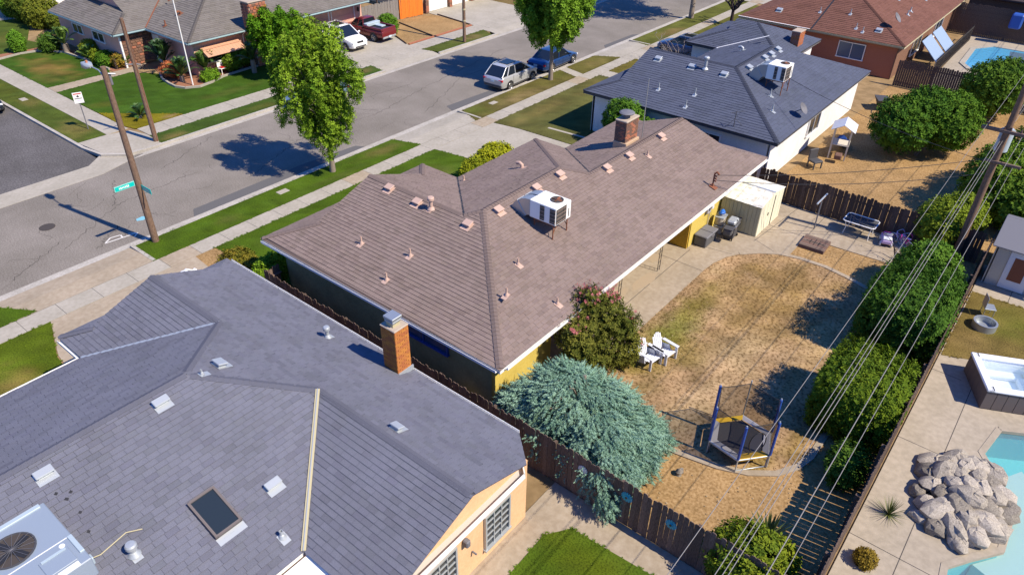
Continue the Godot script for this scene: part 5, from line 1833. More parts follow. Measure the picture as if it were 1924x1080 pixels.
	well.lathe(Vector3(0.05, 0.003, -0.42), [Vector2(0.43, 0.0), Vector2(0.001, 0.001)], 26)
	obj("fan_well", well, M.iron, ac)
	var bl := MB.new()
	for i in 4:
		var b := Basis(Vector3.UP, i * PI / 2 + 0.4)
		bl.box(Vector3(0.05, 0.014, -0.42) + b * Vector3(0.25, 0, 0), Vector3(0.3, 0.01, 0.15), b)
	bl.lathe(Vector3(0.05, 0.0, -0.42), [Vector2(0.11, 0.012), Vector2(0.11, 0.03), Vector2(0.001, 0.034)], 14)
	obj("fan_blades", bl, M.black, ac)
	var gd := MB.new()
	for i in 8:
		var b := Basis(Vector3.UP, i * PI / 8)
		gd.tube([Vector3(0.05, 0.04, -0.42) + b * Vector3(-0.45, 0, 0), Vector3(0.05, 0.04, -0.42) + b * Vector3(0.45, 0, 0)], [0.004], 4)
	obj("guard_wires", gd, M.mid_grey, ac)
	obj("service_hatch", rb(Vector3(0.55, 0.012, 0.62), Vector3(0.6, 0.03, 0.5), 0.01), M.ac_grey, ac)
	obj("hatch_handle", bx(Vector3(0.55, 0.04, 0.42), Vector3(0.5, 0.03, 0.05)), M.ac_pale, ac)
	obj("name_plate", bx(Vector3(0.62, 0.006, 0.98), Vector3(0.42, 0.012, 0.14)), M.white_paint, ac)
	obj("badge", tb([Vector3(0.78, 0.0, 0.28), Vector3(0.78, 0.012, 0.28)], [0.06], 14), M.white_paint, ac)
	tag(obj("rooftop_conduit", tb([Vector3(2.0, 3.75, -13.3), Vector3(2.2, 3.63, -13.35), Vector3(2.5, 3.64, -13.4), Vector3(2.85, 3.66, -13.45), Vector3(3.15, 3.61, -13.3)], [0.014], 6), M.cream_paint), "thin pale conduit running over the grey roof from the flat air conditioner", "conduit")
	obj("junction_box", rb(Vector3(1.06, -0.4, 0.72), Vector3(0.12, 0.22, 0.16), 0.02), M.ac_pale, ac)


func navy_house() -> void:
	var h := thing("navy_roof_house", "white house with slate blue shingle roof behind the brown roof", "house")
	var y := 2.6
	var v := Vector3(41.9, 4.373, -16.5)
	var r := Vector3(47.55, 4.373, -16.5)
	var p := Vector3(41.9, 4.373, -22.3)
	var faces := [
		[Vector3(36.85, y, -11.45), v, p, Vector3(38.4, 3.144, -22.3), Vector3(36.85, y, -23.85)],
		[Vector3(46.95, y, -21.55), v, p, Vector3(45.4, 3.144, -22.3), Vector3(46.95, y, -23.85)],
		[Vector3(36.85, y, -23.85), Vector3(46.95, y, -23.85), Vector3(45.1, 3.249, -22.0), Vector3(38.7, 3.249, -22.0)],
		[Vector3(46.95, y, -21.55), Vector3(52.6, y, -21.55), r, v],
		[Vector3(52.6, y, -21.55), Vector3(52.6, y, -11.45), r],
		[Vector3(36.85, y, -11.45), Vector3(52.6, y, -11.45), r, v],
		[Vector3(50.4, y, -24.1), Vector3(50.4, y, -16.6), Vector3(54.1, 3.9, -20.3), Vector3(54.1, 3.9, -21.9), Vector3(52.6, 3.372, -21.9)],
		[Vector3(57.8, y, -24.1), Vector3(57.8, y, -16.6), Vector3(54.1, 3.9, -20.3), Vector3(54.1, 3.9, -21.9), Vector3(55.6, 3.372, -21.9)],
		[Vector3(50.4, y, -24.1), Vector3(57.8, y, -24.1), Vector3(55.3, 3.477, -21.6), Vector3(52.9, 3.477, -21.6)],
		[Vector3(50.4, y, -16.6), Vector3(57.8, y, -16.6), Vector3(54.1, 3.9, -20.3)]]
	var outline := [36.87, -23.83, 46.93, -23.83, 46.93, -21.53, 50.42, -21.53, 50.42, -24.08, 57.78, -24.08, 57.78, -16.62, 52.58, -16.62, 52.58, -11.47, 36.87, -11.47]
	var rf := roof(h, faces, outline, "sh_navy", 0.20, 0.4, [0.88, 1.12, 0.05], 0, y, M.dark_grey, [])
	var sn: Material = M.sh_navy
	caps(rf, Vector3(36.9, 2.63, -11.5), v, nrm(-1, 0), nrm(0, 1), sn, 0.22, true, 0.7)
	caps(rf, v, r, nrm(0, -1), nrm(0, 1), sn, 0.22, true, 0.7)
	caps(rf, p, v, nrm(-1, 0), nrm(1, 0), sn, 0.22, true, 0.7)
	caps(rf, Vector3(36.9, 2.63, -23.8), Vector3(38.65, 3.23, -22.05), nrm(-1, 0), nrm(0, -1), sn, 0.22, true, 0.7)
	caps(rf, Vector3(50.45, 2.63, -24.05), Vector3(52.85, 3.47, -21.65), nrm(-1, 0), nrm(0, -1), sn, 0.25, true, 0.7)
	caps(rf, Vector3(50.45, 2.63, -16.65), Vector3(54.1, 3.9, -20.3), nrm(-1, 0), nrm(0, 1), sn, 0.25, true, 0.7)
	flash(rf, "valley_flashing", Vector3(50.3, 2.58, -21.5), Vector3(50.3, 3.3, -19.0), 0.16, M.white_paint, 0.05)
	flash(rf, "wall_flashing", Vector3(50.36, 2.60, -21.5), Vector3(52.0, 3.66, -18.5), 0.12, M.white_paint, 0.05)
	var gb := MB.new()
	gb.tu(Vector3(38.7, 3.23, -22.05), Vector3(45.1, 3.23, -22.05), Vector3(41.9, 4.34, -22.05), Vector3(0, 0, -1))
	gb.tu(Vector3(52.9, 3.45, -21.65), Vector3(55.3, 3.45, -21.65), Vector3(54.1, 3.87, -21.65), Vector3(0, 0, -1))
	obj("gable_end", gb, M.dark_grey, h)
	var nl := nrm(-1, 0)
	var nb := nrm(0, 1)
	var yl := func(x: float) -> float: return 2.6 + (x - 36.85) * SL
	var yb := func(z: float) -> float: return 2.6 + (-11.45 - z) * SL
	for w in [[41.0, -21.15], [41.0, -18.85], [41.0, -16.75]]:
		roof_vent(rf, Vector3(w[0], yl.call(w[0]), w[1]), nl, M.galv_pale, 0.56, 0.42)
	vent_pipe(rf, Vector3(41.1, yl.call(41.1), -18.05), nl, M.galv_pale, 0.62, 0.09, true)
	for w in [[38.5, -19.6], [38.8, -17.4], [37.7, -17.35]]:
		vent_pipe(rf, Vector3(w[0], yl.call(w[0]), w[1]), nl, M.galv_pale, 0.42, 0.035)
	for w in [[42.7, -16.0], [45.1, -16.05], [46.1, -16.05], [47.3, -16.1]]:
		roof_vent(rf, Vector3(w[0], yb.call(w[1]), w[1]), nb, M.galv_pale, 0.56, 0.46)
	for w in [[41.1, -13.85], [39.6, -13.05]]:
		vent_pipe(rf, Vector3(w[0], yb.call(w[1]), w[1]), nb, M.galv_pale, 0.42, 0.035)
	goose(rf, Vector3(47.55, 3.68, -18.5), nrm(0, -1), M.galv_pale)
	roof_vent(rf, Vector3(50.2, 3.15, -17.6), nrm(1, 0), M.galv_pale, 0.5, 0.42)
	vent_pipe(rf, Vector3(51.4, 2.95, -19.7), nl, M.galv_pale, 0.4, 0.035)
	# aerial at the left eave
	var ae := MB.new()
	ae.tube([Vector3(37.2, 2.7, -14.15), Vector3(37.2, 3.6, -14.15)], [0.02], 5)
	ae.tube([Vector3(37.0, 2.72, -14.5), Vector3(37.2, 3.2, -14.15), Vector3(37.5, 2.8, -13.8)], [0.014], 5)
	ae.tube([Vector3(37.0, 3.5, -14.4), Vector3(37.5, 3.62, -13.8)], [0.012], 5)
	ae.tube([Vector3(37.35, 3.45, -14.35), Vector3(37.05, 3.4, -13.95)], [0.012], 5)
	obj("roof_aerial", ae, M.dark_grey, rf)
	var dish := MB.new()
	dish.lathe(Vector3(), [Vector2(0.02, 0.0), Vector2(0.2, 0.05), Vector2(0.34, 0.14), Vector2(0.35, 0.15)], 16)
	var ds := obj("satellite_dish", dish, M.mid_grey, rf, Transform3D(Basis(Vector3(1, 0, 0), 0.9), Vector3(40.95, yb.call(-11.9) + 0.45, -11.9)))
	obj("dish_mast", tb([Vector3(0, 0.0, 0), Vector3(0, -0.25, -0.38)], [0.025], 6), M.mid_grey, rf, Transform3D(Basis(), Vector3(40.95, yb.call(-11.9) + 0.45, -11.9)))
	wall(h, 37.4, -23.35, 37.4, -12.0, 2.44, M.white_stucco)
	wall(h, 37.32, -12.0, 52.1, -12.0, 2.44, M.white_stucco)
	wall(h, 52.1, -12.0, 52.1, -17.1, 2.44, M.white_stucco)
	wall(h, 52.1, -17.1, 57.3, -17.1, 2.44, M.white_stucco)
	wall(h, 57.3, -17.1, 57.3, -23.6, 2.44, M.white_stucco)
	wall(h, 57.3, -23.55, 50.9, -23.55, 2.44, M.white_stucco)
	wall(h, 50.9, -23.6, 50.9, -21.0, 2.44, M.white_stucco)
	wall(h, 50.9, -21.05, 46.4, -21.05, 2.44, M.white_stucco)
	wall(h, 46.4, -21.0, 46.4, -23.35, 2.44, M.white_stucco)
	wall(h, 46.4, -23.3, 37.32, -23.3, 2.44, M.white_stucco)
	obj("garage_door", bx(Vector3(54.1, 1.05, -23.65), Vector3(4.8, 2.1, 0.06)), M.white_paint, h)
	window(h, Vector3(37.3, 1.5, -15.5), 1.3, 0.9, Vector3(-1, 0, 0), M.white_paint, M.glass_house, 2)
	window(h, Vector3(44.0, 1.45, -11.9), 1.8, 1.1, Vector3(0, 0, 1), M.white_paint, M.glass_house, 2)
	var bc := brick_chimney(h, 54.0, 55.0, -17.65, -17.05, 2.0, 3.75, [M.brick_red, M.brick_red, M.brick_orange0], 0.24, 0.1)
	bc.set_meta("label", "red brown brick pier at the far end of the slate blue roof")
	obj("mortar_cap", rb(Vector3(54.5, 3.78, -17.35), Vector3(1.06, 0.08, 0.66), 0.02), M.mortar, bc)
	var ac := rooftop_ac("white rooftop air conditioner on the slate blue roof", Vector3(42.35, 4.15, -14.05), 1.15, 1.1, 0.85, [Vector2(-0.52, 0.5), Vector2(0.52, 0.5), Vector2(0.52, -0.45), Vector2(-0.52, -0.45)], func(w: Vector3) -> float: return 2.6 + (-11.45 - w.z) * SL)


func maroon_house() -> void:
	var h := thing("maroon_roof_house", "brown red brick house with maroon shingle roof at the top right", "house")
	var y := 2.6
	var faces := hip_faces(59.9, 83.0, -24.2, -11.25, y)
	var outline := [59.92, -24.18, 82.98, -24.18, 82.98, -11.27, 59.92, -11.27]
	var rf := roof(h, faces, outline, "sh_maroon", 0.24, 0.5, [0.85, 1.12, 0.06], 0, y, M.cream_paint, [[59.92, -18.0, 59.92, -11.4]])
	caps(rf, Vector3(59.95, 2.63, -11.3), Vector3(66.375, 4.873, -17.725), nrm(-1, 0), nrm(0, 1), M.sh_maroon, 0.3, false, 0.75)
	caps(rf, Vector3(66.375, 4.873, -17.725), Vector3(76.5, 4.873, -17.725), nrm(0, -1), nrm(0, 1), M.sh_maroon, 0.3, false, 0.75)
	flash(rf, "valley_flashing", Vector3(59.95, 2.62, -18.2), Vector3(66.2, 4.81, -18.2), 0.12, M.black, 0.02)
	flash(rf, "white_trim", Vector3(59.9, 2.6, -24.2), Vector3(59.9, 2.6, -18.3), 0.14, M.white_paint, 0.03)
	var nl := nrm(-1, 0)
	var nb := nrm(0, 1)
	var yl := func(x: float) -> float: return 2.6 + (x - 59.9) * SL
	var yb := func(z: float) -> float: return 2.6 + (-11.25 - z) * SL
	for w in [[61.5, -21.5], [64.7, -19.3], [65.2, -17.6], [61.2, -13.6]]:
		roof_vent(rf, Vector3(w[0], yl.call(w[0]), w[1]), nl, M.galv_pale, 0.6, 0.42)
	for w in [[62.2, -18.5], [62.6, -16.3], [61.0, -15.2], [60.7, -14.6]]:
		vent_pipe(rf, Vector3(w[0], yl.call(w[0]), w[1]), nl, M.galv_pale, 0.4, 0.035)
	for w in [[69.0, -14.6], [68.0, -13.2], [72.6, -14.4], [72.8, -13.3], [66.8, -13.1]]:
		vent_pipe(rf, Vector3(w[0], yb.call(w[1]), w[1]), nb, M.galv_pale, 0.34, 0.05)
	var dish := MB.new()
	dish.lathe(Vector3(), [Vector2(0.02, 0.0), Vector2(0.2, 0.05), Vector2(0.4, 0.16)], 16)
	obj("satellite_dish", dish, M.mid_grey, rf, Transform3D(Basis(Vector3(1, 0, 0), 0.9), Vector3(62.2, yl.call(62.2) + 0.5, -12.9)))
	wall(h, 60.5, -23.7, 60.5, -11.8, 2.44, M.brick_red)
	wall(h, 60.42, -11.8, 82.4, -11.8, 2.44, M.brick_dark)
	wall(h, 82.4, -11.8, 82.4, -23.7, 2.44, M.brick_dark)
	wall(h, 82.4, -23.65, 60.42, -23.65, 2.44, M.brick_dark)
	window(h, Vector3(60.4, 1.5, -15.0), 1.9, 1.1, Vector3(-1, 0, 0), M.white_paint, M.glass_blue, 2)
	window(h, Vector3(66.0, 1.4, -11.7), 2.4, 1.3, Vector3(0, 0, 1), M.white_paint, M.glass_house, 2)
	window(h, Vector3(73.0, 1.4, -11.7), 2.4, 1.3, Vector3(0, 0, 1), M.white_paint, M.glass_house, 2)
	var ac := thing("rooftop_cooler", "tall blue grey rooftop cooler box on the maroon roof", "air conditioner", Vector3(71.8, 3.5, -14.6))
	obj("cabinet", rb(Vector3(0, 0.75, 0), Vector3(1.3, 1.5, 1.3), 0.03), M.tarp_blue, ac)
	obj("panel", bx(Vector3(0.0, 0.75, 0.665), Vector3(1.2, 1.4, 0.02)), M.plastic_white, ac)
	obj("duct", rb(Vector3(0, 0.5, -0.95), Vector3(0.8, 0.8, 0.62), 0.05), M.tarp_blue, ac)
	for s in [-0.55, 0.55]:
		obj("leg", tb([Vector3(s, -0.2, 0.55), Vector3(s, 0.02, 0.55)], [0.04], 5), M.rust, ac)
	for i in 2:
		var aw := thing("shade_panel", ["blue grey shade panel leaning from the maroon roof's rear eave, nearer one", "blue grey shade panel leaning from the maroon roof's rear eave, farther one"][i], "awning", Vector3(65.6 + i * 3.2, 0, -10.6), 0.0, "shade panels")
		obj("panel", bx(Vector3(0, 1.45, 0.3), Vector3(2.7, 0.05, 2.0), Basis(Vector3(1, 0, 0), 0.75)), M.tarp_blue, aw)
		for s in [-1.2, 1.2]:
			obj("pole", tb([Vector3(s, 0, 0.95), Vector3(s, 0.85, 0.95)], [0.03], 6), M.galv, aw)


func pink_house() -> void:
	var h := thing("pink_house", "pink house with grey shingle roof on the corner across the street", "house")
	var y := 2.6
	var f1 := hip_faces(26.3, 43.2, -60.0, -50.15, y)
	var o1 := [26.32, -59.98, 43.18, -59.98, 43.18, -50.17, 26.32, -50.17]
	var rf := roof(h, f1, o1, "sh_pink", 0.22, 0.42, [0.85, 1.12, 0.05], 0, y, M.teal_trim, [[26.35, -50.17, 31.1, -50.17], [32.5, -50.17, 43.1, -50.17], [26.32, -55.8, 26.32, -50.2]])
	var sp: Material = M.sh_pink
	# the wing along the side street: its upper part stands back behind a small gable
	var yc := 2.6
	var faces := [
		[Vector3(23.85, yc, -66.2), Vector3(23.85, yc, -55.9), Vector3(26.35, 3.478, -58.4), Vector3(26.35, 3.478, -66.2)],
		[Vector3(23.85, yc, -55.9), Vector3(31.0, yc, -55.9), Vector3(31.0, 4.285, -60.7), Vector3(26.35, 4.285, -60.7), Vector3(26.05, 3.378, -58.1)],
		[Vector3(26.05, 4.285, -60.7), Vector3(31.0, 4.285, -60.7), Vector3(31.0, 3.0, -66.2), Vector3(26.05, 3.0, -66.2)]]
	var rf2 := roof(h, [faces[0], faces[1]], [23.87, -66.2, 31.0, -66.2, 31.0, -55.92, 23.87, -55.92], "sh_pink", 0.22, 0.42, [0.85, 1.12, 0.05], 0, yc, M.teal_trim, [[23.87, -66.0, 23.87, -56.0], [23.9, -55.92, 26.3, -55.92]])
	var back := MB.new()
	back.qu(faces[2][0], faces[2][1], faces[2][2], faces[2][3], Vector3(0, 1, -0.4))
	obj("roof_sheet", back, sp, rf2)
	var gb := MB.new()
	gb.qu(Vector3(26.38, 3.3, -66.2), Vector3(26.38, 3.3, -58.3), Vector3(26.38, 4.25, -60.68), Vector3(26.38, 4.25, -60.72), Vector3(-1, 0, 0))
	obj("gable_end", gb, M.pink_stucco, h)
	caps(rf2, Vector3(23.9, 2.63, -55.95), Vector3(26.1, 3.4, -58.15), nrm(-1, 0), nrm(0, 1), sp, 0.25, true, 0.8)
	caps(rf, Vector3(26.35, 2.63, -50.2), Vector3(31.2, 4.33, -55.05), nrm(-1, 0), nrm(0, 1), sp, 0.25, true, 0.8)
	flash(rf, "valley_flashing", Vector3(26.35, 2.62, -55.9), Vector3(29.3, 3.66, -58.7), 0.10, M.rust, 0.03)
	var nl := nrm(-1, 0)
	goose(rf, Vector3(28.6, 3.4, -54.6), nl, M.rust)
	vent_pipe(rf, Vector3(29.6, 3.75, -57.6), nl, M.rust, 0.4, 0.06)
	vent_pipe(rf, Vector3(27.1, 2.9, -54.3), nl, M.rust, 0.4, 0.05)
	# great brick chimney on the street front
	var ch := obj("chimney", rb(Vector3(31.75, 2.3, -49.75), Vector3(1.45, 4.6, 0.95), 0.02), M.mortar, h)
	ch.set_meta("label", "broad rough red stone chimney at the front wall")
	for r in 21:
		for s in 5:
			var w := 1.45 / 5.0
			var x := 31.025 + (s + 0.5) * w + (0.06 if r % 2 else -0.03)
			if x + w * 0.5 > 32.5:
				x = 32.49 - w * 0.5
			obj("brick", rb(Vector3(x, 0.12 + r * 0.215, -49.27), Vector3(w - R(0.02, 0.05), 0.215 - R(0.015, 0.05), 0.08 + R(0, 0.05)), 0.015), [M.brick_red, M.brick_dark, M.brick_red, M.brick_orange0][rng.randi() % 4], ch)
		for s in 3:
			obj("brick", rb(Vector3(31.02, 0.12 + r * 0.215, -50.1 + s * 0.32), Vector3(0.07 + R(0, 0.04), 0.18, 0.29), 0.015), [M.brick_red, M.brick_dark][rng.randi() % 2], ch)
	obj("mortar_cap", rb(Vector3(31.75, 4.63, -49.75), Vector3(1.6, 0.10, 1.1), 0.03), M.mortar, ch)
	# walls
	wall(h, 24.45, -66, 24.45, -56.4, 2.44, M.pink_stucco)
	wall(h, 24.4, -56.45, 27.0, -56.45, 2.44, M.brick_dark)
	for r in 12:
		for s in 7:
			obj("brick", rb(Vector3(24.62 + s * 0.35 + (0.1 if r % 2 else 0.0), 0.12 + r * 0.2, -56.36), Vector3(0.33 - R(0, 0.05), 0.18 - R(0, 0.04), 0.05 + R(0, 0.05)), 0.012), [M.brick_dark, M.brick_red, M.copper_rust, M.brick_dark][rng.randi() % 4], h)
	wall(h, 26.95, -56.4, 26.95, -50.75, 2.44, M.pink_stucco)
	wall(h, 26.88, -50.75, 36.2, -50.75, 2.44, M.pink_stucco)
	wall(h, 36.2, -50.7, 36.2, -51.4, 2.44, M.pink_stucco)
	wall(h, 36.2, -51.4, 43.2, -51.4, 2.44, M.pink_stucco)
	wall(h, 43.15, -51.4, 43.15, -59.4, 2.44, M.pink_stucco)
	wall(h, 43.15, -59.4, 24.5, -66, 2.44, M.pink_stucco)
	window(h, Vector3(24.35, 1.72, -62.8), 1.5, 0.62, Vector3(-1, 0, 0), M.white_paint, M.glass_house, 2)
	window(h, Vector3(24.35, 1.72, -59.5), 1.7, 0.62, Vector3(-1, 0, 0), M.white_paint, M.glass_house, 2)
	window(h, Vector3(26.85, 1.3, -54.9), 0.5, 1.1, Vector3(-1, 0, 0), M.white_paint, M.glass_house, 1)
	obj("door", rb(Vector3(26.84, 1.03, -55.75), Vector3(0.06, 2.06, 0.95), 0.01), M.white_paint, h)
	window(h, Vector3(28.9, 1.25, -50.65), 2.7, 0.9, Vector3(0, 0, 1), M.white_paint, M.glass_house, 2)
	for i in 4:
		obj("lattice_post", rb(Vector3(24.42 + 0.0, 1.2, -56.33), Vector3(0.12, 2.4, 0.12), 0.01), M.white_paint, h)
		break
	# pink slatted awning over the front window
	var aw := obj("awning", bx(Vector3(28.9, 1.93, -50.2), Vector3(3.0, 0.02, 0.02)), M.awning, h)
	for i in 12:
		obj("slat", bx(Vector3(28.9 - 1.45 + i * 0.262, 1.72, -50.12), Vector3(0.255, 0.03, 1.05), Basis(Vector3(1, 0, 0), 0.5)), M.awning, aw)
	for s in [-1.0, 1.0]:
		var m := MB.new()
		m.tu(Vector3(28.9 + s * 1.6, 1.98, -50.6), Vector3(28.9 + s * 1.6, 1.46, -49.67), Vector3(28.9 + s * 1.6, 1.46, -50.6), Vector3(s, 0, 0))
		obj("side_panel", m, M.awning, aw)
	# twin garage doors with four panels each
	for i in 2:
		var gx := 38.35 + i * 2.75
		var gd := obj("garage_door", bx(Vector3(gx, 1.05, -51.30), Vector3(2.35, 2.1, 0.05)), M.pink_stucco, h)
		for k in 4:
			obj("panel", rb(Vector3(gx, 0.27 + k * 0.52, -51.26), Vector3(2.3, 0.50, 0.04), 0.012), M.pink_stucco, gd)
		for s in [-1.0, 1.0]:
			obj("jamb", bx(Vector3(gx + s * 1.23, 1.08, -51.28), Vector3(0.09, 2.16, 0.10)), M.white_paint, gd)
	for x in [36.8, 42.75]:
		obj("wall_lamp", rb(Vector3(x, 1.75, -51.2), Vector3(0.14, 0.36, 0.16), 0.03), M.black, h)
	obj("downpipe", tb([Vector3(30.95, 2.5, -50.1), Vector3(30.9, 2.2, -50.5), Vector3(30.9, 0.3, -50.55), Vector3(31.0, 0.05, -50.2)], [0.04], 6), M.white_paint, h)


func far_neighbours() -> void:
	var h := thing("white_garage_house", "house with white garage doors and brick piers beside the orange fence", "house")
	var faces := hip_faces(50.0, 66.0, -62.0, -50.2, 2.6)
	roof(h, faces, [50.02, -61.98, 65.98, -61.98, 65.98, -50.22, 50.02, -50.22], "sh_pink", 0.0, 0.0, [1, 1, 0], 0, 2.6, M.white_paint)
	wall(h, 50.5, -51.2, 65.5, -51.2, 2.44, M.cream_stucco)
	wall(h, 50.5, -51.2, 50.5, -61.5, 2.44, M.cream_stucco)
	for i in 2:
		var gx := 52.5 + i * 2.95
		var gd := obj("garage_door", bx(Vector3(gx, 1.08, -51.1), Vector3(2.5, 2.16, 0.05)), M.white_paint, h)
		for k in 4:
			obj("panel", rb(Vector3(gx, 0.28 + k * 0.53, -51.06), Vector3(2.44, 0.51, 0.04), 0.012), M.white_paint, gd)
	for x in [50.75, 53.98, 57.2]:
		var pier := obj("brick_pier", bx(Vector3(x, 0.62, -50.95), Vector3(0.36, 1.24, 0.36)), M.mortar, h)
		for r in 9:
			for s in 2:
				obj("brick", bx(Vector3(x - 0.09 + s * 0.18, 0.07 + r * 0.135, -50.77), Vector3(0.165, 0.12, 0.03)), [M.brick_red, M.brick_dark][rng.randi() % 2], pier)
				obj("brick", bx(Vector3(x - 0.18, 0.07 + r * 0.135, -51.04 + s * 0.18), Vector3(0.03, 0.12, 0.165)), [M.brick_red, M.brick_dark][rng.randi() % 2], pier)
	var g := thing("pale_corner_house", "pale grey house behind the shrubs in the top left corner", "house")
	var f2 := hip_faces(24.8, 42.0, -92.0, -77.5, 2.7)
	roof(g, f2, [24.82, -91.98, 41.98, -91.98, 41.98, -77.52, 24.82, -77.52], "sh_pink", 0.0, 0.0, [1, 1, 0], 0, 2.7, M.white_paint)
	wall(g, 25.4, -91, 25.4, -78.1, 2.54, M.white_stucco)
	wall(g, 25.3, -78.1, 41.5, -78.1, 2.54, M.white_stucco)
	obj("door", rb(Vector3(25.29, 1.05, -80.2), Vector3(0.06, 2.1, 1.0), 0.01), M.tarp_blue, g)
	obj("downpipe", tb([Vector3(25.25, 2.5, -78.2), Vector3(25.25, 0.05, -78.2)], [0.05], 6), M.mid_grey, g)
	# cover over the yard between the pink house and its grey fence
	var cv := thing("yard_cover", "small tan roof cover in the yard behind the grey plank fence", "canopy", Vector3(44.4, 0, -53.6))
	obj("roof_panel", bx(Vector3(0.6, 2.1, 0), Vector3(2.2, 0.08, 2.6)), M.concrete_warm, cv)
	for s in [[-0.4, -1.2], [1.6, -1.2], [-0.4, 1.2], [1.6, 1.2]]:
		obj("post", bx(Vector3(s[0], 1.03, s[1]), Vector3(0.09, 2.06, 0.09)), M.plank1, cv)


func fences() -> void:
	var pm := [M.plank1, M.plank2, M.plank2, M.plank3]
	fence("plank_fence", "dark weathered plank fence running between the grey roof and the brown roof", 13.02, -23.0, 13.02, -0.72, 1.74, 0.150, 0.008, pm, true, -1.0)
	var r := fence("plank_fence", "short weathered fence return joining the brown house's front left corner", 13.06, -23.0, 13.72, -23.0, 1.7, 0.15, 0.01, [M.plank2, M.plank3], true, 1.0)
	obj("top_board", rb(Vector3(0.33, 1.36, 0.07), Vector3(0.66, 0.05, 0.14), 0.01), M.plank3, r)
	fence("plank_fence", "dark brown plank fence at the far end of the back garden behind the patio table", 35.8, -11.7, 35.8, -1.0, 1.62, 0.150, 0.005, [M.plank0, M.plank0, M.plank1], true, -1.0)
	fence("slatted_fence", "gapped board fence along the hedges beside the neighbour's pool patio", 7.0, -0.68, 35.7, -0.68, 2.0, 0.165, 0.013, [M.plank1, M.plank2], true, -1.0, "", 0.015)
	fence("plank_fence", "brown wooden gate boards behind the navy roofed house's left wall", 35.4, -19.0, 37.2, -19.0, 1.7, 0.14, 0.008, [M.plank2, M.plank3], true, 1.0)
	fence("plank_fence", "brown board fence below the slate blue roof's left eave", 36.2, -17.9, 36.2, -12.0, 1.7, 0.14, 0.008, [M.plank2, M.plank3], true, -1.0)
	fence("plank_fence", "long dark plank fence between the dry yard and the maroon roofed house", 59.2, -11.2, 58.9, 8.0, 1.9, 0.14, 0.012, [M.plank1], false, -1.0)
	fence("plank_fence", "high dark brown fence behind the blue swimming pool", 78.0, -12.0, 78.0, 12.0, 2.6, 0.14, 0.01, [M.plank1], false, -1.0)
	fence("plank_fence", "silver grey plank fence beside the red pickup", 43.3, -51.6, 47.55, -51.3, 1.75, 0.145, 0.008, [M.grey_wood], true, -1.0)
	fence("plank_fence", "bright orange stained plank fence across the street", 47.6, -51.2, 50.2, -50.85, 2.1, 0.145, 0.004, [M.orange_wood], true, -1.0, "", 0.0)
	fence("plank_fence", "low dark wooden screen beside the pink house door", 23.7, -56.6, 24.1, -57.6, 0.8, 0.12, 0.01, [M.plank0], true, 1.0)
	var f := thing("iron_fence", "low dark iron railing between the maroon roofed house and the pool", "fence", Vector3(63.0, 0, -9.4))
	for y in [0.2, 1.2]:
		obj("rail", bx(Vector3(6.5, y, 0), Vector3(13, 0.05, 0.05)), M.iron, f)
	var bars := MB.new()
	for i in 105:
		bars.box(Vector3(0.06 + i * 0.124, 0.7, 0), Vector3(0.025, 1.3, 0.025))
	obj("bars", bars, M.iron, f).set_meta("kind", "stuff")


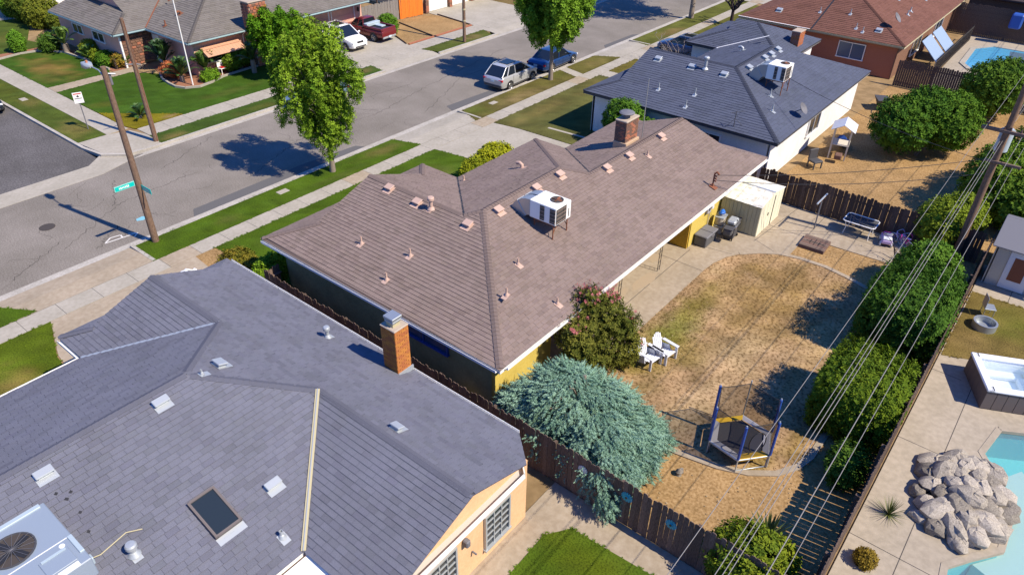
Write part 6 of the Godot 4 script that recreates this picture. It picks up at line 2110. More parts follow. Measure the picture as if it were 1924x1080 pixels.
func street_things() -> void:
	# street light on a timber pole, with two street name signs
	var t := thing("street_light", "tall brown timber pole with street light and green street name signs", "street light", Vector3(12.65, 0, -31.4))
	obj("pole", tb([Vector3(0, -0.1, 0), Vector3(0, 4, 0), Vector3(0, 8.25, 0)], [0.165, 0.14, 0.11], 12), M.wood_pole, t)
	obj("arm", tb([Vector3(0, 7.75, -0.1), Vector3(0, 8.0, -0.5), Vector3(0.02, 8.0, -1.25)], [0.03], 6), M.galv, t)
	var lh := MB.new()
	lh.loft([[Vector3(-0.05, 7.95, -1.15), Vector3(0.09, 7.95, -1.15), Vector3(0.09, 8.06, -1.15), Vector3(-0.05, 8.06, -1.15)], [Vector3(-0.15, 7.88, -1.4), Vector3(0.19, 7.88, -1.4), Vector3(0.17, 8.1, -1.4), Vector3(-0.13, 8.1, -1.4)], [Vector3(-0.15, 7.88, -1.75), Vector3(0.19, 7.88, -1.75), Vector3(0.16, 8.1, -1.75), Vector3(-0.12, 8.1, -1.75)], [Vector3(-0.05, 7.93, -1.95), Vector3(0.09, 7.93, -1.95), Vector3(0.08, 8.04, -1.95), Vector3(-0.04, 8.04, -1.95)]])
	obj("lamp_head", lh, M.galv_pale, t)
	obj("photo_cell", tb([Vector3(0.02, 8.1, -1.5), Vector3(0.02, 8.19, -1.5)], [0.05], 8), M.terracotta, t)
	obj("bracket", rb(Vector3(0.16, 7.7, 0.0), Vector3(0.1, 0.5, 0.1), 0.02), M.mid_grey, t)
	obj("crosspiece", tb([Vector3(0.1, 7.95, 0.05), Vector3(0.35, 7.9, 0.15)], [0.035], 6), M.galv_pale, t)
	var s1 := obj("street_sign", rb(Vector3(-0.62, 3.08, 0.02), Vector3(0.92, 0.25, 0.02), 0.006), M.sign_green, t)
	obj("sign_rim", bx(Vector3(-0.62, 3.08, 0.024), Vector3(0.90, 0.232, 0.018)), M.mark_white, s1)
	obj("sign_face", bx(Vector3(-0.62, 3.08, 0.029), Vector3(0.875, 0.205, 0.018)), M.sign_green, s1)
	var sm := MB.new()
	for i in 7:
		sm.box(Vector3(-0.86 + i * 0.068, 3.075, 0.040), Vector3(0.042, R(0.07, 0.11), 0.006))
	obj("lettering", sm, M.white_paint, s1)
	var s2 := obj("street_sign", rb(Vector3(0.04, 2.86, 0.55), Vector3(0.02, 0.25, 0.80), 0.006), M.sign_green, t)
	obj("lettering", bx(Vector3(0.027, 2.86, 0.55), Vector3(0.004, 0.09, 0.5)), M.teal_trim, s2)
	# bare timber pole across the street
	var p := thing("timber_pole", "bare leaning brown timber pole at the corner lawn across the street", "pole", Vector3(18.75, 0, -42.2))
	obj("pole", tb([Vector3(0, -0.1, 0), Vector3(-0.02, 3.5, 0.0), Vector3(-0.05, 7.15, 0.0)], [0.15, 0.13, 0.10], 11), M.wood_pole, p)
	obj("bracket", tb([Vector3(-0.55, 4.75, 0.1), Vector3(0.1, 4.6, 0.0), Vector3(0.35, 4.5, -0.1)], [0.03], 6), M.galv, p)
	obj("cable", tb([Vector3(0.02, 0, 0.14), Vector3(-0.02, 7.0, 0.11)], [0.02], 5), M.rust, p)
	var p2 := thing("timber_pole", "brown timber pole in the verge beside the brown dirt plots", "pole", Vector3(46.15, 0, -42.0))
	obj("pole", tb([Vector3(0, -0.1, 0), Vector3(0, 4, 0), Vector3(0.02, 8.2, 0)], [0.14, 0.12, 0.10], 11), M.wood_pole, p2)
	for y in [1.7, 2.6]:
		obj("band", tb([Vector3(0, y, 0), Vector3(0, y + 0.12, 0)], [0.15], 11), M.cream_paint, p2)
	# white notice on a thin post
	var n := thing("notice_sign", "white notice board on a thin grey post in the corner verge", "sign", Vector3(17.0, 0, -47.0))
	obj("post", tb([Vector3(0, 0, 0), Vector3(0, 2.3, 0)], [0.03], 7), M.mid_grey, n)
	var fy := Basis(Vector3.UP, -0.35)
	var bo := obj("board", rb(fy * Vector3(0, 2.0, 0.05), Vector3(0.52, 0.66, 0.02), 0.006, fy), M.white_paint, n)
	obj("red_band", bx(fy * Vector3(0, 2.245, 0.062), Vector3(0.42, 0.06, 0.004), fy), M.lamp_red, bo)
	var em := MB.new()
	em.box(fy * Vector3(0, 2.08, 0.063), Vector3(0.13, 0.07, 0.004), fy)
	em.box(fy * Vector3(0, 2.14, 0.063), Vector3(0.05, 0.07, 0.004), fy)
	obj("emblem", em, M.black, bo)
	obj("text_line", bx(fy * Vector3(0, 1.96, 0.062), Vector3(0.40, 0.05, 0.004), fy), M.mid_grey, bo)
	obj("text_line", bx(fy * Vector3(0.05, 1.84, 0.062), Vector3(0.28, 0.025, 0.004), fy), M.lilac, bo)
	# flagpole
	var fp := thing("flagpole", "slim white flagpole in the planted bed of the pink house", "flagpole", Vector3(25.55, 0, -49.35))
	obj("pole", tb([Vector3(0, 0, 0), Vector3(0, 6.9, 0)], [0.05, 0.032], 8), M.white_paint, fp)
	obj("finial", tb([Vector3(0, 6.9, 0), Vector3(0, 7.02, 0)], [0.06], 8), M.white_paint, fp)
	# garden bench, pots by the pink house
	var b := thing("garden_bench", "white garden bench with a red cushion among the cycads", "bench", Vector3(28.6, 0, -49.95), 0.1)
	obj("seat", rb(Vector3(0, 0.42, 0), Vector3(1.0, 0.05, 0.4), 0.01), M.white_paint, b)
	obj("backrest", rb(Vector3(0, 0.72, -0.2), Vector3(1.0, 0.45, 0.05), 0.01), M.white_paint, b)
	obj("cushion", rb(Vector3(-0.05, 0.49, 0.02), Vector3(0.7, 0.09, 0.34), 0.03), M.lamp_red, b)
	for sx in [-0.44, 0.44]:
		for sz in [-0.16, 0.16]:
			obj("leg", bx(Vector3(sx, 0.2, sz), Vector3(0.05, 0.4, 0.05)), M.white_paint, b)
	var pots := [[24.6, -56.6, 0.24, "terracotta", "terracotta pot nearest the path at the pink house door"], [25.6, -57.0, 0.18, "white_paint", "white pot beside the pink house doorway"], [25.1, -57.6, 0.2, "brown_skirt", "brown pot against the pink house's brick wall"]]
	for w in pots:
		var k := thing("plant_pot", w[4], "plant pot", Vector3(w[0], 0, w[1]), 0.0, "pots at the pink house door")
		var m := MB.new()
		m.lathe(Vector3(), [Vector2(w[2] * 0.7, 0), Vector2(w[2], w[2] * 1.8), Vector2(w[2] * 1.1, w[2] * 1.8), Vector2(w[2] * 1.1, w[2] * 2.0), Vector2(w[2] * 0.9, w[2] * 2.0)], 14)
		obj("pot", m, M[w[3]], k)
		foliage(k, "foliage", [[Vector3(0, w[2] * 2.6, 0), Vector3.ONE * w[2] * 1.4]], 40, 0.2, Color(0.03, 0.08, 0.01), Color(0.10, 0.16, 0.03))


func cars() -> void:
	vehicle("silver_suv", "silver grey sport utility car parked at the near kerb, rear to the camera", "car", "suv", 4.45, 1.84, 1.66, M.car_silver, Vector3(41.15, -0.12, -32.9), 0.03)
	vehicle("blue_sedan", "dark blue saloon car parked in front of the silver car", "car", "sedan", 4.7, 1.82, 1.44, M.car_blue, Vector3(46.4, -0.12, -32.95), 0.02)
	vehicle("white_suv", "white sport utility car on the pink house driveway beside the pickup", "car", "suv", 4.5, 1.84, 1.68, M.car_white, Vector3(38.75, 0.01, -48.75), -PI / 2)
	vehicle("red_pickup", "dark red pickup truck with open bed on the pink house driveway", "pickup truck", "pickup", 4.9, 1.8, 1.62, M.car_red, Vector3(41.9, 0.01, -49.1), PI / 2 + 0.06)
	vehicle("black_car", "black car at the side street kerb cut by the left picture edge", "car", "suv", 4.5, 1.8, 1.55, M.car_black, Vector3(14.15, -0.116, -55.9), -PI / 2)
	vehicle("pale_car", "pale blue car at the far kerb mostly hidden behind the bright street tree", "car", "sedan", 4.4, 1.78, 1.45, M.car_sky, Vector3(29.4, -0.12, -40.45), PI)
	vehicle("blue_hatchback", "blue car on the driveway half hidden by bare twigs and the slate roof", "car", "suv", 4.1, 1.76, 1.5, M.car_blue, Vector3(55.6, 0.01, -26.6), PI / 2)
	vehicle("white_car", "white car on the driveway peeking over the grey roof's front gable", "car", "sedan", 4.4, 1.78, 1.42, M.car_white, Vector3(11.0, 0.01, -25.35), 0.02)


func strip(called: String, pts: Array, w: float, y: float, h: float, m: Material) -> void:
	var k := MB.new()
	for i in pts.size() - 1:
		var a := Vector3(pts[i][0], y, pts[i][1])
		var b := Vector3(pts[i + 1][0], y, pts[i + 1][1])
		var e := (b - a).normalized()
		var ea := e
		var eb := e
		if i > 0:
			ea = (b - Vector3(pts[i - 1][0], y, pts[i - 1][1])).normalized()
		if i + 2 < pts.size():
			eb = (Vector3(pts[i + 2][0], y, pts[i + 2][1]) - a).normalized()
		var sa := ea.cross(Vector3.UP) * w * 0.5
		var sb := eb.cross(Vector3.UP) * w * 0.5
		var dn := Vector3.DOWN * h
		k.qu(a - sa, b - sb, b + sb, a + sa, Vector3.UP)
		k.qu(a - sa, b - sb, b - sb + dn, a - sa + dn, -sa)
		k.qu(a + sa, b + sb, b + sb + dn, a + sa + dn, sa)
	struct(called, k, m)


func back_garden() -> void:
	slab("garden_soil", rect2(13.05, 35.8, -12.1, -0.68), -0.004, M.soil, self, 0.2)
	slab("side_passage", rect2(13.05, 14.3, -23.0, -12.1), -0.004, M.soil, self, 0.2)
	var patio := poly2([17.0, -15.2, 28.3, -15.2, 28.3, -12.0, 35.75, -12.0, 35.75, -3.6, 33.2, -3.6, 33.05, -6.6, 33.0, -7.9, 30.85, -7.9, 30.6, -8.35, 30.1, -9.15, 29.5, -9.7, 28.8, -10.1, 27.9, -10.33, 27.0, -10.38, 15.2, -10.38, 15.2, -11.95, 17.0, -11.95])
	slab("patio", patio, 0.03, M.concrete_warm)
	for j in [[15.2, -11.7, 28.3, -11.7], [22.0, -15.2, 22.0, -10.4], [27.0, -15.2, 27.0, -10.4], [28.9, -11.9, 29.2, -10.0], [31.2, -9.75, 30.6, -8.3], [31.0, -9.7, 35.7, -9.3], [33.0, -12, 33.0, -7.9], [33.0, -7.9, 35.7, -7.9], [34.4, -9.3, 34.4, -3.7]]:
		var a := Vector3(j[0], 0.032, j[1])
		var b := Vector3(j[2], 0.032, j[3])
		var s := (b - a).cross(Vector3.UP).normalized() * 0.012
		var m := MB.new()
		m.qu(a - s, b - s, b + s, a + s, Vector3.UP)
		struct("paving_joint", m, M.crack)
	for w in [[24.6, -12.0, 1.1, 0.35], [23.0, -12.3, 0.7, 0.25], [26.6, -12.6, 0.5, 0.3]]:
		var pg := PackedVector2Array()
		for i in 16:
			var an := TAU * i / 16.0
			pg.append(Vector2(w[0] + cos(an) * w[2] * R(0.6, 1.1), w[1] + sin(an) * w[3] * R(0.6, 1.1)))
		slab("concrete_stain", pg, 0.034, M.concrete_stained, self, 0.01)
	var ring := [[17.0, -10.36], [27.0, -10.36], [27.9, -10.31], [28.8, -10.08], [29.5, -9.68], [30.1, -9.13], [30.6, -8.33], [30.83, -7.4], [30.87, -6.2], [30.66, -5.2], [30.2, -3.9], [29.3, -3.0], [28.0, -2.68], [24.0, -2.66], [20.3, -2.66], [19.2, -2.68], [18.5, -2.85], [17.85, -3.25], [17.3, -3.95], [16.95, -4.8], [16.75, -5.7], [16.6, -6.5], [16.4, -7.6], [16.2, -8.9], [16.3, -10.36]]
	var lawn := PackedVector2Array()
	for w in ring:
		lawn.append(Vector2(w[0], w[1]))
	var patches := []
	for i in 46:
		var bare := i % 2 == 0
		patches.append([R(17.5, 30.0), R(-9.6, -3.2), R(0.25, 0.9), R(0.2, 0.6), 0.43 if bare else 0.19, 0.31 if bare else 0.135, 0.19 if bare else 0.055, R(0.35, 0.7)])
	turf("dry_lawn", lawn, 0.014, [0.40, 0.265, 0.145], patches + [
		[25.6, -7.2, 3.6, 2.2, 0.284, 0.185, 0.065, 0.72], [28.6, -7.0, 2.2, 2.2, 0.276, 0.18, 0.065, 0.72], [20.5, -9.2, 2.0, 1.0, 0.243, 0.188, 0.04, 0.77], [22.6, -9.35, 2.6, 0.8, 0.162, 0.18, 0.029, 0.77],
		[21.2, -8.2, 1.5, 0.7, 0.276, 0.204, 0.052, 0.59], [25.0, -9.4, 2.0, 0.7, 0.26, 0.196, 0.052, 0.68], [22.5, -6.6, 2.0, 1.0, 0.46, 0.34, 0.189, 0.59], [19.0, -6.2, 1.6, 0.9, 0.46, 0.34, 0.189, 0.51],
		[17.6, -6.8, 0.9, 0.7, 0.46, 0.34, 0.16, 0.51], [25.5, -4.2, 2.4, 0.9, 0.46, 0.34, 0.16, 0.51], [17.8, -3.7, 1.0, 0.4, 0.26, 0.188, 0.044, 0.68], [19.4, -3.1, 1.2, 0.35, 0.308, 0.204, 0.052, 0.59], [27.5, -10.0, 1.0, 0.3, 0.46, 0.34, 0.189, 0.59]], 0.28, 0.1)
	tufts("dry_grass", lawn, 0.014, 3600, Color(0.30, 0.20, 0.09), Color(0.46, 0.32, 0.16), 0.035)
	var pb := MB.new()
	pb.lathe(Vector3(), [Vector2(0.001, -0.4), Vector2(0.9, 0.0), Vector2(0.5, 0.5), Vector2(0.001, 0.6)], 5)
	var pxs := []
	var pcs := []
	for i in 1500:
		var w := Vector3(R(13.3, 33.0), 0.012, R(-11.5, -2.4))
		if w.x > 17.0 and w.z < -10.2 or w.x > 30.6 and w.z < -7.9:
			continue
		var s := R(0.012, 0.035)
		pxs.append(Transform3D(Basis(Vector3.UP, R(0, TAU)).scaled(Vector3(s, s * 0.6, s * R(0.7, 1.4))), w))
		pcs.append(Color(0.16, 0.11, 0.06).lerp(Color(0.42, 0.32, 0.2), rng.randf()))
	scatter("pebbles", pb.fin(), pxs, pcs, M.leaf, self)
	tufts("green_grass", poly2([18.6, -10.3, 25.6, -10.3, 24.8, -8.7, 21.5, -8.0, 19.2, -8.4]), 0.014, 1900, Color(0.13, 0.15, 0.015), Color(0.28, 0.22, 0.05), 0.04)
	strip("concrete_edging", [[29.5, -9.75], [30.2, -9.1], [30.7, -8.35], [30.95, -7.4], [30.98, -6.2], [30.77, -5.2], [30.3, -3.85], [29.35, -2.9], [28.0, -2.56], [20.3, -2.54], [19.15, -2.56], [18.45, -2.74], [17.77, -3.15], [17.2, -3.88], [16.83, -4.75], [16.63, -5.68], [16.47, -6.5], [16.35, -7.3]], 0.22, 0.045, 0.2, M.concrete_warm)
	# the neighbour's garden below the grey roof
	slab("neighbour_path", rect2(-4, 13.0, -8.4, -0.7), 0.0, M.concrete_warm, self, 0.1)
	turf("neighbour_lawn", poly2([9.3, -7.45, 11.2, -7.5, 11.9, -7.0, 12.05, -4.4, 11.8, -1.0, 3.0, -1.0, 3.2, -5.4, 7.6, -6.4]), 0.02, [0.08, 0.135, 0.012], [[11.2, -6.0, 0.8, 1.5, 0.12, 0.14, 0.01, 0.5]], 0.35, 0.05)
	# metal garden shed
	var s := thing("garden_shed", "cream ribbed metal shed with chalky stained roof by the yellow wall", "shed", Vector3(32.8, 0.03, -10.8))
	var hw := 1.38
	var hd := 0.98
	for c in [["wall", -1.0], ["wall", 1.0]]:
		for i in 10:
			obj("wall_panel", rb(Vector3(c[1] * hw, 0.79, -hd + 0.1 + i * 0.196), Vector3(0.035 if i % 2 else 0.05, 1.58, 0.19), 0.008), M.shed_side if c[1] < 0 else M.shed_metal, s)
	for c in [-1.0, 1.0]:
		for i in 13:
			var x := -hw + 0.106 + i * 0.212
			var top := 1.58 + (hw - absf(x)) / hw * 0.24
			obj("wall_panel", rb(Vector3(x, top * 0.5, c * hd), Vector3(0.205, top, 0.035 if i % 2 else 0.05), 0.008), M.shed_metal, s)
	for c in [-1.0, 1.0]:
		for i in 9:
			var a := Vector3(c * (hw + 0.10), 1.575, -hd - 0.06 + 0.115 + i * 0.23)
			var b := Vector3(0, 1.85, a.z)
			var e := (b - a).normalized()
			obj("roof_panel", rb((a + b) * 0.5 + Vector3.UP * (0.03 if i % 2 else 0.038), Vector3((b - a).length(), 0.02, 0.222), 0.006, Basis(e, e.cross(Vector3(0, 0, 1)) * -1.0, Vector3(0, 0, 1))), M.shed_roof, s)
	obj("ridge_strip", bx(Vector3(0, 1.895, 0), Vector3(0.12, 0.02, 2.1)), M.galv_pale, s)
	obj("door_track", bx(Vector3(0.25, 0.82, hd + 0.035), Vector3(0.03, 1.6, 0.02)), M.black, s)
	obj("door_handle", bx(Vector3(-0.35, 0.85, hd + 0.04), Vector3(0.05, 0.16, 0.03)), M.black, s)
	obj("floor_rim", bx(Vector3(0, 0.03, 0), Vector3(2.72, 0.05, 1.92)), M.rust, s)
	# grey deck box, barbecue, tubs
	var db := thing("deck_box", "dark grey plastic storage box against the yellow wall", "storage box", Vector3(29.42, 0.03, -11.5))
	obj("base", rb(Vector3(0, 0.25, 0), Vector3(1.16, 0.5, 0.62), 0.03), M.plastic_grey, db)
	obj("lid", rb(Vector3(0, 0.545, 0), Vector3(1.22, 0.10, 0.68), 0.035), M.mid_grey, db)
	obj("lid_seam", bx(Vector3(0, 0.60, 0), Vector3(0.02, 0.012, 0.66)), M.black, db)
	obj("handle", bx(Vector3(0.1, 0.42, 0.33), Vector3(0.3, 0.05, 0.03)), M.mid_grey, db)
	var g := thing("gas_barbecue", "steel and black gas barbecue beside the cream shed", "barbecue", Vector3(30.55, 0.03, -10.75), 0.12)
	obj("cart", rb(Vector3(0, 0.40, 0), Vector3(0.62, 0.56, 0.46), 0.02), M.dark_grey, g)
	obj("control_panel", rb(Vector3(0, 0.76, 0.25), Vector3(0.66, 0.14, 0.10), 0.015), M.steel, g)
	for i in 4:
		obj("knob", tb([Vector3(-0.22 + i * 0.15, 0.76, 0.30), Vector3(-0.22 + i * 0.15, 0.76, 0.34)], [0.028], 9), M.black, g)
	obj("hood", rb(Vector3(0, 0.93, 0), Vector3(0.62, 0.24, 0.44), 0.07), M.galv_pale, g)
	obj("hood_handle", tb([Vector3(-0.2, 0.95, 0.28), Vector3(0.2, 0.95, 0.28)], [0.018], 7), M.steel, g)
	obj("thermometer", tb([Vector3(0, 1.0, 0.18), Vector3(0, 1.01, 0.22)], [0.04], 10), M.black, g)
	for sx in [-1.0, 1.0]:
		obj("side_shelf", rb(Vector3(sx * 0.54, 0.80, 0.02), Vector3(0.42, 0.05, 0.46), 0.012), M.dark_grey, g)
		for sz in [-0.18, 0.18]:
			obj("leg", bx(Vector3(sx * 0.29, 0.06, sz), Vector3(0.05, 0.14, 0.05)), M.black, g)
	obj("wheel", tb([Vector3(0.32, 0.09, 0.2), Vector3(0.37, 0.09, 0.2)], [0.09], 14), M.tyre, g)
	obj("smoker_box", rb(Vector3(-0.55, 0.62, 0.0), Vector3(0.4, 0.3, 0.42), 0.05), M.plastic_grey, g)
	var tubs := [["grey cream plastic tub at the bottom of the stack by the shed", 0.30], ["grey cream plastic tub on top of another under the blue bag", 0.78]]
	for w in tubs:
		var tt := thing("plastic_tub", w[0], "tub", Vector3(30.72, 0.03 + w[1] - 0.3, -11.42), 0.1, "stacked tubs")
		var m := MB.new()
		m.loft([[Vector3(-0.22, 0.02, -0.18), Vector3(0.22, 0.02, -0.18), Vector3(0.22, 0.02, 0.18), Vector3(-0.22, 0.02, 0.18)], [Vector3(-0.26, 0.42, -0.21), Vector3(0.26, 0.42, -0.21), Vector3(0.26, 0.42, 0.21), Vector3(-0.26, 0.42, 0.21)]])
		obj("bucket", m, M.plastic_cream, tt)
		obj("rim", rb(Vector3(0, 0.42, 0), Vector3(0.58, 0.05, 0.48), 0.015), M.galv_pale, tt)
	var bag := MB.new()
	for i in 6:
		var o := Vector3(R(-0.1, 0.1), 0.08 + R(0, 0.1), R(-0.08, 0.08))
		bag.lathe(o, [Vector2(0.001, -0.1), Vector2(0.10, -0.04), Vector2(0.12, 0.02), Vector2(0.07, 0.09), Vector2(0.001, 0.12)], 7)
	tag(obj("blue_bag", bag, M.bag_blue, self, Transform3D(Basis(), Vector3(30.72, 0.97, -11.42))), "crumpled bright blue bag on top of the stacked tubs", "bag")
	# washing line post
	var wp := thing("washing_line_post", "grey T-shaped washing line post standing on the concrete", "washing line", Vector3(34.1, 0.03, -7.9))
	obj("post", tb([Vector3(0, 0, 0), Vector3(0, 1.66, 0)], [0.032], 8), M.mid_grey, wp)
	obj("crossbar", rb(Vector3(-0.02, 1.66, 0), Vector3(1.4, 0.07, 0.07), 0.012), M.galv_pale, wp)
	for i in 4:
		obj("line_hook", tb([Vector3(-0.5 + i * 0.33, 1.69, 0), Vector3(-0.5 + i * 0.33, 1.62, 0.09)], [0.012], 5), M.rust, wp)
	# glass-topped table: white frame, mesh top
	var tbl := thing("patio_table", "white framed patio table with dark mesh top near the back fence", "table", Vector3(35.0, 0.03, -6.07))
	var tx := 0.50
	var tz := 0.74
	obj("tabletop", rb(Vector3(0, 0.72, 0), Vector3(tx * 2 - 0.04, 0.012, tz * 2 - 0.04), 0.004), M.table_mesh, tbl)
	var fr := MB.new()
	var cr := [Vector3(-tx, 0.725, -tz + 0.1), Vector3(-tx, 0.725, tz - 0.1), Vector3(-tx + 0.1, 0.725, tz), Vector3(tx - 0.1, 0.725, tz), Vector3(tx, 0.725, tz - 0.1), Vector3(tx, 0.725, -tz + 0.1), Vector3(tx - 0.1, 0.725, -tz), Vector3(-tx + 0.1, 0.725, -tz), Vector3(-tx, 0.725, -tz + 0.1)]
	fr.tube(cr, [0.028], 7, false)
	obj("table_rim", fr, M.white_paint, tbl)
	var us := MB.new()
	for e in [[-0.38, -0.6, 0.0, 0.0], [0.38, -0.6, 0.0, 0.0], [-0.38, 0.6, 0.0, 0.0], [0.38, 0.6, 0.0, 0.0]]:
		us.tube([Vector3(e[0], 0.68, e[1]), Vector3(e[2], 0.66, e[3])], [0.016], 5)
	us.tube([Vector3(-0.3, 0.67, 0), Vector3(0, 0.67, -0.42), Vector3(0.3, 0.67, 0), Vector3(0, 0.67, 0.42), Vector3(-0.3, 0.67, 0)], [0.014], 5, false)
	obj("cross_struts", us, M.white_paint, tbl)
	for sx in [-1.0, 1.0]:
		for sz in [-1.0, 1.0]:
			obj("leg", tb([Vector3(sx * 0.42, 0.71, sz * 0.62), Vector3(sx * 0.34, 0.35, sz * 0.55), Vector3(sx * 0.40, 0.0, sz * 0.60)], [0.02], 6), M.white_paint, tbl)
	# timber hatch
	var ht := thing("timber_hatch", "square brown timber hatch cover at the edge of the concrete", "hatch", Vector3(32.55, 0.0, -7.32), 0.04)
	obj("base", rb(Vector3(0, 0.07, 0), Vector3(1.16, 0.14, 1.20), 0.015), M.brown_skirt, ht)
	for i in 8:
		obj("plank", rb(Vector3(-0.5075 + i * 0.145, 0.155, 0), Vector3(0.138, 0.035, 1.19), 0.006), [M.plank2, M.plank3, M.copper_rust][i % 3], ht)
	obj("iron_bar", bx(Vector3(0, 0.182, 0), Vector3(0.02, 0.014, 0.8)), M.black, ht)
	for z in [-0.2, 0.0, 0.2]:
		obj("iron_bar", bx(Vector3(0, 0.186, z), Vector3(0.6 - absf(z), 0.014, 0.02)), M.black, ht)
	trampoline()
	adirondack("adirondack_chair", "white slatted garden chair next to the pink flowering shrub", Vector3(19.85, 0.014, -9.0), -0.15)
	adirondack("adirondack_chair", "white slatted garden chair on the lawn side of its twin", Vector3(20.5, 0.014, -8.72), -0.15)
	tag(obj("blue_basin", _disc(0.26, 0.16, 18), M.tarp_blue, self, Transform3D(Basis(Vector3(1, 0, 0), 0.3), Vector3(19.35, 0.5, -9.75))), "blue round basin half hidden in the pink flowering shrub", "basin")
	# children's things under the far shrubs
	var bk := thing("child_bicycle", "pink child's bicycle with white wheels by the back fence", "bicycle", Vector3(35.15, 0.03, -3.95), 0.9)
	bicycle(bk, M.pink)
	var bk2 := thing("child_bicycle", "purple child's bicycle leaning behind the pink one", "bicycle", Vector3(35.3, 0.03, -4.25), 1.25)
	bicycle(bk2, M.lilac)
	var toy := thing("ride_on_toy", "lilac ride-on toy car with white trim by the back fence", "toy car", Vector3(34.95, 0.03, -4.75), 0.3)
	obj("body", rb(Vector3(0, 0.26, 0), Vector3(0.86, 0.24, 0.48), 0.06), M.lilac, toy)
	obj("hood", rb(Vector3(-0.25, 0.40, 0), Vector3(0.3, 0.10, 0.42), 0.04), M.plastic_white, toy)
	obj("windscreen", rb(Vector3(-0.06, 0.52, 0), Vector3(0.03, 0.2, 0.4), 0.01, Basis(Vector3(0, 0, 1), 0.4)), M.plastic_white, toy)
	obj("seat", rb(Vector3(0.2, 0.42, 0), Vector3(0.26, 0.12, 0.36), 0.03), M.pink, toy)
	for sx in [-0.28, 0.28]:
		for sz in [-0.25, 0.25]:
			obj("wheel", tb([Vector3(sx, 0.12, sz - 0.03), Vector3(sx, 0.12, sz + 0.03)], [0.12], 14), M.plastic_white, toy)
	plate_flower("blue petalled plate on the dark fence, nearer the blue cedar", Vector3(12.99, 1.22, -5.92), M.teal_plate, 0.19)
	plate_flower("blue petalled plate on the dark fence, nearer the bottom bush", Vector3(12.99, 1.18, -4.49), M.teal_plate, 0.18)
	plate_flower("white flower ornament on the dark fence under the blue cedar", Vector3(12.99, 1.25, -7.45), M.plastic_white, 0.17)
	var od := MB.new()
	od.lathe(Vector3(), [Vector2(0.10, 0), Vector2(0.07, 0.06), Vector2(0.12, 0.15), Vector2(0.05, 0.24), Vector2(0.001, 0.27)], 10)
	od.box(Vector3(0.16, 0.06, 0.02), Vector3(0.2, 0.05, 0.1), Basis(Vector3.UP, 0.5))
	tag(obj("garden_ornament", od, M.stone, self, Transform3D(Basis(), Vector3(15.75, 0, -5.55))), "small pale stone ornament on the bare soil beside the fence", "ornament")


func trampoline() -> void:
	var t := thing("trampoline", "hexagonal trampoline with blue poles and black safety net", "trampoline", Vector3(17.99, 0.014, -4.58))
	var rr := 1.06
	var c := []
	for i in 6:
		var an := deg_to_rad(-20.0 + i * 61.0 if i < 2 else -20.0 + i * 60.0)
		c.append(Vector3(cos(an), 0, sin(an)))
	var top := 0.52
	var fr := MB.new()
	for i in 6:
		var a: Vector3 = c[i]
		var b: Vector3 = c[(i + 1) % 6]
		fr.tube([a * rr + Vector3.UP * top, b * rr + Vector3.UP * top], [0.028], 7)
	obj("frame", fr, M.galv_pale, t)
	for i in 3:
		var a: Vector3 = c[i * 2] * rr * 0.98
		var b: Vector3 = c[i * 2 + 1] * rr * 0.98
		obj("leg", tb([a + Vector3.UP * top, a + Vector3.UP * 0.03, b + Vector3.UP * 0.03, b + Vector3.UP * top], [0.024], 6), M.galv, t)
	var mt := MB.new()
	for i in 6:
		mt.tu(Vector3.UP * (top - 0.02), c[i] * 0.84 + Vector3.UP * (top - 0.02), c[(i + 1) % 6] * 0.84 + Vector3.UP * (top - 0.02), Vector3.UP)
	obj("jumping_mat", mt, M.jump_mat, t)
	for i in 6:
		var a: Vector3 = c[i]
		var b: Vector3 = c[(i + 1) % 6]
		var m := MB.new()
		var u := Vector3.UP * (top + 0.03)
		m.qu(a * 0.82 + u, b * 0.82 + u, b * rr + u, a * rr + u, Vector3.UP)
		m.qu(a * rr + u, b * rr + u, b * rr + u + Vector3.DOWN * 0.10, a * rr + u + Vector3.DOWN * 0.10, a + b)
		obj("pad", m, M.pad_yellow if i in [2, 5] else M.pad_grey, t)
	for i in 6:
		var a: Vector3 = c[i] * 1.09
		obj("pole", tb([a + Vector3.UP * 0.03, a + Vector3.UP * 2.06], [0.022], 7), M.galv_pale, t)
		if i != 0:
			obj("pole_sleeve", tb([a + Vector3.UP * 0.6, a + Vector3.UP * 2.0], [0.045], 8), M.blue_paint, t)
	for i in 6:
		var a: Vector3 = c[i] * 1.04
		var b: Vector3 = c[(i + 1) % 6] * 1.04
		var lo := top + 0.04
		var hi := 1.98
		var m := MB.new()
		if i == 2:      # the way in: an oval opening with a dark hem
			var rim := []
			var out := []
			for k in 24:
				var an := TAU * k / 24.0
				var d := Vector2(cos(an), sin(an))
				rim.append(a.lerp(b, 0.5 + d.x * 0.26) + Vector3.UP * (lerpf(lo, hi, 0.46) + d.y * 0.42))
				var sc := 0.5 / maxf(absf(d.x), absf(d.y))
				out.append(a.lerp(b, 0.5 + d.x * sc) + Vector3.UP * (lerpf(lo, hi, 0.5 + d.y * sc)))
			for k in 24:
				m.qu(rim[k], rim[(k + 1) % 24], out[(k + 1) % 24], out[k], a + b)
			var hem := MB.new()
			rim.append(rim[0])
			hem.tube(rim, [0.018], 5, false)
			obj("net_hem", hem, M.black, t)
		else:
			m.qu(a + Vector3.UP * lo, b + Vector3.UP * lo, b + Vector3.UP * hi, a + Vector3.UP * hi, a + b)
		obj("net", m, M.net, t)
		obj("net_hem", tb([a + Vector3.UP * hi, a.lerp(b, 0.5) + Vector3.UP * (hi - 0.05), b + Vector3.UP * hi], [0.012], 5), M.black, t)


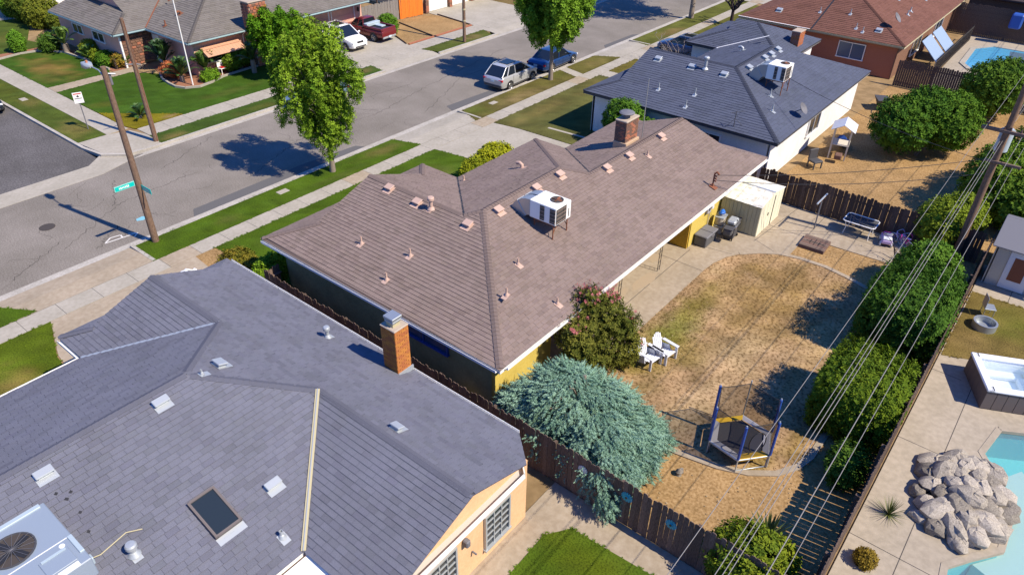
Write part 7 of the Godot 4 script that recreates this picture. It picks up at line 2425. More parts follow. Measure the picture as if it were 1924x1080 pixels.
func rock_mesh() -> ArrayMesh:
	var b := MB.new()
	var rings := []
	for i in 6:
		var f := i / 5.0
		var ring := []
		for k in 9:
			var an := TAU * k / 9.0
			var r := sin(PI * clampf(f * 0.92 + 0.05, 0, 1)) * R(0.72, 1.22)
			ring.append(Vector3(cos(an) * r, -cos(PI * f) * 0.62 * R(0.8, 1.15), sin(an) * r))
		rings.append(ring)
	b.loft(rings)
	for i in range(0, b.v.size(), 3):        # broken facets
		var nn := (b.v[i + 2] - b.v[i]).cross(b.v[i + 1] - b.v[i]).normalized()
		for k in 3:
			b.n[i + k] = nn.lerp(b.n[i + k], 0.35).normalized()
	return b.fin()


func right_garden() -> void:
	# the neighbour's pool patio
	var pool := poly2([24.6, 2.0, 23.0, 1.75, 22.2, 2.3, 20.9, 3.0, 19.2, 3.0, 18.35, 2.35, 17.6, 1.85, 16.6, 1.95, 15.2, 2.6, 14.2, 4.2, 15.8, 7.2, 20.5, 8.0, 24.6, 7.0, 26.0, 4.4])
	for h in [rect2(8, 20, -0.6, 14), rect2(20, 36, -0.6, 14)]:
		for part in Geometry2D.clip_polygons(h, pool):
			slab("pool_patio", part, 0.02, M.pool_deck, self, 0.2)
	var grass := poly2([27.6, -0.55, 33.2, -0.55, 33.2, 6, 30.0, 6, 28.8, 2.2])
	turf("side_lawn", grass, 0.035, [0.20, 0.15, 0.045], [[31.5, 1.6, 1.5, 1.5, 0.12, 0.13, 0.02, 0.8], [29.0, 0.2, 1.0, 0.8, 0.29, 0.20, 0.08, 0.7]], 0.4, 0.03)
	var fl := MB.new()
	fl.prism(pool, -1.5, -1.35)
	struct("pool_floor", fl, M.pool_wall)
	var pw := MB.new()
	for i in pool.size():
		var a := pool[i]
		var e := pool[(i + 1) % pool.size()]
		var cen := Vector2(20, 4.5)
		pw.qu(Vector3(a.x, -1.4, a.y), Vector3(e.x, -1.4, e.y), Vector3(e.x, 0.0, e.y), Vector3(a.x, 0.0, a.y), Vector3(cen.x - a.x, 0, cen.y - a.y))
	struct("pool_wall", pw, M.pool_wall)
	var shelf := MB.new()
	shelf.prism(poly2([22.2, 2.3, 20.9, 3.0, 19.2, 3.0, 18.5, 2.5, 18.2, 3.3, 19.0, 4.0, 20.6, 4.3, 22.4, 3.9, 23.4, 3.0]), -1.4, -0.35)
	struct("pool_step", shelf, M.pool_step)
	struct("water", _water(pool, -0.1), M.water)
	var cop := []
	for w in pool:
		cop.append([w.x, w.y])
	cop.append(cop[0])
	strip("pool_coping", cop, 0.2, 0.035, 0.12, M.pool_deck)
	for j in [[8, 0.8, 36, 0.8], [12.0, -0.6, 12.0, 14], [17.0, -0.6, 17.0, 1.7], [22.0, -0.6, 22.0, 2.2], [26.5, -0.6, 26.5, 0.4]]:
		var a := Vector3(j[0], 0.022, j[1])
		var b := Vector3(j[2], 0.022, j[3])
		var s := (b - a).cross(Vector3.UP).normalized() * 0.012
		var m := MB.new()
		m.qu(a - s, b - s, b + s, a + s, Vector3.UP)
		struct("paving_joint", m, M.crack)
	var rk := thing("rock_feature", "heap of pale grey boulders at the edge of the turquoise pool", "rockery", Vector3(20.4, 0.0, 1.65))
	var stones := [M.stone, M.stone_pale, M.stone_dark]
	var shapes := [rock_mesh(), rock_mesh(), rock_mesh(), rock_mesh()]
	for i in 34:
		var an := i * 2.39996
		var r := sqrt((i + 0.5) / 34.0)
		var o := obj("rock", shapes[i % 4], stones[rng.randi() % 3], rk)
		var s := R(0.26, 0.50)
		o.transform = Transform3D(Basis(Vector3.UP, R(0, TAU)) * Basis(Vector3(1, 0, 0), R(-0.3, 0.3)) * Basis().scaled(Vector3(s * R(0.9, 1.4), s, s * R(0.8, 1.2))), Vector3(cos(an) * r * 2.0, (1.0 - r) * 0.55 + 0.08, sin(an) * r * 1.25))
	# hot tub
	var sp := thing("hot_tub", "square hot tub with pale rim and dark skirt on the pool patio", "hot tub", Vector3(26.67, 0.02, 1.73), 0.445)
	for i in 4:
		var b := Basis(Vector3.UP, i * PI / 2)
		for k in 6:
			obj("skirt_board", rb(b * Vector3(-0.875 + k * 0.35, 0.40, 1.03), Vector3(0.34, 0.76, 0.04), 0.01, b), M.spa_skirt, sp)
		obj("rim", rb(b * Vector3(0, 0.84, 0.94), Vector3(2.16, 0.10, 0.28), 0.03, b), M.spa_shell, sp)
		obj("shell_wall", bx(b * Vector3(0, 0.5, 0.84), Vector3(1.68, 0.6, 0.05), b), M.spa_shell, sp)
		obj("seat", rb(b * Vector3(0, 0.32, 0.64), Vector3(1.6, 0.2, 0.36), 0.05, b), M.spa_shell, sp)
	obj("floor", bx(Vector3(0, 0.2, 0), Vector3(1.7, 0.05, 1.7)), M.spa_shell, sp)
	obj("water", bx(Vector3(0, 0.72, 0), Vector3(1.66, 0.01, 1.66)), M.water, sp)
	# pale garden room at the right edge
	var gh := thing("garden_room", "pale blue grey outbuilding with two glazed doors at the right edge", "shed", Vector3(35.9, 0, 1.2))
	for w in [[-1.5, 0, 0.1, 3.2], [1.5, 0, 0.1, 3.2]]:
		obj("wall", bx(Vector3(w[0], 1.0, w[1]), Vector3(w[2], 2.0, w[3])), M.galv_pale, gh)
	for w in [-1.6, 1.6]:
		obj("wall", bx(Vector3(0, 1.0, w), Vector3(3.1, 2.0, 0.1)), M.galv_pale, gh)
	for i in 2:
		var d := obj("door", rb(Vector3(-1.58, 0.95, -0.55 + i * 1.1), Vector3(0.06, 1.8, 1.0), 0.015), M.plastic_white, gh)
		obj("pane", bx(Vector3(-1.615, 1.05, -0.55 + i * 1.1), Vector3(0.012, 1.1, 0.55)), M.rust, d)
	for c in [-1.0, 1.0]:
		obj("roof_panel", rb(Vector3(c * 0.88, 2.28, 0), Vector3(1.95, 0.06, 3.6), 0.015, Basis(Vector3(0, 0, 1), -c * 0.36)), M.mid_grey, gh)
	var fr := MB.new()
	fr.lathe(Vector3(), [Vector2(0.45, 0), Vector2(0.45, 0.3), Vector2(0.38, 0.3), Vector2(0.36, 0.05), Vector2(0.001, 0.05)], 20)
	tag(obj("fire_ring", fr, M.galv, self, Transform3D(Basis(), Vector3(30.6, 0.035, 0.35))), "round metal fire ring on the dry grass beyond the fence", "fire ring")
	var ch := thing("metal_chair", "grey metal garden chair beside the round fire ring", "chair", Vector3(31.6, 0.035, 0.25), 0.4)
	obj("seat", rb(Vector3(0, 0.42, 0), Vector3(0.46, 0.04, 0.44), 0.01), M.galv, ch)
	obj("backrest", rb(Vector3(0, 0.7, -0.22), Vector3(0.46, 0.5, 0.03), 0.01), M.galv, ch)
	for sx in [-0.2, 0.2]:
		for sz in [-0.18, 0.18]:
			obj("leg", tb([Vector3(sx, 0, sz), Vector3(sx, 0.42, sz)], [0.015], 5), M.galv, ch)
	# dry yard behind the slate blue roof
	slab("dry_yard", poly2([36.0, -11.4, 59.0, -11.3, 58.8, 6, 36.0, 6]), -0.006, M.soil, self, 0.1)
	var sl := thing("play_slide", "blue slide with white canopy in the dry yard", "play frame", Vector3(43.6, 0, -10.0), 0.2)
	obj("deck", rb(Vector3(0, 0.9, 0), Vector3(1.0, 0.06, 1.0), 0.01), M.plastic_cream, sl)
	for sx in [-0.45, 0.45]:
		for sz in [-0.45, 0.45]:
			obj("post", bx(Vector3(sx, 0.95, sz), Vector3(0.08, 1.9, 0.08)), M.plastic_cream, sl)
	for c in [-1.0, 1.0]:
		obj("canopy", rb(Vector3(0, 2.02, c * 0.32), Vector3(1.5, 0.04, 0.78), 0.01, Basis(Vector3(1, 0, 0), c * 0.5)), M.plastic_white, sl)
	var cu := MB.new()
	cu.tube([Vector3(0.5, 0.92, 0), Vector3(1.2, 0.5, 0.1), Vector3(1.9, 0.12, 0.2), Vector3(2.2, 0.10, 0.25)], [0.26], 8)
	obj("chute", cu, M.blue_paint, sl)
	obj("swing_seat", rb(Vector3(-0.9, 0.4, 0.1), Vector3(0.5, 0.3, 0.4), 0.05), M.copper_rust, sl)
	var dc := thing("patio_chair", "dark grey patio chair beside the white wall in the dry yard", "chair", Vector3(41.2, 0, -10.5), -0.5)
	obj("seat", rb(Vector3(0, 0.42, 0), Vector3(0.62, 0.12, 0.6), 0.03), M.dark_grey, dc)
	obj("backrest", rb(Vector3(0, 0.75, -0.28), Vector3(0.62, 0.6, 0.1), 0.03), M.dark_grey, dc)
	for sx in [-0.27, 0.27]:
		for sz in [-0.25, 0.25]:
			obj("leg", bx(Vector3(sx, 0.2, sz), Vector3(0.06, 0.4, 0.06)), M.dark_grey, dc)
	var wb := thing("wheelbarrow", "dark wheelbarrow near the dark plank fence in the dry yard", "wheelbarrow", Vector3(53.5, 0, -10.4), 0.5)
	var tr := MB.new()
	tr.loft([[Vector3(-0.4, 0.35, -0.25), Vector3(0.4, 0.35, -0.25), Vector3(0.4, 0.35, 0.25), Vector3(-0.4, 0.35, 0.25)], [Vector3(-0.62, 0.75, -0.42), Vector3(0.62, 0.75, -0.42), Vector3(0.62, 0.75, 0.42), Vector3(-0.62, 0.75, 0.42)]])
	obj("tray", tr, M.dark_grey, wb)
	obj("wheel", tb([Vector3(0.75, 0.2, -0.05), Vector3(0.75, 0.2, 0.05)], [0.2], 14), M.tyre, wb)
	for sz in [-0.25, 0.25]:
		obj("handle", tb([Vector3(0.75, 0.2, sz * 0.3), Vector3(-0.3, 0.36, sz), Vector3(-1.1, 0.62, sz)], [0.03], 6), M.plank2, wb)
		obj("leg", tb([Vector3(-0.35, 0.36, sz), Vector3(-0.4, 0.0, sz)], [0.025], 5), M.dark_grey, wb)
	# blue pool at the top right
	slab("pool_patio", poly2([59.4, -9.2, 78, -9.6, 78, 10, 59.2, 8]), 0.0, M.pool_deck, self, 0.1)
	var p2 := poly2([67.1, -7.6, 68.4, -8.4, 73.6, -8.6, 75.4, -7.4, 75.6, 1.0, 67.0, 1.0, 66.6, -3.5])
	var w2 := MB.new()
	w2.prism(p2, 0.0, 0.012)
	struct("pool_floor", w2, M.water_blue)
	var deep := MB.new()
	deep.prism(poly2([69.5, -5.4, 74.8, -6.0, 75.0, 0.5, 69.5, 0.5]), 0.0, 0.02)
	struct("pool_deep_end", deep, M.glass_blue)
	struct("water", _water(p2, 0.05), M.water)
	var c2 := []
	for w in p2:
		c2.append([w.x, w.y])
	c2.append(c2[0])
	strip("pool_coping", c2, 0.4, 0.07, 0.1, M.concrete)
	var shd := thing("dark_outbuilding", "long dark brown outbuilding behind the high fence by the blue pool", "shed", Vector3(84, 0, -2))
	obj("wall", bx(Vector3(0, 1.4, 0), Vector3(8, 2.8, 18)), M.plank1, shd)
	obj("roof", rb(Vector3(0, 2.95, 0), Vector3(9, 0.2, 19), 0.04), M.dark_wood, shd)
	tag(obj("blue_bin", rb(Vector3(77.3, 1.9, -6.6), Vector3(0.9, 1.2, 0.9), 0.1), M.blue_paint), "blue bin raised against the high brown fence by the pool", "bin")


func _water(pg: PackedVector2Array, y: float) -> MB:
	var b := MB.new()
	var idx := Geometry2D.triangulate_polygon(pg)
	for i in range(0, idx.size(), 3):
		b.tu(Vector3(pg[idx[i]].x, y, pg[idx[i]].y), Vector3(pg[idx[i + 1]].x, y, pg[idx[i + 1]].y), Vector3(pg[idx[i + 2]].x, y, pg[idx[i + 2]].y), Vector3.UP)
	return b


func wires() -> void:
	var p := thing("power_pole", "tall grey brown power pole with a transformer at the right", "power pole", Vector3(35.55, 0, -1.85))
	obj("pole", tb([Vector3(0, -0.1, 0), Vector3(0, 8.6, 0)], [0.17, 0.12], 12), M.wood_pole, p)
	obj("crossarm", rb(Vector3(-0.12, 6.35, 0), Vector3(0.12, 0.14, 1.9), 0.015), M.plank3, p)
	obj("crossarm", rb(Vector3(-0.12, 5.0, 0.3), Vector3(0.10, 0.12, 1.4), 0.015), M.plank3, p)
	obj("transformer", tb([Vector3(0.42, 5.35, 0), Vector3(0.42, 6.25, 0)], [0.27], 18), M.ac_pale, p)
	obj("transformer_lid", tb([Vector3(0.42, 6.25, 0), Vector3(0.42, 6.33, 0)], [0.29, 0.2], 18), M.ac_pale, p)
	for z in [-0.75, -0.12, 0.12, 0.5]:
		obj("insulator", tb([Vector3(-0.12, 6.42, z), Vector3(-0.12, 6.56, z)], [0.045, 0.03], 9), M.brown_skirt, p)
	var ends := [[-2.62, 6.52, "pale power line passing over the trampoline, leftmost of the overhead lines", 0.008], [-2.05, 6.02, "pale power line, left strand of the close bundle of three", 0.009], [-1.95, 5.95, "pale power line, middle strand of the close bundle of three", 0.009], [-1.86, 5.98, "pale power line, right strand of the close bundle of three", 0.009], [-1.38, 5.3, "thick pale overhead cable right of the bundle of three", 0.012], [-1.17, 4.55, "thin overhead cable, rightmost line above the board fence", 0.009]]
	for e in ends:
		pole_wire("power_line", e[2], Vector3(-8, e[1], e[0]), Vector3(35.45, e[1], e[0]), 0.12, e[3], M.wire, "overhead lines along the back fences")
		pole_wire("power_line", e[2].get_slice(",", 0) + " beyond the power pole" + ("" if e[2].get_slice_count(",") < 2 else "," + e[2].get_slice(",", 1)), Vector3(35.45, e[1], e[0]), Vector3(95, e[1] + 0.3, e[0]), 0.5, e[3], M.wire, "overhead lines along the back fences")
	pole_wire("service_cable", "dark service cable from the pole over the shed to the roof mast, upper one", Vector3(35.5, 5.0, -2.2), Vector3(29.62, 3.42, -11.6), 0.25, 0.014, M.wire_dark, "service cables to the brown roof")
	pole_wire("service_cable", "dark service cable from the pole over the shed to the roof mast, lower one", Vector3(35.5, 4.3, -2.2), Vector3(29.66, 3.15, -11.6), 0.35, 0.014, M.wire_dark, "service cables to the brown roof")
	pole_wire("service_cable", "thin cable from the pole to the slate blue roof", Vector3(35.5, 4.9, -2.2), Vector3(41.5, 4.6, -13.3), 0.3, 0.012, M.wire_dark, "service cables to the slate blue roof")


func plants() -> void:
	var la := Color(0.065, 0.15, 0.010)
	var lb := Color(0.25, 0.37, 0.030)
	# street trees
	street_tree("street_tree", "bright green street tree in the verge in front of the brown roof", Vector3(22.9, 0, -30.97), Vector3(-0.35, 0, -0.1), 8.1, 2.45, 1.45, 46, 7200, la, lb, 0.135)
	street_tree("street_tree", "green street tree beside the silver and blue parked cars", Vector3(43.3, 0, -30.92), Vector3(-0.1, 0, -0.2), 8.6, 2.75, 2.4, 40, 7500, Color(0.06, 0.15, 0.012), Color(0.20, 0.33, 0.03))
	street_tree("street_tree", "tall street tree at the top whose crown leaves the picture", Vector3(66.2, 0, -31.35), Vector3(0.5, 0, -0.6), 11.5, 4.6, 5.2, 46, 4200, Color(0.066, 0.153, 0.009), Color(0.209, 0.327, 0.014), 0.24)
	street_tree("garden_tree", "round dark green tree on the pink house lawn", Vector3(30.85, 0, -45.9), Vector3(0, 0, -0.1), 4.7, 1.95, 1.3, 30, 3000, Color(0.053, 0.143, 0.009), Color(0.141, 0.278, 0.014))
	# bare trees
	bare_tree("bare_tree", "leafless dark tree with crooked limbs beyond the navy roof", Vector3(66.6, 0, -27.5), 4.2, 0.17, M.dark_wood, 7, 0.6)
	bare_tree("bare_shrub", "grey leafless twiggy shrub beside the slate blue roof", Vector3(52.2, 0, -25.2), 2.9, 0.06, M.dead_wood, 22, 0.9)
	bare_tree("pruned_vine", "gnarled leafless stump with curling branches at the patio corner", Vector3(33.3, 0.0, -3.75), 1.5, 0.055, M.dark_wood, 5, 0.9)
	cedar()
	# pink flowering shrub by the patio
	var cm := [[Vector3(0, 2.0, 0), Vector3(0.9, 0.8, 0.9)], [Vector3(-1.0, 1.9, -0.3), Vector3(0.8, 0.75, 0.7)], [Vector3(0.8, 1.6, 0.5), Vector3(0.75, 0.8, 0.7)], [Vector3(0.2, 2.5, -0.6), Vector3(0.8, 0.6, 0.6)], [Vector3(-0.5, 1.0, 0.5), Vector3(0.8, 0.8, 0.6)], [Vector3(0.7, 0.8, 0.9), Vector3(0.6, 0.7, 0.5)], [Vector3(0.9, 2.1, -0.3), Vector3(0.6, 0.6, 0.6)], [Vector3(-1.3, 1.4, 0.1), Vector3(0.55, 0.7, 0.6)]]
	var sh := shrub("flowering_shrub", "multi-stemmed shrub with pink blossom between patio and blue cedar", "shrub", Vector3(18.45, 0, -10.55), cm, 3400, 0.145, Color(0.055, 0.075, 0.012), Color(0.17, 0.165, 0.03), "", false, 0.55)
	foliage(sh, "blossom", [[Vector3(0.2, 3.0, -0.6), Vector3(0.8, 0.2, 0.6)], [Vector3(1.1, 2.6, -0.2), Vector3(0.5, 0.25, 0.5)], [Vector3(-1.1, 2.5, -0.3), Vector3(0.6, 0.2, 0.5)], [Vector3(1.35, 1.7, 0.6), Vector3(0.25, 0.3, 0.3)], [Vector3(1.15, 1.05, 1.15), Vector3(0.14, 0.12, 0.14)]], 130, 0.10, Color(0.36, 0.07, 0.11), Color(0.50, 0.20, 0.18))
	# clipped hedges along the board fence
	shrub("hedge", "block shaped clipped hedge beside the trampoline", "hedge", Vector3(21.9, 0, -2.1), [[Vector3(0, 1.15, 0), Vector3(1.65, 1.2, 1.3)]], 8000, 0.155, Color(0.049, 0.099, 0.011), Color(0.146, 0.202, 0.013), "clipped hedges", true, 0.2)
	shrub("hedge", "taller dark leafed hedge midway along the board fence", "hedge", Vector3(27.0, 0, -2.2), [[Vector3(0.2, 1.4, 0), Vector3(1.7, 1.45, 1.45)], [Vector3(2.0, 1.2, 0.2), Vector3(1.3, 1.25, 1.2)]], 9000, 0.175, Color(0.025, 0.073, 0.013), Color(0.073, 0.148, 0.017), "clipped hedges", true, 0.22)
	shrub("leafy_shrub", "loose leafy shrub between the dark hedge and the power pole", "shrub", Vector3(31.6, 0, -2.4), [[Vector3(0, 1.1, 0), Vector3(1.5, 1.15, 1.2)], [Vector3(-1.2, 0.9, -0.2), Vector3(1.0, 0.95, 1.0)]], 3600, 0.22, Color(0.033, 0.095, 0.014), Color(0.099, 0.190, 0.021), "", false, 0.3)
	shrub("leafy_shrub", "yellow green shrub at the end of the dark back fence", "shrub", Vector3(36.4, 0, -2.9), [[Vector3(0, 1.2, 0), Vector3(1.3, 1.1, 1.1)], [Vector3(0.9, 1.3, 0.6), Vector3(1.1, 1.1, 1.0)]], 2600, 0.2, Color(0.077, 0.132, 0.014), Color(0.221, 0.276, 0.023), "", false, 0.35)
	shrub("low_shrub", "dark low shrub in the shade strip below the clipped hedge", "shrub", Vector3(19.1, 0, -1.5), [[Vector3(0, 0.5, 0), Vector3(0.9, 0.55, 0.5)]], 700, 0.18, Color(0.042, 0.101, 0.015), Color(0.106, 0.172, 0.019))
	shrub("leafy_shrub", "round leafy shrub at the bottom edge beside the dark fence", "shrub", Vector3(13.55, 0, -2.5), [[Vector3(0, 0.8, 0), Vector3(1.0, 0.85, 1.0)], [Vector3(-0.7, 0.75, 0.6), Vector3(0.8, 0.8, 0.8)], [Vector3(0.5, 0.6, 0.6), Vector3(0.7, 0.65, 0.6)]], 3200, 0.17, Color(0.055, 0.106, 0.012), Color(0.187, 0.223, 0.016), "", false, 0.25)
	# trees of the dry yard and the right edge
	shrub("citrus_tree", "spreading green citrus tree in the dry yard, nearer the slate roof", "tree", Vector3(47.0, 0, -6.5), [[Vector3(-0.7, 1.9, -1.0), Vector3(1.9, 1.5, 1.7)], [Vector3(1.2, 2.0, 0.9), Vector3(2.0, 1.6, 1.8)], [Vector3(0.4, 2.9, -0.2), Vector3(1.4, 0.9, 1.3)]], 5200, 0.24, Color(0.036, 0.099, 0.014), Color(0.111, 0.204, 0.018), "citrus trees of the dry yard", false, 0.3)
	shrub("citrus_tree", "round citrus tree near the dark fence below the blue pool", "tree", Vector3(56.6, 0, -4.6), [[Vector3(0, 2.0, 0), Vector3(2.0, 1.7, 1.9)], [Vector3(0.4, 2.7, 0.6), Vector3(1.4, 1.1, 1.4)]], 3000, 0.26, Color(0.036, 0.092, 0.014), Color(0.111, 0.191, 0.018), "citrus trees of the dry yard", false, 0.3)
	shrub("leafy_tree", "dense green tree at the right edge behind the power pole", "tree", Vector3(43.0, 0, -0.6), [[Vector3(-1.4, 1.8, -1.0), Vector3(2.2, 1.9, 1.6)], [Vector3(1.6, 2.2, 0.6), Vector3(2.6, 2.3, 2.2)], [Vector3(-2.6, 1.3, 0.6), Vector3(1.6, 1.4, 1.3)]], 6000, 0.26, Color(0.039, 0.099, 0.014), Color(0.129, 0.204, 0.020), "", false, 0.3)
	shrub("leafy_tree", "yellowish green tree in the right corner above the pale outbuilding", "tree", Vector3(44.5, 0, 4.2), [[Vector3(0, 2.4, 0), Vector3(2.8, 2.4, 2.4)], [Vector3(-2.6, 1.7, -0.6), Vector3(1.8, 1.7, 1.6)]], 4200, 0.27, Color(0.065, 0.125, 0.014), Color(0.182, 0.237, 0.023), "", false, 0.3)
	shrub("leafy_tree", "bright green tree top behind the brown outbuilding at the top edge", "tree", Vector3(96, 0, -5.0), [[Vector3(0, 3.0, 0), Vector3(3.2, 3.0, 3.6)], [Vector3(0, 3.0, 6), Vector3(3.2, 2.6, 3.6)]], 2400, 0.4, Color(0.065, 0.158, 0.014), Color(0.169, 0.316, 0.023), "", false, 0.3)
	# shrubs of the front gardens on this side
	shrub("hedge_bush", "yellow green feathery bush by the brown house driveway", "bush", Vector3(28.1, 0, -24.0), [[Vector3(0.5, 0.75, 0), Vector3(1.3, 0.9, 0.85)], [Vector3(-0.9, 0.6, -0.1), Vector3(1.0, 0.7, 0.7)]], 2600, 0.19, Color(0.127, 0.172, 0.012), Color(0.382, 0.387, 0.019), "", false, 0.25)
	shrub("leafy_shrub", "dark glossy shrub against the white wall of the slate roofed house", "shrub", Vector3(36.4, 0, -20.3), [[Vector3(0, 1.5, -0.2), Vector3(0.85, 1.4, 1.3)], [Vector3(0.0, 1.1, 1.4), Vector3(0.7, 1.0, 1.0)]], 3000, 0.19, Color(0.036, 0.099, 0.014), Color(0.129, 0.251, 0.023), "", false, 0.25)
	shrub("leafy_shrub", "red brown and green bush at the corner of the grey roof", "bush", Vector3(13.6, 0, -26.0), [[Vector3(0, 0.5, 0), Vector3(0.75, 0.6, 0.9)], [Vector3(0.2, 0.45, 1.1), Vector3(0.6, 0.5, 0.6)]], 1500, 0.15, Color(0.077, 0.105, 0.014), Color(0.247, 0.172, 0.023), "", false, 0.25)
	shrub("leafy_shrub", "bright light green shrub behind the short fence return", "bush", Vector3(13.75, 0, -23.75), [[Vector3(-0.1, 0.85, 0), Vector3(0.62, 0.75, 0.55)], [Vector3(0.3, 1.0, -0.1), Vector3(0.5, 0.55, 0.5)]], 1500, 0.16, Color(0.077, 0.165, 0.015), Color(0.221, 0.341, 0.023), "", false, 0.22)
	pink_garden()
	# yucca in the back garden, clumps on the pool patio
	mat("frond_yucca", 0.11, 0.135, 0.02, 0.6)
	mat("frond_yucca2", 0.05, 0.075, 0.018, 0.6)
	var yu := thing("yucca", "spiky yucca between the bare soil and the board fence", "yucca", Vector3(14.95, 0, -2.35))
	obj("trunk", tb([Vector3(0, -0.02, 0), Vector3(0, 0.3, 0)], [0.10], 8), M.bark, yu)
	var bl := MB.new()
	bl.q(Vector3(0, 0, 0.035), Vector3(0.45, 0.04, 0.04), Vector3(0.92, 0.02, 0.0), Vector3(0.45, 0.0, -0.04))
	var bm := bl.fin()
	for i in 64:
		var o := obj("leaf", bm, M.frond_yucca if i % 3 else M.frond_yucca2, yu)
		o.transform = Transform3D(Basis(Vector3.UP, i * 2.39996) * Basis(Vector3(0, 0, 1), R(-0.25, 1.25)), Vector3(0, 0.3, 0))
	var gr := thing("grass_clump", "fine leaved grass clump on the pool patio near the boulders", "grass clump", Vector3(18.4, 0.02, 0.1))
	var gl := MB.new()
	gl.t(Vector3(0, 0, 0.012), Vector3(0, 0, -0.012), Vector3(0.62, 0.14, 0))
	var gm := gl.fin()
	for i in 110:
		var o := obj("blade", gm, M.frond_yucca2 if i % 2 else M.frond_yucca, gr)
		o.transform = Transform3D(Basis(Vector3.UP, i * 2.39996) * Basis(Vector3(0, 0, 1), R(0.0, 1.3)), Vector3())
	shrub("barrel_plant", "small round golden brown plant at the bottom of the pool patio", "plant", Vector3(16.2, 0.02, 0.05), [[Vector3(0, 0.2, 0), Vector3(0.26, 0.24, 0.26)]], 420, 0.09, Color(0.142, 0.101, 0.019), Color(0.312, 0.216, 0.030), "", false, 0.2)


func street_tree(called: String, label: String, at: Vector3, lean: Vector3, h: float, r: float, low: float, n: int, count: int, ca: Color, cb: Color, leaf := 0.20) -> void:
	var t := thing(called, label, "tree", at)
	var blobs := []
	for i in n:
		var f := (i + 0.5) / n
		var y := lerpf(low + 0.5, h - 0.6, pow(f, 0.85))
		var rel := (y - low) / (h - low)
		var rad := r * sin(PI * clampf(0.04 + 0.90 * pow(rel, 1.15), 0.0, 1.0))
		var an := i * 2.39996 + R(-0.3, 0.3)
		var d := Vector3(cos(an), 0, sin(an)) * rad * (R(0.3, 0.95) if i % 3 else R(0.75, 1.0))
		var s := R(0.75, 1.25) * r / 2.5
		blobs.append([Vector3(0, y, 0) + d + lean * rel, Vector3(0.40, 0.90, 0.40) * s])
	limb_tree(t, [Vector3(0, -0.1, 0), Vector3(0.02, low * 0.6, 0), lean * 0.4 + Vector3(0, h * 0.62, 0)], [0.022 * h, 0.017 * h, 0.05], blobs, M.bark, 0.35)
	foliage(t, "foliage", blobs, count, leaf * 1.35, ca, cb, "broad", 0.42)


func bare_tree(called: String, label: String, at: Vector3, h: float, r: float, m: Material, n: int, spread: float) -> void:
	var t := thing(called, label, "tree" if h > 3.0 else "shrub", at)
	if h > 3.0:
		obj("trunk", tb([Vector3(0, -0.1, 0), Vector3(-0.1, h * 0.3, 0.05)], [r, r * 0.8], 9), m, t)
	for i in n:
		var b := MB.new()
		var an := i * 2.39996 + R(-0.3, 0.3)
		var d := Vector3(cos(an), 0, sin(an)) * spread
		var o := Vector3(-0.1, h * 0.3, 0.05) if h > 3.0 else Vector3(R(-0.25, 0.25), 0, R(-0.25, 0.25))
		var pts := [o]
		var w := o
		for k in 4:
			w = w + d * h * R(0.10, 0.2) + Vector3(R(-0.2, 0.2), h * R(0.10, 0.22), R(-0.2, 0.2)) * (0.6 + spread * 0.4)
			pts.append(w)
		b.tube(pts, [r * 0.62, r * 0.5, r * 0.38, r * 0.26, r * 0.1], 6)
		for k in range(1, 5):
			for j in 2:
				var e: Vector3 = pts[k] + Vector3(R(-1, 1), R(0.0, 1.0), R(-1, 1)) * h * 0.16
				b.tube([pts[k], pts[k].lerp(e, 0.5) + Vector3(R(-0.1, 0.1), 0.05, R(-0.1, 0.1)), e], [r * 0.26, r * 0.18, r * 0.07], 5)
		obj("branch", b, m, t)


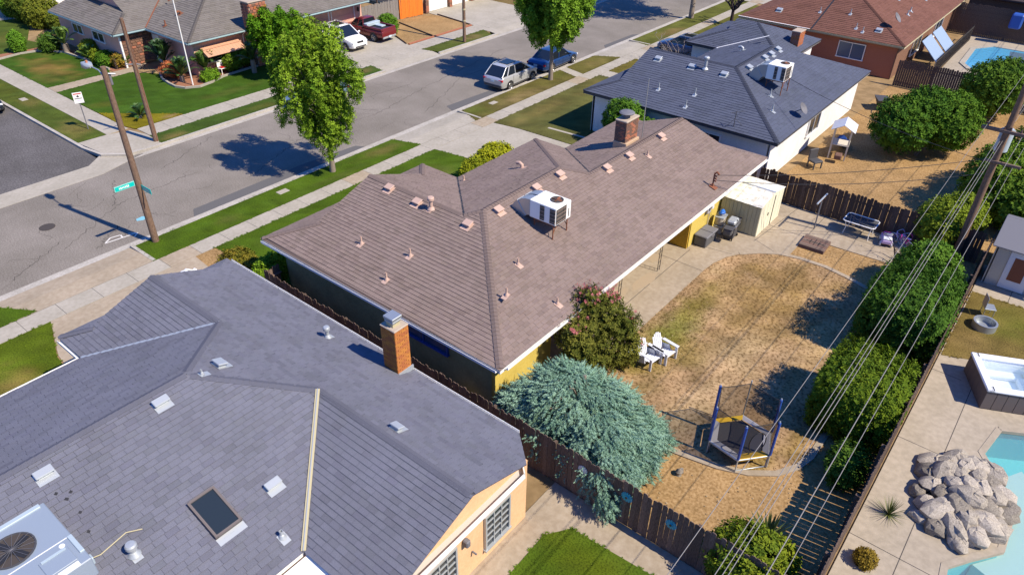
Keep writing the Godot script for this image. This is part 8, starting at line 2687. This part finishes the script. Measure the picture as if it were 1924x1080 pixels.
func cedar() -> void:
	var t := thing("blue_cedar", "large weeping blue green cedar spilling over the dark fence", "tree", Vector3(15.1, 0, -8.85))
	obj("trunk", tb([Vector3(0, -0.1, 0), Vector3(0.1, 1.5, 0.1), Vector3(0, 2.7, -0.1)], [0.22, 0.17, 0.06], 10), M.bark, t)
	var blobs := []
	var limbs := MB.new()
	# lobes: x, z from the trunk, top, radii; each is a dome of hanging clumps
	for lb in [[-0.35, -0.5, 3.05, 1.35, 1.5], [0.35, 0.55, 2.6, 1.2, 1.2], [-0.85, 1.2, 2.45, 1.0, 1.2], [0.75, 1.75, 1.45, 0.85, 0.75], [-1.0, -1.5, 2.35, 0.8, 0.85], [0.85, -0.75, 1.85, 0.85, 0.85], [-1.5, 2.1, 1.95, 0.75, 0.7], [1.35, 0.35, 1.05, 0.5, 0.5], [-0.1, 2.0, 1.9, 0.8, 0.7]]:
		var k := int(11.0 * lb[3] * lb[4]) + 4
		for i in k:
			var rad := sqrt((i + 0.5) / k)
			var an: float = i * 2.39996 + lb[0]
			var o := Vector3(lb[0] + cos(an) * rad * lb[3], lb[2] * (1.0 - 0.42 * rad * rad) * R(0.9, 1.03) - 0.32, lb[1] + sin(an) * rad * lb[4])
			blobs.append([o, Vector3(0.34, 0.30, 0.34), Vector3(lb[0], 0, lb[1])])
			if rad > 0.6:
				blobs.append([o * Vector3(1, 0.52, 1), Vector3(0.32, 0.55, 0.32), Vector3(lb[0], 0, lb[1])])
			limbs.tube([Vector3(0.05, 1.2, 0), Vector3(o.x * 0.5, o.y * 0.9 + 0.1, o.z * 0.5), o], [0.05, 0.03, 0.01], 5, false)
	obj("limbs", limbs, M.bark, t)
	# hanging sprays, pointing outward and down
	var xs := []
	var cs := []
	for i in 17000:
		var w: Array = blobs[rng.randi() % blobs.size()]
		var d := Vector3(R(-1, 1), R(-0.6, 1), R(-1, 1)).normalized()
		var o: Vector3 = w[0] + d * w[1] * R(0.55, 1.1)
		if o.y < 0.1:
			continue
		var outw := Vector3(o.x - w[2].x * 0.6, 0, o.z - w[2].z * 0.6).normalized()
		var dirn := (outw * R(0.4, 0.9) + Vector3(R(-0.4, 0.4), R(-1.0, 0.0), R(-0.4, 0.4))).normalized()
		var sd := dirn.cross(Vector3.UP + Vector3(R(-0.3, 0.3), 0, R(-0.3, 0.3))).normalized()
		var s := R(0.17, 0.32)
		xs.append(Transform3D(Basis(sd, dirn, sd.cross(dirn)) * Basis().scaled(Vector3(s, s, s)), o))
		cs.append(Color(0.13, 0.25, 0.175).lerp(Color(0.33, 0.50, 0.37), clampf(0.6 * rng.randf() + 0.5 * fmod(absf(w[0].x * 7.3 + w[0].z * 3.1), 1.0), 0.0, 1.0)))
	scatter("foliage", sprig("spray"), xs, cs, M.needle, t)


func pink_garden() -> void:
	var fa := mat("frond_a", 0.055, 0.12, 0.018, 0.55)
	var fb := mat("frond_b", 0.095, 0.165, 0.022, 0.55)
	var fc := mat("frond_c", 0.03, 0.075, 0.018, 0.55)
	for m in [fa, fb, fc]:
		m.cull_mode = BaseMaterial3D.CULL_DISABLED
	var ms := [fa, fb, fc]
	var cy := "cycads in the pink house garden"
	rosette("cycad", "large dark cycad left of the pink house door, behind the pink flowers", "cycad", Vector3(26.0, 0, -53.6), 34, 1.5, 0.55, 0.16, [fa, fc, fc], 0.7, 0.2, cy)
	rosette("cycad", "cycad at the left of the bed beside the flagpole", "cycad", Vector3(25.5, 0, -50.6), 30, 1.25, 0.45, 0.15, ms, 0.4, 0.18, cy)
	rosette("cycad", "cycad in front of the pink house's awning window", "cycad", Vector3(27.3, 0, -50.3), 32, 1.3, 0.5, 0.15, [fa, fb], 0.5, 0.18, cy)
	rosette("cycad", "cycad with a thick trunk standing on the lawn edge by the round tree", "cycad", Vector3(30.0, 0, -48.4), 26, 1.15, 0.55, 0.14, [fa, fc], 0.95, 0.19, cy)
	rosette("cycad", "sunlit yellowish cycad beside the side street bed", "cycad", Vector3(23.2, 0, -63.3), 26, 1.2, 0.55, 0.15, [fb, fb, fa], 0.7, 0.25, cy)
	rosette("cycad", "small cycad in the yellow ground cover at the corner", "cycad", Vector3(20.0, 0, -46.3), 20, 0.75, 0.25, 0.11, [fa, fc], 0.15, 0.1, cy)
	rosette("cycad", "cycad by the garage corner behind the street tree", "cycad", Vector3(35.3, 0, -49.8), 24, 1.1, 0.5, 0.14, [fa, fc], 0.5, 0.15, cy)
	rosette("fern_palm", "light green feathery palm under the pink house side windows", "palm", Vector3(23.6, 0, -60.2), 22, 0.95, 0.3, 0.16, [fb, fa], 0.15, 0.1)
	rosette("agave", "grey blue agave between the sunlit cycad and round shrubs", "agave", Vector3(23.9, 0, -61.7), 22, 0.8, 0.35, 0.05, [mat("frond_grey", 0.11, 0.16, 0.13, 0.6)], 0.1, 0.08)
	shrub("round_shrub", "low round green shrub under the pink house side window, nearest the door", "shrub", Vector3(23.7, 0, -57.9), [[Vector3(0, 0.5, 0), Vector3(0.6, 0.55, 0.6)]], 620, 0.17, Color(0.057, 0.143, 0.015), Color(0.142, 0.258, 0.019), "round shrubs of the side bed", false, 0.2)
	shrub("round_shrub", "yellow topped round shrub at the far window of the side wall", "shrub", Vector3(24.0, 0, -60.9), [[Vector3(0, 0.6, 0), Vector3(0.65, 0.65, 0.65)]], 620, 0.17, Color(0.127, 0.172, 0.013), Color(0.297, 0.316, 0.019), "round shrubs of the side bed", false, 0.2)
	shrub("round_shrub", "upright yellow green shrub between two round shrubs", "shrub", Vector3(23.5, 0, -58.9), [[Vector3(0, 0.5, 0), Vector3(0.42, 0.55, 0.42)]], 420, 0.16, Color(0.099, 0.158, 0.013), Color(0.254, 0.287, 0.019), "round shrubs of the side bed", false, 0.2)
	shrub("clipped_shrub", "upright clipped dark shrub standing alone on the far left lawn", "shrub", Vector3(20.9, 0, -66.2), [[Vector3(0, 0.75, 0), Vector3(0.5, 0.8, 0.5)]], 700, 0.18, Color(0.042, 0.128, 0.016), Color(0.127, 0.258, 0.021), "", false, 0.2)
	shrub("leafy_shrub", "dark shrub behind the sunlit cycad", "shrub", Vector3(22.6, 0, -64.7), [[Vector3(0, 0.6, 0), Vector3(0.75, 0.7, 0.7)]], 700, 0.18, Color(0.026, 0.072, 0.014), Color(0.077, 0.145, 0.018))
	shrub("leafy_shrub", "big loose shrub in front of the pale corner house", "shrub", Vector3(25.5, 0, -72.0), [[Vector3(0, 1.1, 0), Vector3(1.5, 1.2, 1.5)], [Vector3(-0.2, 1.4, -3.0), Vector3(1.3, 1.4, 1.6)], [Vector3(0.4, 0.8, 2.6), Vector3(1.1, 0.9, 1.1)]], 3400, 0.24, Color(0.045, 0.092, 0.014), Color(0.156, 0.172, 0.020), "", false, 0.3)
	shrub("climbing_shrub", "dark green climber on the pale corner house wall", "shrub", Vector3(24.9, 0, -77.6), [[Vector3(0, 1.1, 0), Vector3(0.7, 1.2, 0.9)], [Vector3(0.1, 2.1, -0.4), Vector3(0.6, 0.8, 0.8)]], 1500, 0.22, Color(0.042, 0.107, 0.015), Color(0.127, 0.230, 0.021), "", false, 0.3)
	shrub("flowering_shrub", "pink red flowering shrub between the two dark cycads", "shrub", Vector3(25.6, 0, -52.0), [[Vector3(0, 0.55, 0), Vector3(0.7, 0.5, 0.8)]], 620, 0.15, Color(0.354, 0.072, 0.041), Color(0.594, 0.201, 0.072))
	shrub("leafy_shrub", "bright broad leaved plant at the bed's front edge", "shrub", Vector3(26.9, 0, -49.25), [[Vector3(0, 0.35, 0), Vector3(0.65, 0.38, 0.45)]], 420, 0.18, Color(0.065, 0.158, 0.014), Color(0.169, 0.290, 0.018))
	shrub("leafy_shrub", "rounded green shrub left of the pink house chimney", "shrub", Vector3(29.8, 0, -49.9), [[Vector3(-0.6, 0.75, 0), Vector3(0.7, 0.6, 0.55)], [Vector3(0.5, 0.85, -0.1), Vector3(0.7, 0.65, 0.55)]], 1300, 0.17, Color(0.058, 0.118, 0.014), Color(0.149, 0.217, 0.018), "", false, 0.25)
	shrub("leafy_shrub", "flowering potted plants massed beside the pink house doorway", "shrub", Vector3(24.3, 0, -57.1), [[Vector3(0, 0.5, 0), Vector3(0.6, 0.45, 0.8)]], 500, 0.15, Color(0.077, 0.132, 0.015), Color(0.389, 0.210, 0.038))
	shrub("leafy_shrub", "green shrub beside the red pickup's tailgate", "shrub", Vector3(43.9, 0, -48.9), [[Vector3(0, 0.7, 0), Vector3(0.9, 0.75, 0.8)], [Vector3(-0.4, 0.4, 0.7), Vector3(0.6, 0.4, 0.5)]], 1100, 0.18, Color(0.039, 0.112, 0.014), Color(0.129, 0.251, 0.020), "", false, 0.25)
	shrub("leafy_shrub", "tangled shrub above the grey plank fence beside the garage", "shrub", Vector3(44.4, 0, -55.0), [[Vector3(0, 1.4, 0), Vector3(1.0, 1.1, 1.0)]], 700, 0.2, Color(0.039, 0.099, 0.014), Color(0.116, 0.198, 0.020))
